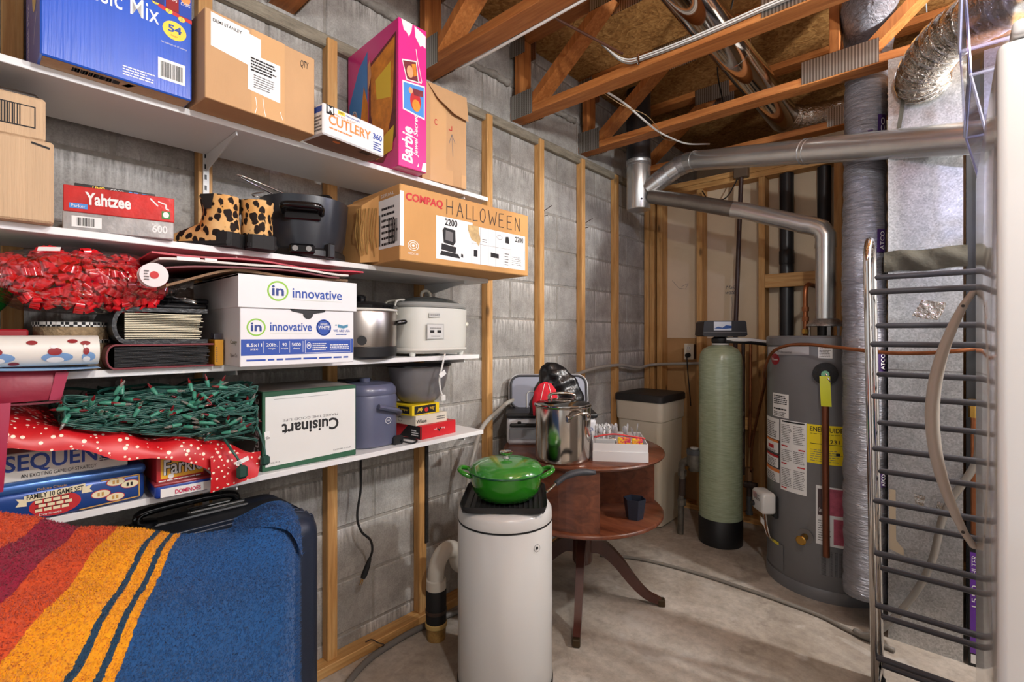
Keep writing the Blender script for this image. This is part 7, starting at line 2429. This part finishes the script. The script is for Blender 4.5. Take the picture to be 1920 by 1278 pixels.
MB().tube(catmull([(0, 3.22, 0), (0.06, 3.30, 0.0), (0.16, 3.36, 0.01), (0.30, 3.38, 0.02)], 8), [0.080 + 0.004 * math.sin(i * 1.9) for i in range(25)], 32).obj('flex_tail', FOIL.m, t, 180)

# furnace cabinet behind the fridge with pipes and filter
t = thing('furnace', 'dark furnace cabinet half hidden behind the fridge and duct', 'furnace', (1.80, 2.62, 0))
MB().box((0.0, 0.0, 0.02), (0.55, 0.60, 1.42), 0.006).obj('cabinet', M('furnace_grey', (60, 60, 62), 0.5), t)
MB().box((0.005, 0.0, 1.425), (0.55, 0.60, 2.32)).obj('plenum', GALV, t)
MB().box((-0.045, 0.02, 0.0), (-0.005, 0.08, 2.3)).obj('gap_shade_panel', BLACK, t)  # black sheet put in as the shade of the gap beside the duct
MB().tube([(-0.022, -0.03, 0.45), (-0.022, -0.03, 0.95)], 0.012, 10).obj('gas_pipe', COPPER, t, 60)
MB().tube([(-0.022, -0.03, 0.90), (-0.022, -0.03, 0.97)], 0.018, 8).obj('pipe_fitting', BRASS, t, 40)
t = thing('filter_box', 'slim purple and black furnace filter standing beside the sheet metal duct', 'filter', (1.7585, 2.46, 0.0), 0)
MB().box((0, 0, 0.0), (0.032, 0.14, 0.44), 0.002).obj('frame', BLACK, t)
f_ = Face(t, (0, 0, 0), (1, 0, 0), (0, 0, 1), 0.0006)
f_.rect(0.004, 0.05, 0.029, 0.42, M('filter_purple', (104, 52, 160), 0.4), 'purple_print')
f_.text('FILTER', 0.008, 0.34, 0.024, 0.41, PAPERW, rot=1)
f_.text('1550', 0.008, 0.22, 0.024, 0.30, PAPERW, rot=1)
f_.rect(0.006, 0.012, 0.027, 0.045, PAPERW, 'label')

t = thing('gas_line', 'thin copper gas line looping in front of the water heater across to the furnace', 'pipe', (0, 0, 0))
MB().tube(catmull([(0.78, 3.265, 0.36), (0.80, 3.22, 0.55), (0.876, 3.08, 0.78), (0.965, 2.86, 0.96), (1.0, 2.71, 1.03), (1.06, 2.60, 1.125), (1.13, 2.545, 1.165), (1.22, 2.50, 1.176), (1.332, 2.455, 1.168), (1.501, 2.405, 1.150), (1.62, 2.375, 1.150), (1.734, 2.345, 1.163), (1.80, 2.40, 1.18), (1.82, 2.60, 1.20)], 8), 0.0075, 10).obj('tube', COPPER, t, 180)
t = thing('vinyl_tube', 'clear grey vinyl tube hanging in front of the sheet metal duct', 'hose', (0, 0, 0))
MB().tube(catmull([(1.785, 2.44, 0.86), (1.775, 2.42, 0.753), (1.695, 2.41, 0.569), (1.655, 2.40, 0.364), (1.59, 2.39, 0.20), (1.50, 2.37, 0.06), (1.455, 2.378, 0.02), (1.42, 2.40, 0.013)], 8), 0.0125, 10).obj('tube', M('vinyl_clear', (156, 150, 142), 0.2, trans=0.35), t, 180)
t = thing('cable', 'bundle of white and grey cables stapled along the second truss chord', 'cable', (0, 0, 0))
for i, (dz, m_) in enumerate(((0.0, WHITE), (0.009, WHITE), (-0.008, M('grey_cable', (120, 116, 110), 0.5)))):
    MB().tube(catmull([(0.60, 1.80, 2.46), (0.68, 1.855, 2.384 + dz), (0.78, 1.867, 2.372 + dz), (1.0, 1.8695, 2.368 + dz), (1.3, 1.869, 2.374 + dz), (1.6, 1.869, 2.366 + dz), (2.0, 1.869, 2.37 + dz)], 6), 0.0032, 6).obj('strand', m_, t, 180)
MB().tube([(0.74, 1.862, 2.35), (0.74, 1.862, 2.392)], 0.0055, 6).obj('staple', CHROME, t)
t = thing('cable', 'white cable running along the truss beside the pink box', 'cable', (0, 0, 0))
MB().tube(catmull([(0.10, 1.372, 2.40), (0.16, 1.370, 2.345), (0.5, 1.367, 2.338), (0.9, 1.367, 2.342), (1.4, 1.367, 2.338)], 6), 0.006, 6).obj('strand', WHITE, t, 180)
t = thing('cable', 'pair of pale cables sagging across the rear trusses toward the vent', 'cable', (0, 0, 0))
MB().tube(catmull([(0.46, 1.985, 2.40), (0.50, 2.15, 2.375), (0.515, 2.35, 2.345), (0.52, 2.49, 2.333), (0.53, 2.62, 2.333), (0.54, 2.85, 2.36), (0.60, 3.05, 2.40)], 6), 0.0055, 6).obj('strand', WHITE, t, 180)
MB().tube(catmull([(0.46, 1.99, 2.39), (0.52, 2.12, 2.34), (0.56, 2.28, 2.335), (0.54, 2.46, 2.332), (0.50, 2.62, 2.332), (0.50, 2.80, 2.37)], 6), 0.002, 5).obj('strand', M('tan_wire', (170, 140, 100), 0.5), t, 180)
t = thing('cable', 'brown wire stretched between the first two trusses', 'cable', (0, 0, 0))
MB().tube([(0.36, 1.36, 2.62), (0.50, 1.64, 2.53), (0.66, 1.875, 2.43)], 0.006, 6).obj('strand', M('brown_wire', (96, 60, 44), 0.5), t, 180)
t = thing('cable', 'black wire looping above the rear stud wall', 'cable', (0, 0, 0))
MB().tube(catmull([(0.45, 3.33, 2.20), (0.50, 3.32, 2.13), (0.60, 3.325, 2.12), (0.66, 3.33, 2.20), (0.70, 3.34, 2.30)], 8), 0.004, 6).obj('strand', RUBBER, t, 180)
MB().tube(catmull([(1.05, 2.0, 2.79), (1.02, 2.2, 2.72), (0.80, 2.62, 2.65), (0.70, 3.0, 2.60)], 8), 0.004, 6).obj('strand', RUBBER, t, 180)

# ================================================================ chrome rack with grey rungs
t = thing('drying_rack', 'tall chrome rack with rows of grey rungs standing between the heater and the fridge', 'rack', (-0.205 + 1.71, 2.0, 0))
YA, YB = 0.135, -0.03
LEAN = 0.022


def rx(z):
    return LEAN * (1.45 - z) / 1.45


hoop = [(rx(0.012), YB, 0.012), (rx(0.7), YB, 0.7), (rx(1.40), YB, 1.40)]
cy_ = (YA + YB) / 2
rad = (YA - YB) / 2
hoop += [(rx(1.46), cy_ - rad * math.cos(PI * i / 12), 1.46 + rad * math.sin(PI * i / 12)) for i in range(0, 13)]
hoop += [(rx(1.40), YA, 1.40), (rx(0.7), YA, 0.7), (rx(0.012), YA, 0.012)]
RL = 0.62
for x0 in (0.0, RL):
    MB().tube([(p[0] + x0, p[1], p[2]) for p in hoop], 0.0105, 14).obj('hoop', CHROME, t, 180)
    MB().tube([(rx(0.05) + x0, YB, 0.05), (rx(0.05) + x0, YA, 0.05)], 0.008, 12).obj('brace', CHROME, t, 180)
    for yy in (YA, YB):
        MB().lathe([(0, 0), (0.014, 0), (0.014, 0.014), (0, 0.014)], 14, (rx(0) + x0, yy, 0)).obj('foot', RUBBER, t, 40)
RUNG = M('grey_rung', (66, 66, 72), 0.4, 0.2)
for i in range(9):
    for yy, z0 in ((YA, 1.421), (YB, 1.359)):
        z = z0 - 0.1700 * i
        if z > 0.02:
            MB().tube([(rx(z) + 0.004, yy, z), (rx(z) + RL - 0.004, yy, z)], 0.0095, 14).obj('rung', RUNG, t, 60)

# ================================================================ fridge
t = thing('fridge', 'glossy white fridge with a curved beige door handle at the right edge', 'fridge', (1.760, 1.0, 0))
FRW = M('fridge_white', (224, 224, 222), 0.12, coat=0.6)
MB().box((0.076, 0.004, 0.03), (0.70, 0.826, 1.625), 0.008, None, 2).obj('cabinet', FRW, t, 40)
MB().box((0.0, 0.0, 0.04), (0.066, 0.83, 1.646), 0.012, None, 4).obj('door', FRW, t, 40)
MB().box((0.066, 0.012, 0.05), (0.076, 0.818, 1.63)).obj('gasket', M('gasket_grey', (120, 120, 118), 0.6), t)
MB().box((0.015, -0.002, 1.6465), (0.12, 0.10, 1.672), 0.008, None, 3).obj('hinge_cap', FRW, t, 40)
HND = M('beige_handle', (206, 196, 184), 0.35)
hp = []
for i in range(21):
    g = i / 20
    z = 0.650 + 0.687 * g
    out = 0.085 * math.sin(PI * g) ** 0.8
    hp.append((-0.004 - out, 0.795, z))
mb = MB()
vs, fs = [], []
for i, p in enumerate(hp):
    g = i / 20
    hw = 0.013 + 0.014 * math.sin(PI * g)
    th = 0.009 + 0.007 * math.sin(PI * g)
    for a in range(10):
        an = 2 * PI * a / 10
        vs.append((p[0] + th * math.cos(an), p[1] + hw * math.sin(an), p[2]))
for i in range(20):
    for a in range(10):
        fs.append((i * 10 + a, i * 10 + (a + 1) % 10, (i + 1) * 10 + (a + 1) % 10, (i + 1) * 10 + a))
fs += [tuple(range(10)), tuple(200 + a for a in range(10))]
mb.add(vs, fs).obj('handle', HND, t, 60)
for z in (0.690, 1.297):
    MB().tube([(-0.026, 0.782, z), (-0.026, 0.776, z)], 0.004, 10).obj('screw', M('screw_dark', (70, 62, 58), 0.4, 0.5), t)

# clear bin on the fridge
t = thing('clear_bin', 'clear plastic storage bin standing on top of the fridge', 'bin', (1.742, 1.46, 1.6475))
BW, BD = 0.42, 0.46


def brect(ins, z):
    return [(ins, ins, z), (BW - ins, ins, z), (BW - ins, BD - ins, z), (ins, BD - ins, z)]


loft([brect(0.028, 0.0), brect(0.0, 0.14), brect(-0.006, 0.145), brect(-0.012, 0.40), brect(-0.012, 0.52)], False).obj('wall', BINFILM, t)
MB().add(brect(0.028, 0.001), [(0, 1, 2, 3)]).obj('base', BINFILM, t)
EDG = M('bin_edge', (176, 178, 200), 0.1, trans=0.5)
for ins, z, m_, r_ in ((0.028, 0.002, EDG, 0.004), (0.0, 0.14, EDG, 0.004), (-0.014, 0.40, M('bin_rim', (226, 226, 230), 0.3), 0.006)):
    MB().tube(brect(ins, z), r_, 6, True).obj('edge', m_, t)
for q in range(4):
    MB().tube([brect(0.028, 0.0)[q], brect(0.0, 0.14)[q], brect(-0.012, 0.40)[q], brect(-0.012, 0.52)[q]], 0.003, 6).obj('corner', EDG, t)
t = thing('kitchen_gadget', 'white plastic kitchen gadget lying inside the clear bin', 'gadget', (1.80, 1.60, 1.78))
MB().box((0.0, 0.0, 0.0), (0.22, 0.10, 0.035), 0.010, Matrix.Rotation(math.radians(-18), 4, 'Y'), 2).obj('body', WHITE, t, 40)
MB().box((-0.01, 0.03, 0.02), (0.05, 0.05, 0.045), 0.004, Matrix.Rotation(math.radians(40), 4, 'Y')).obj('clip', M('pinkish_plastic', (214, 186, 178), 0.4), t)
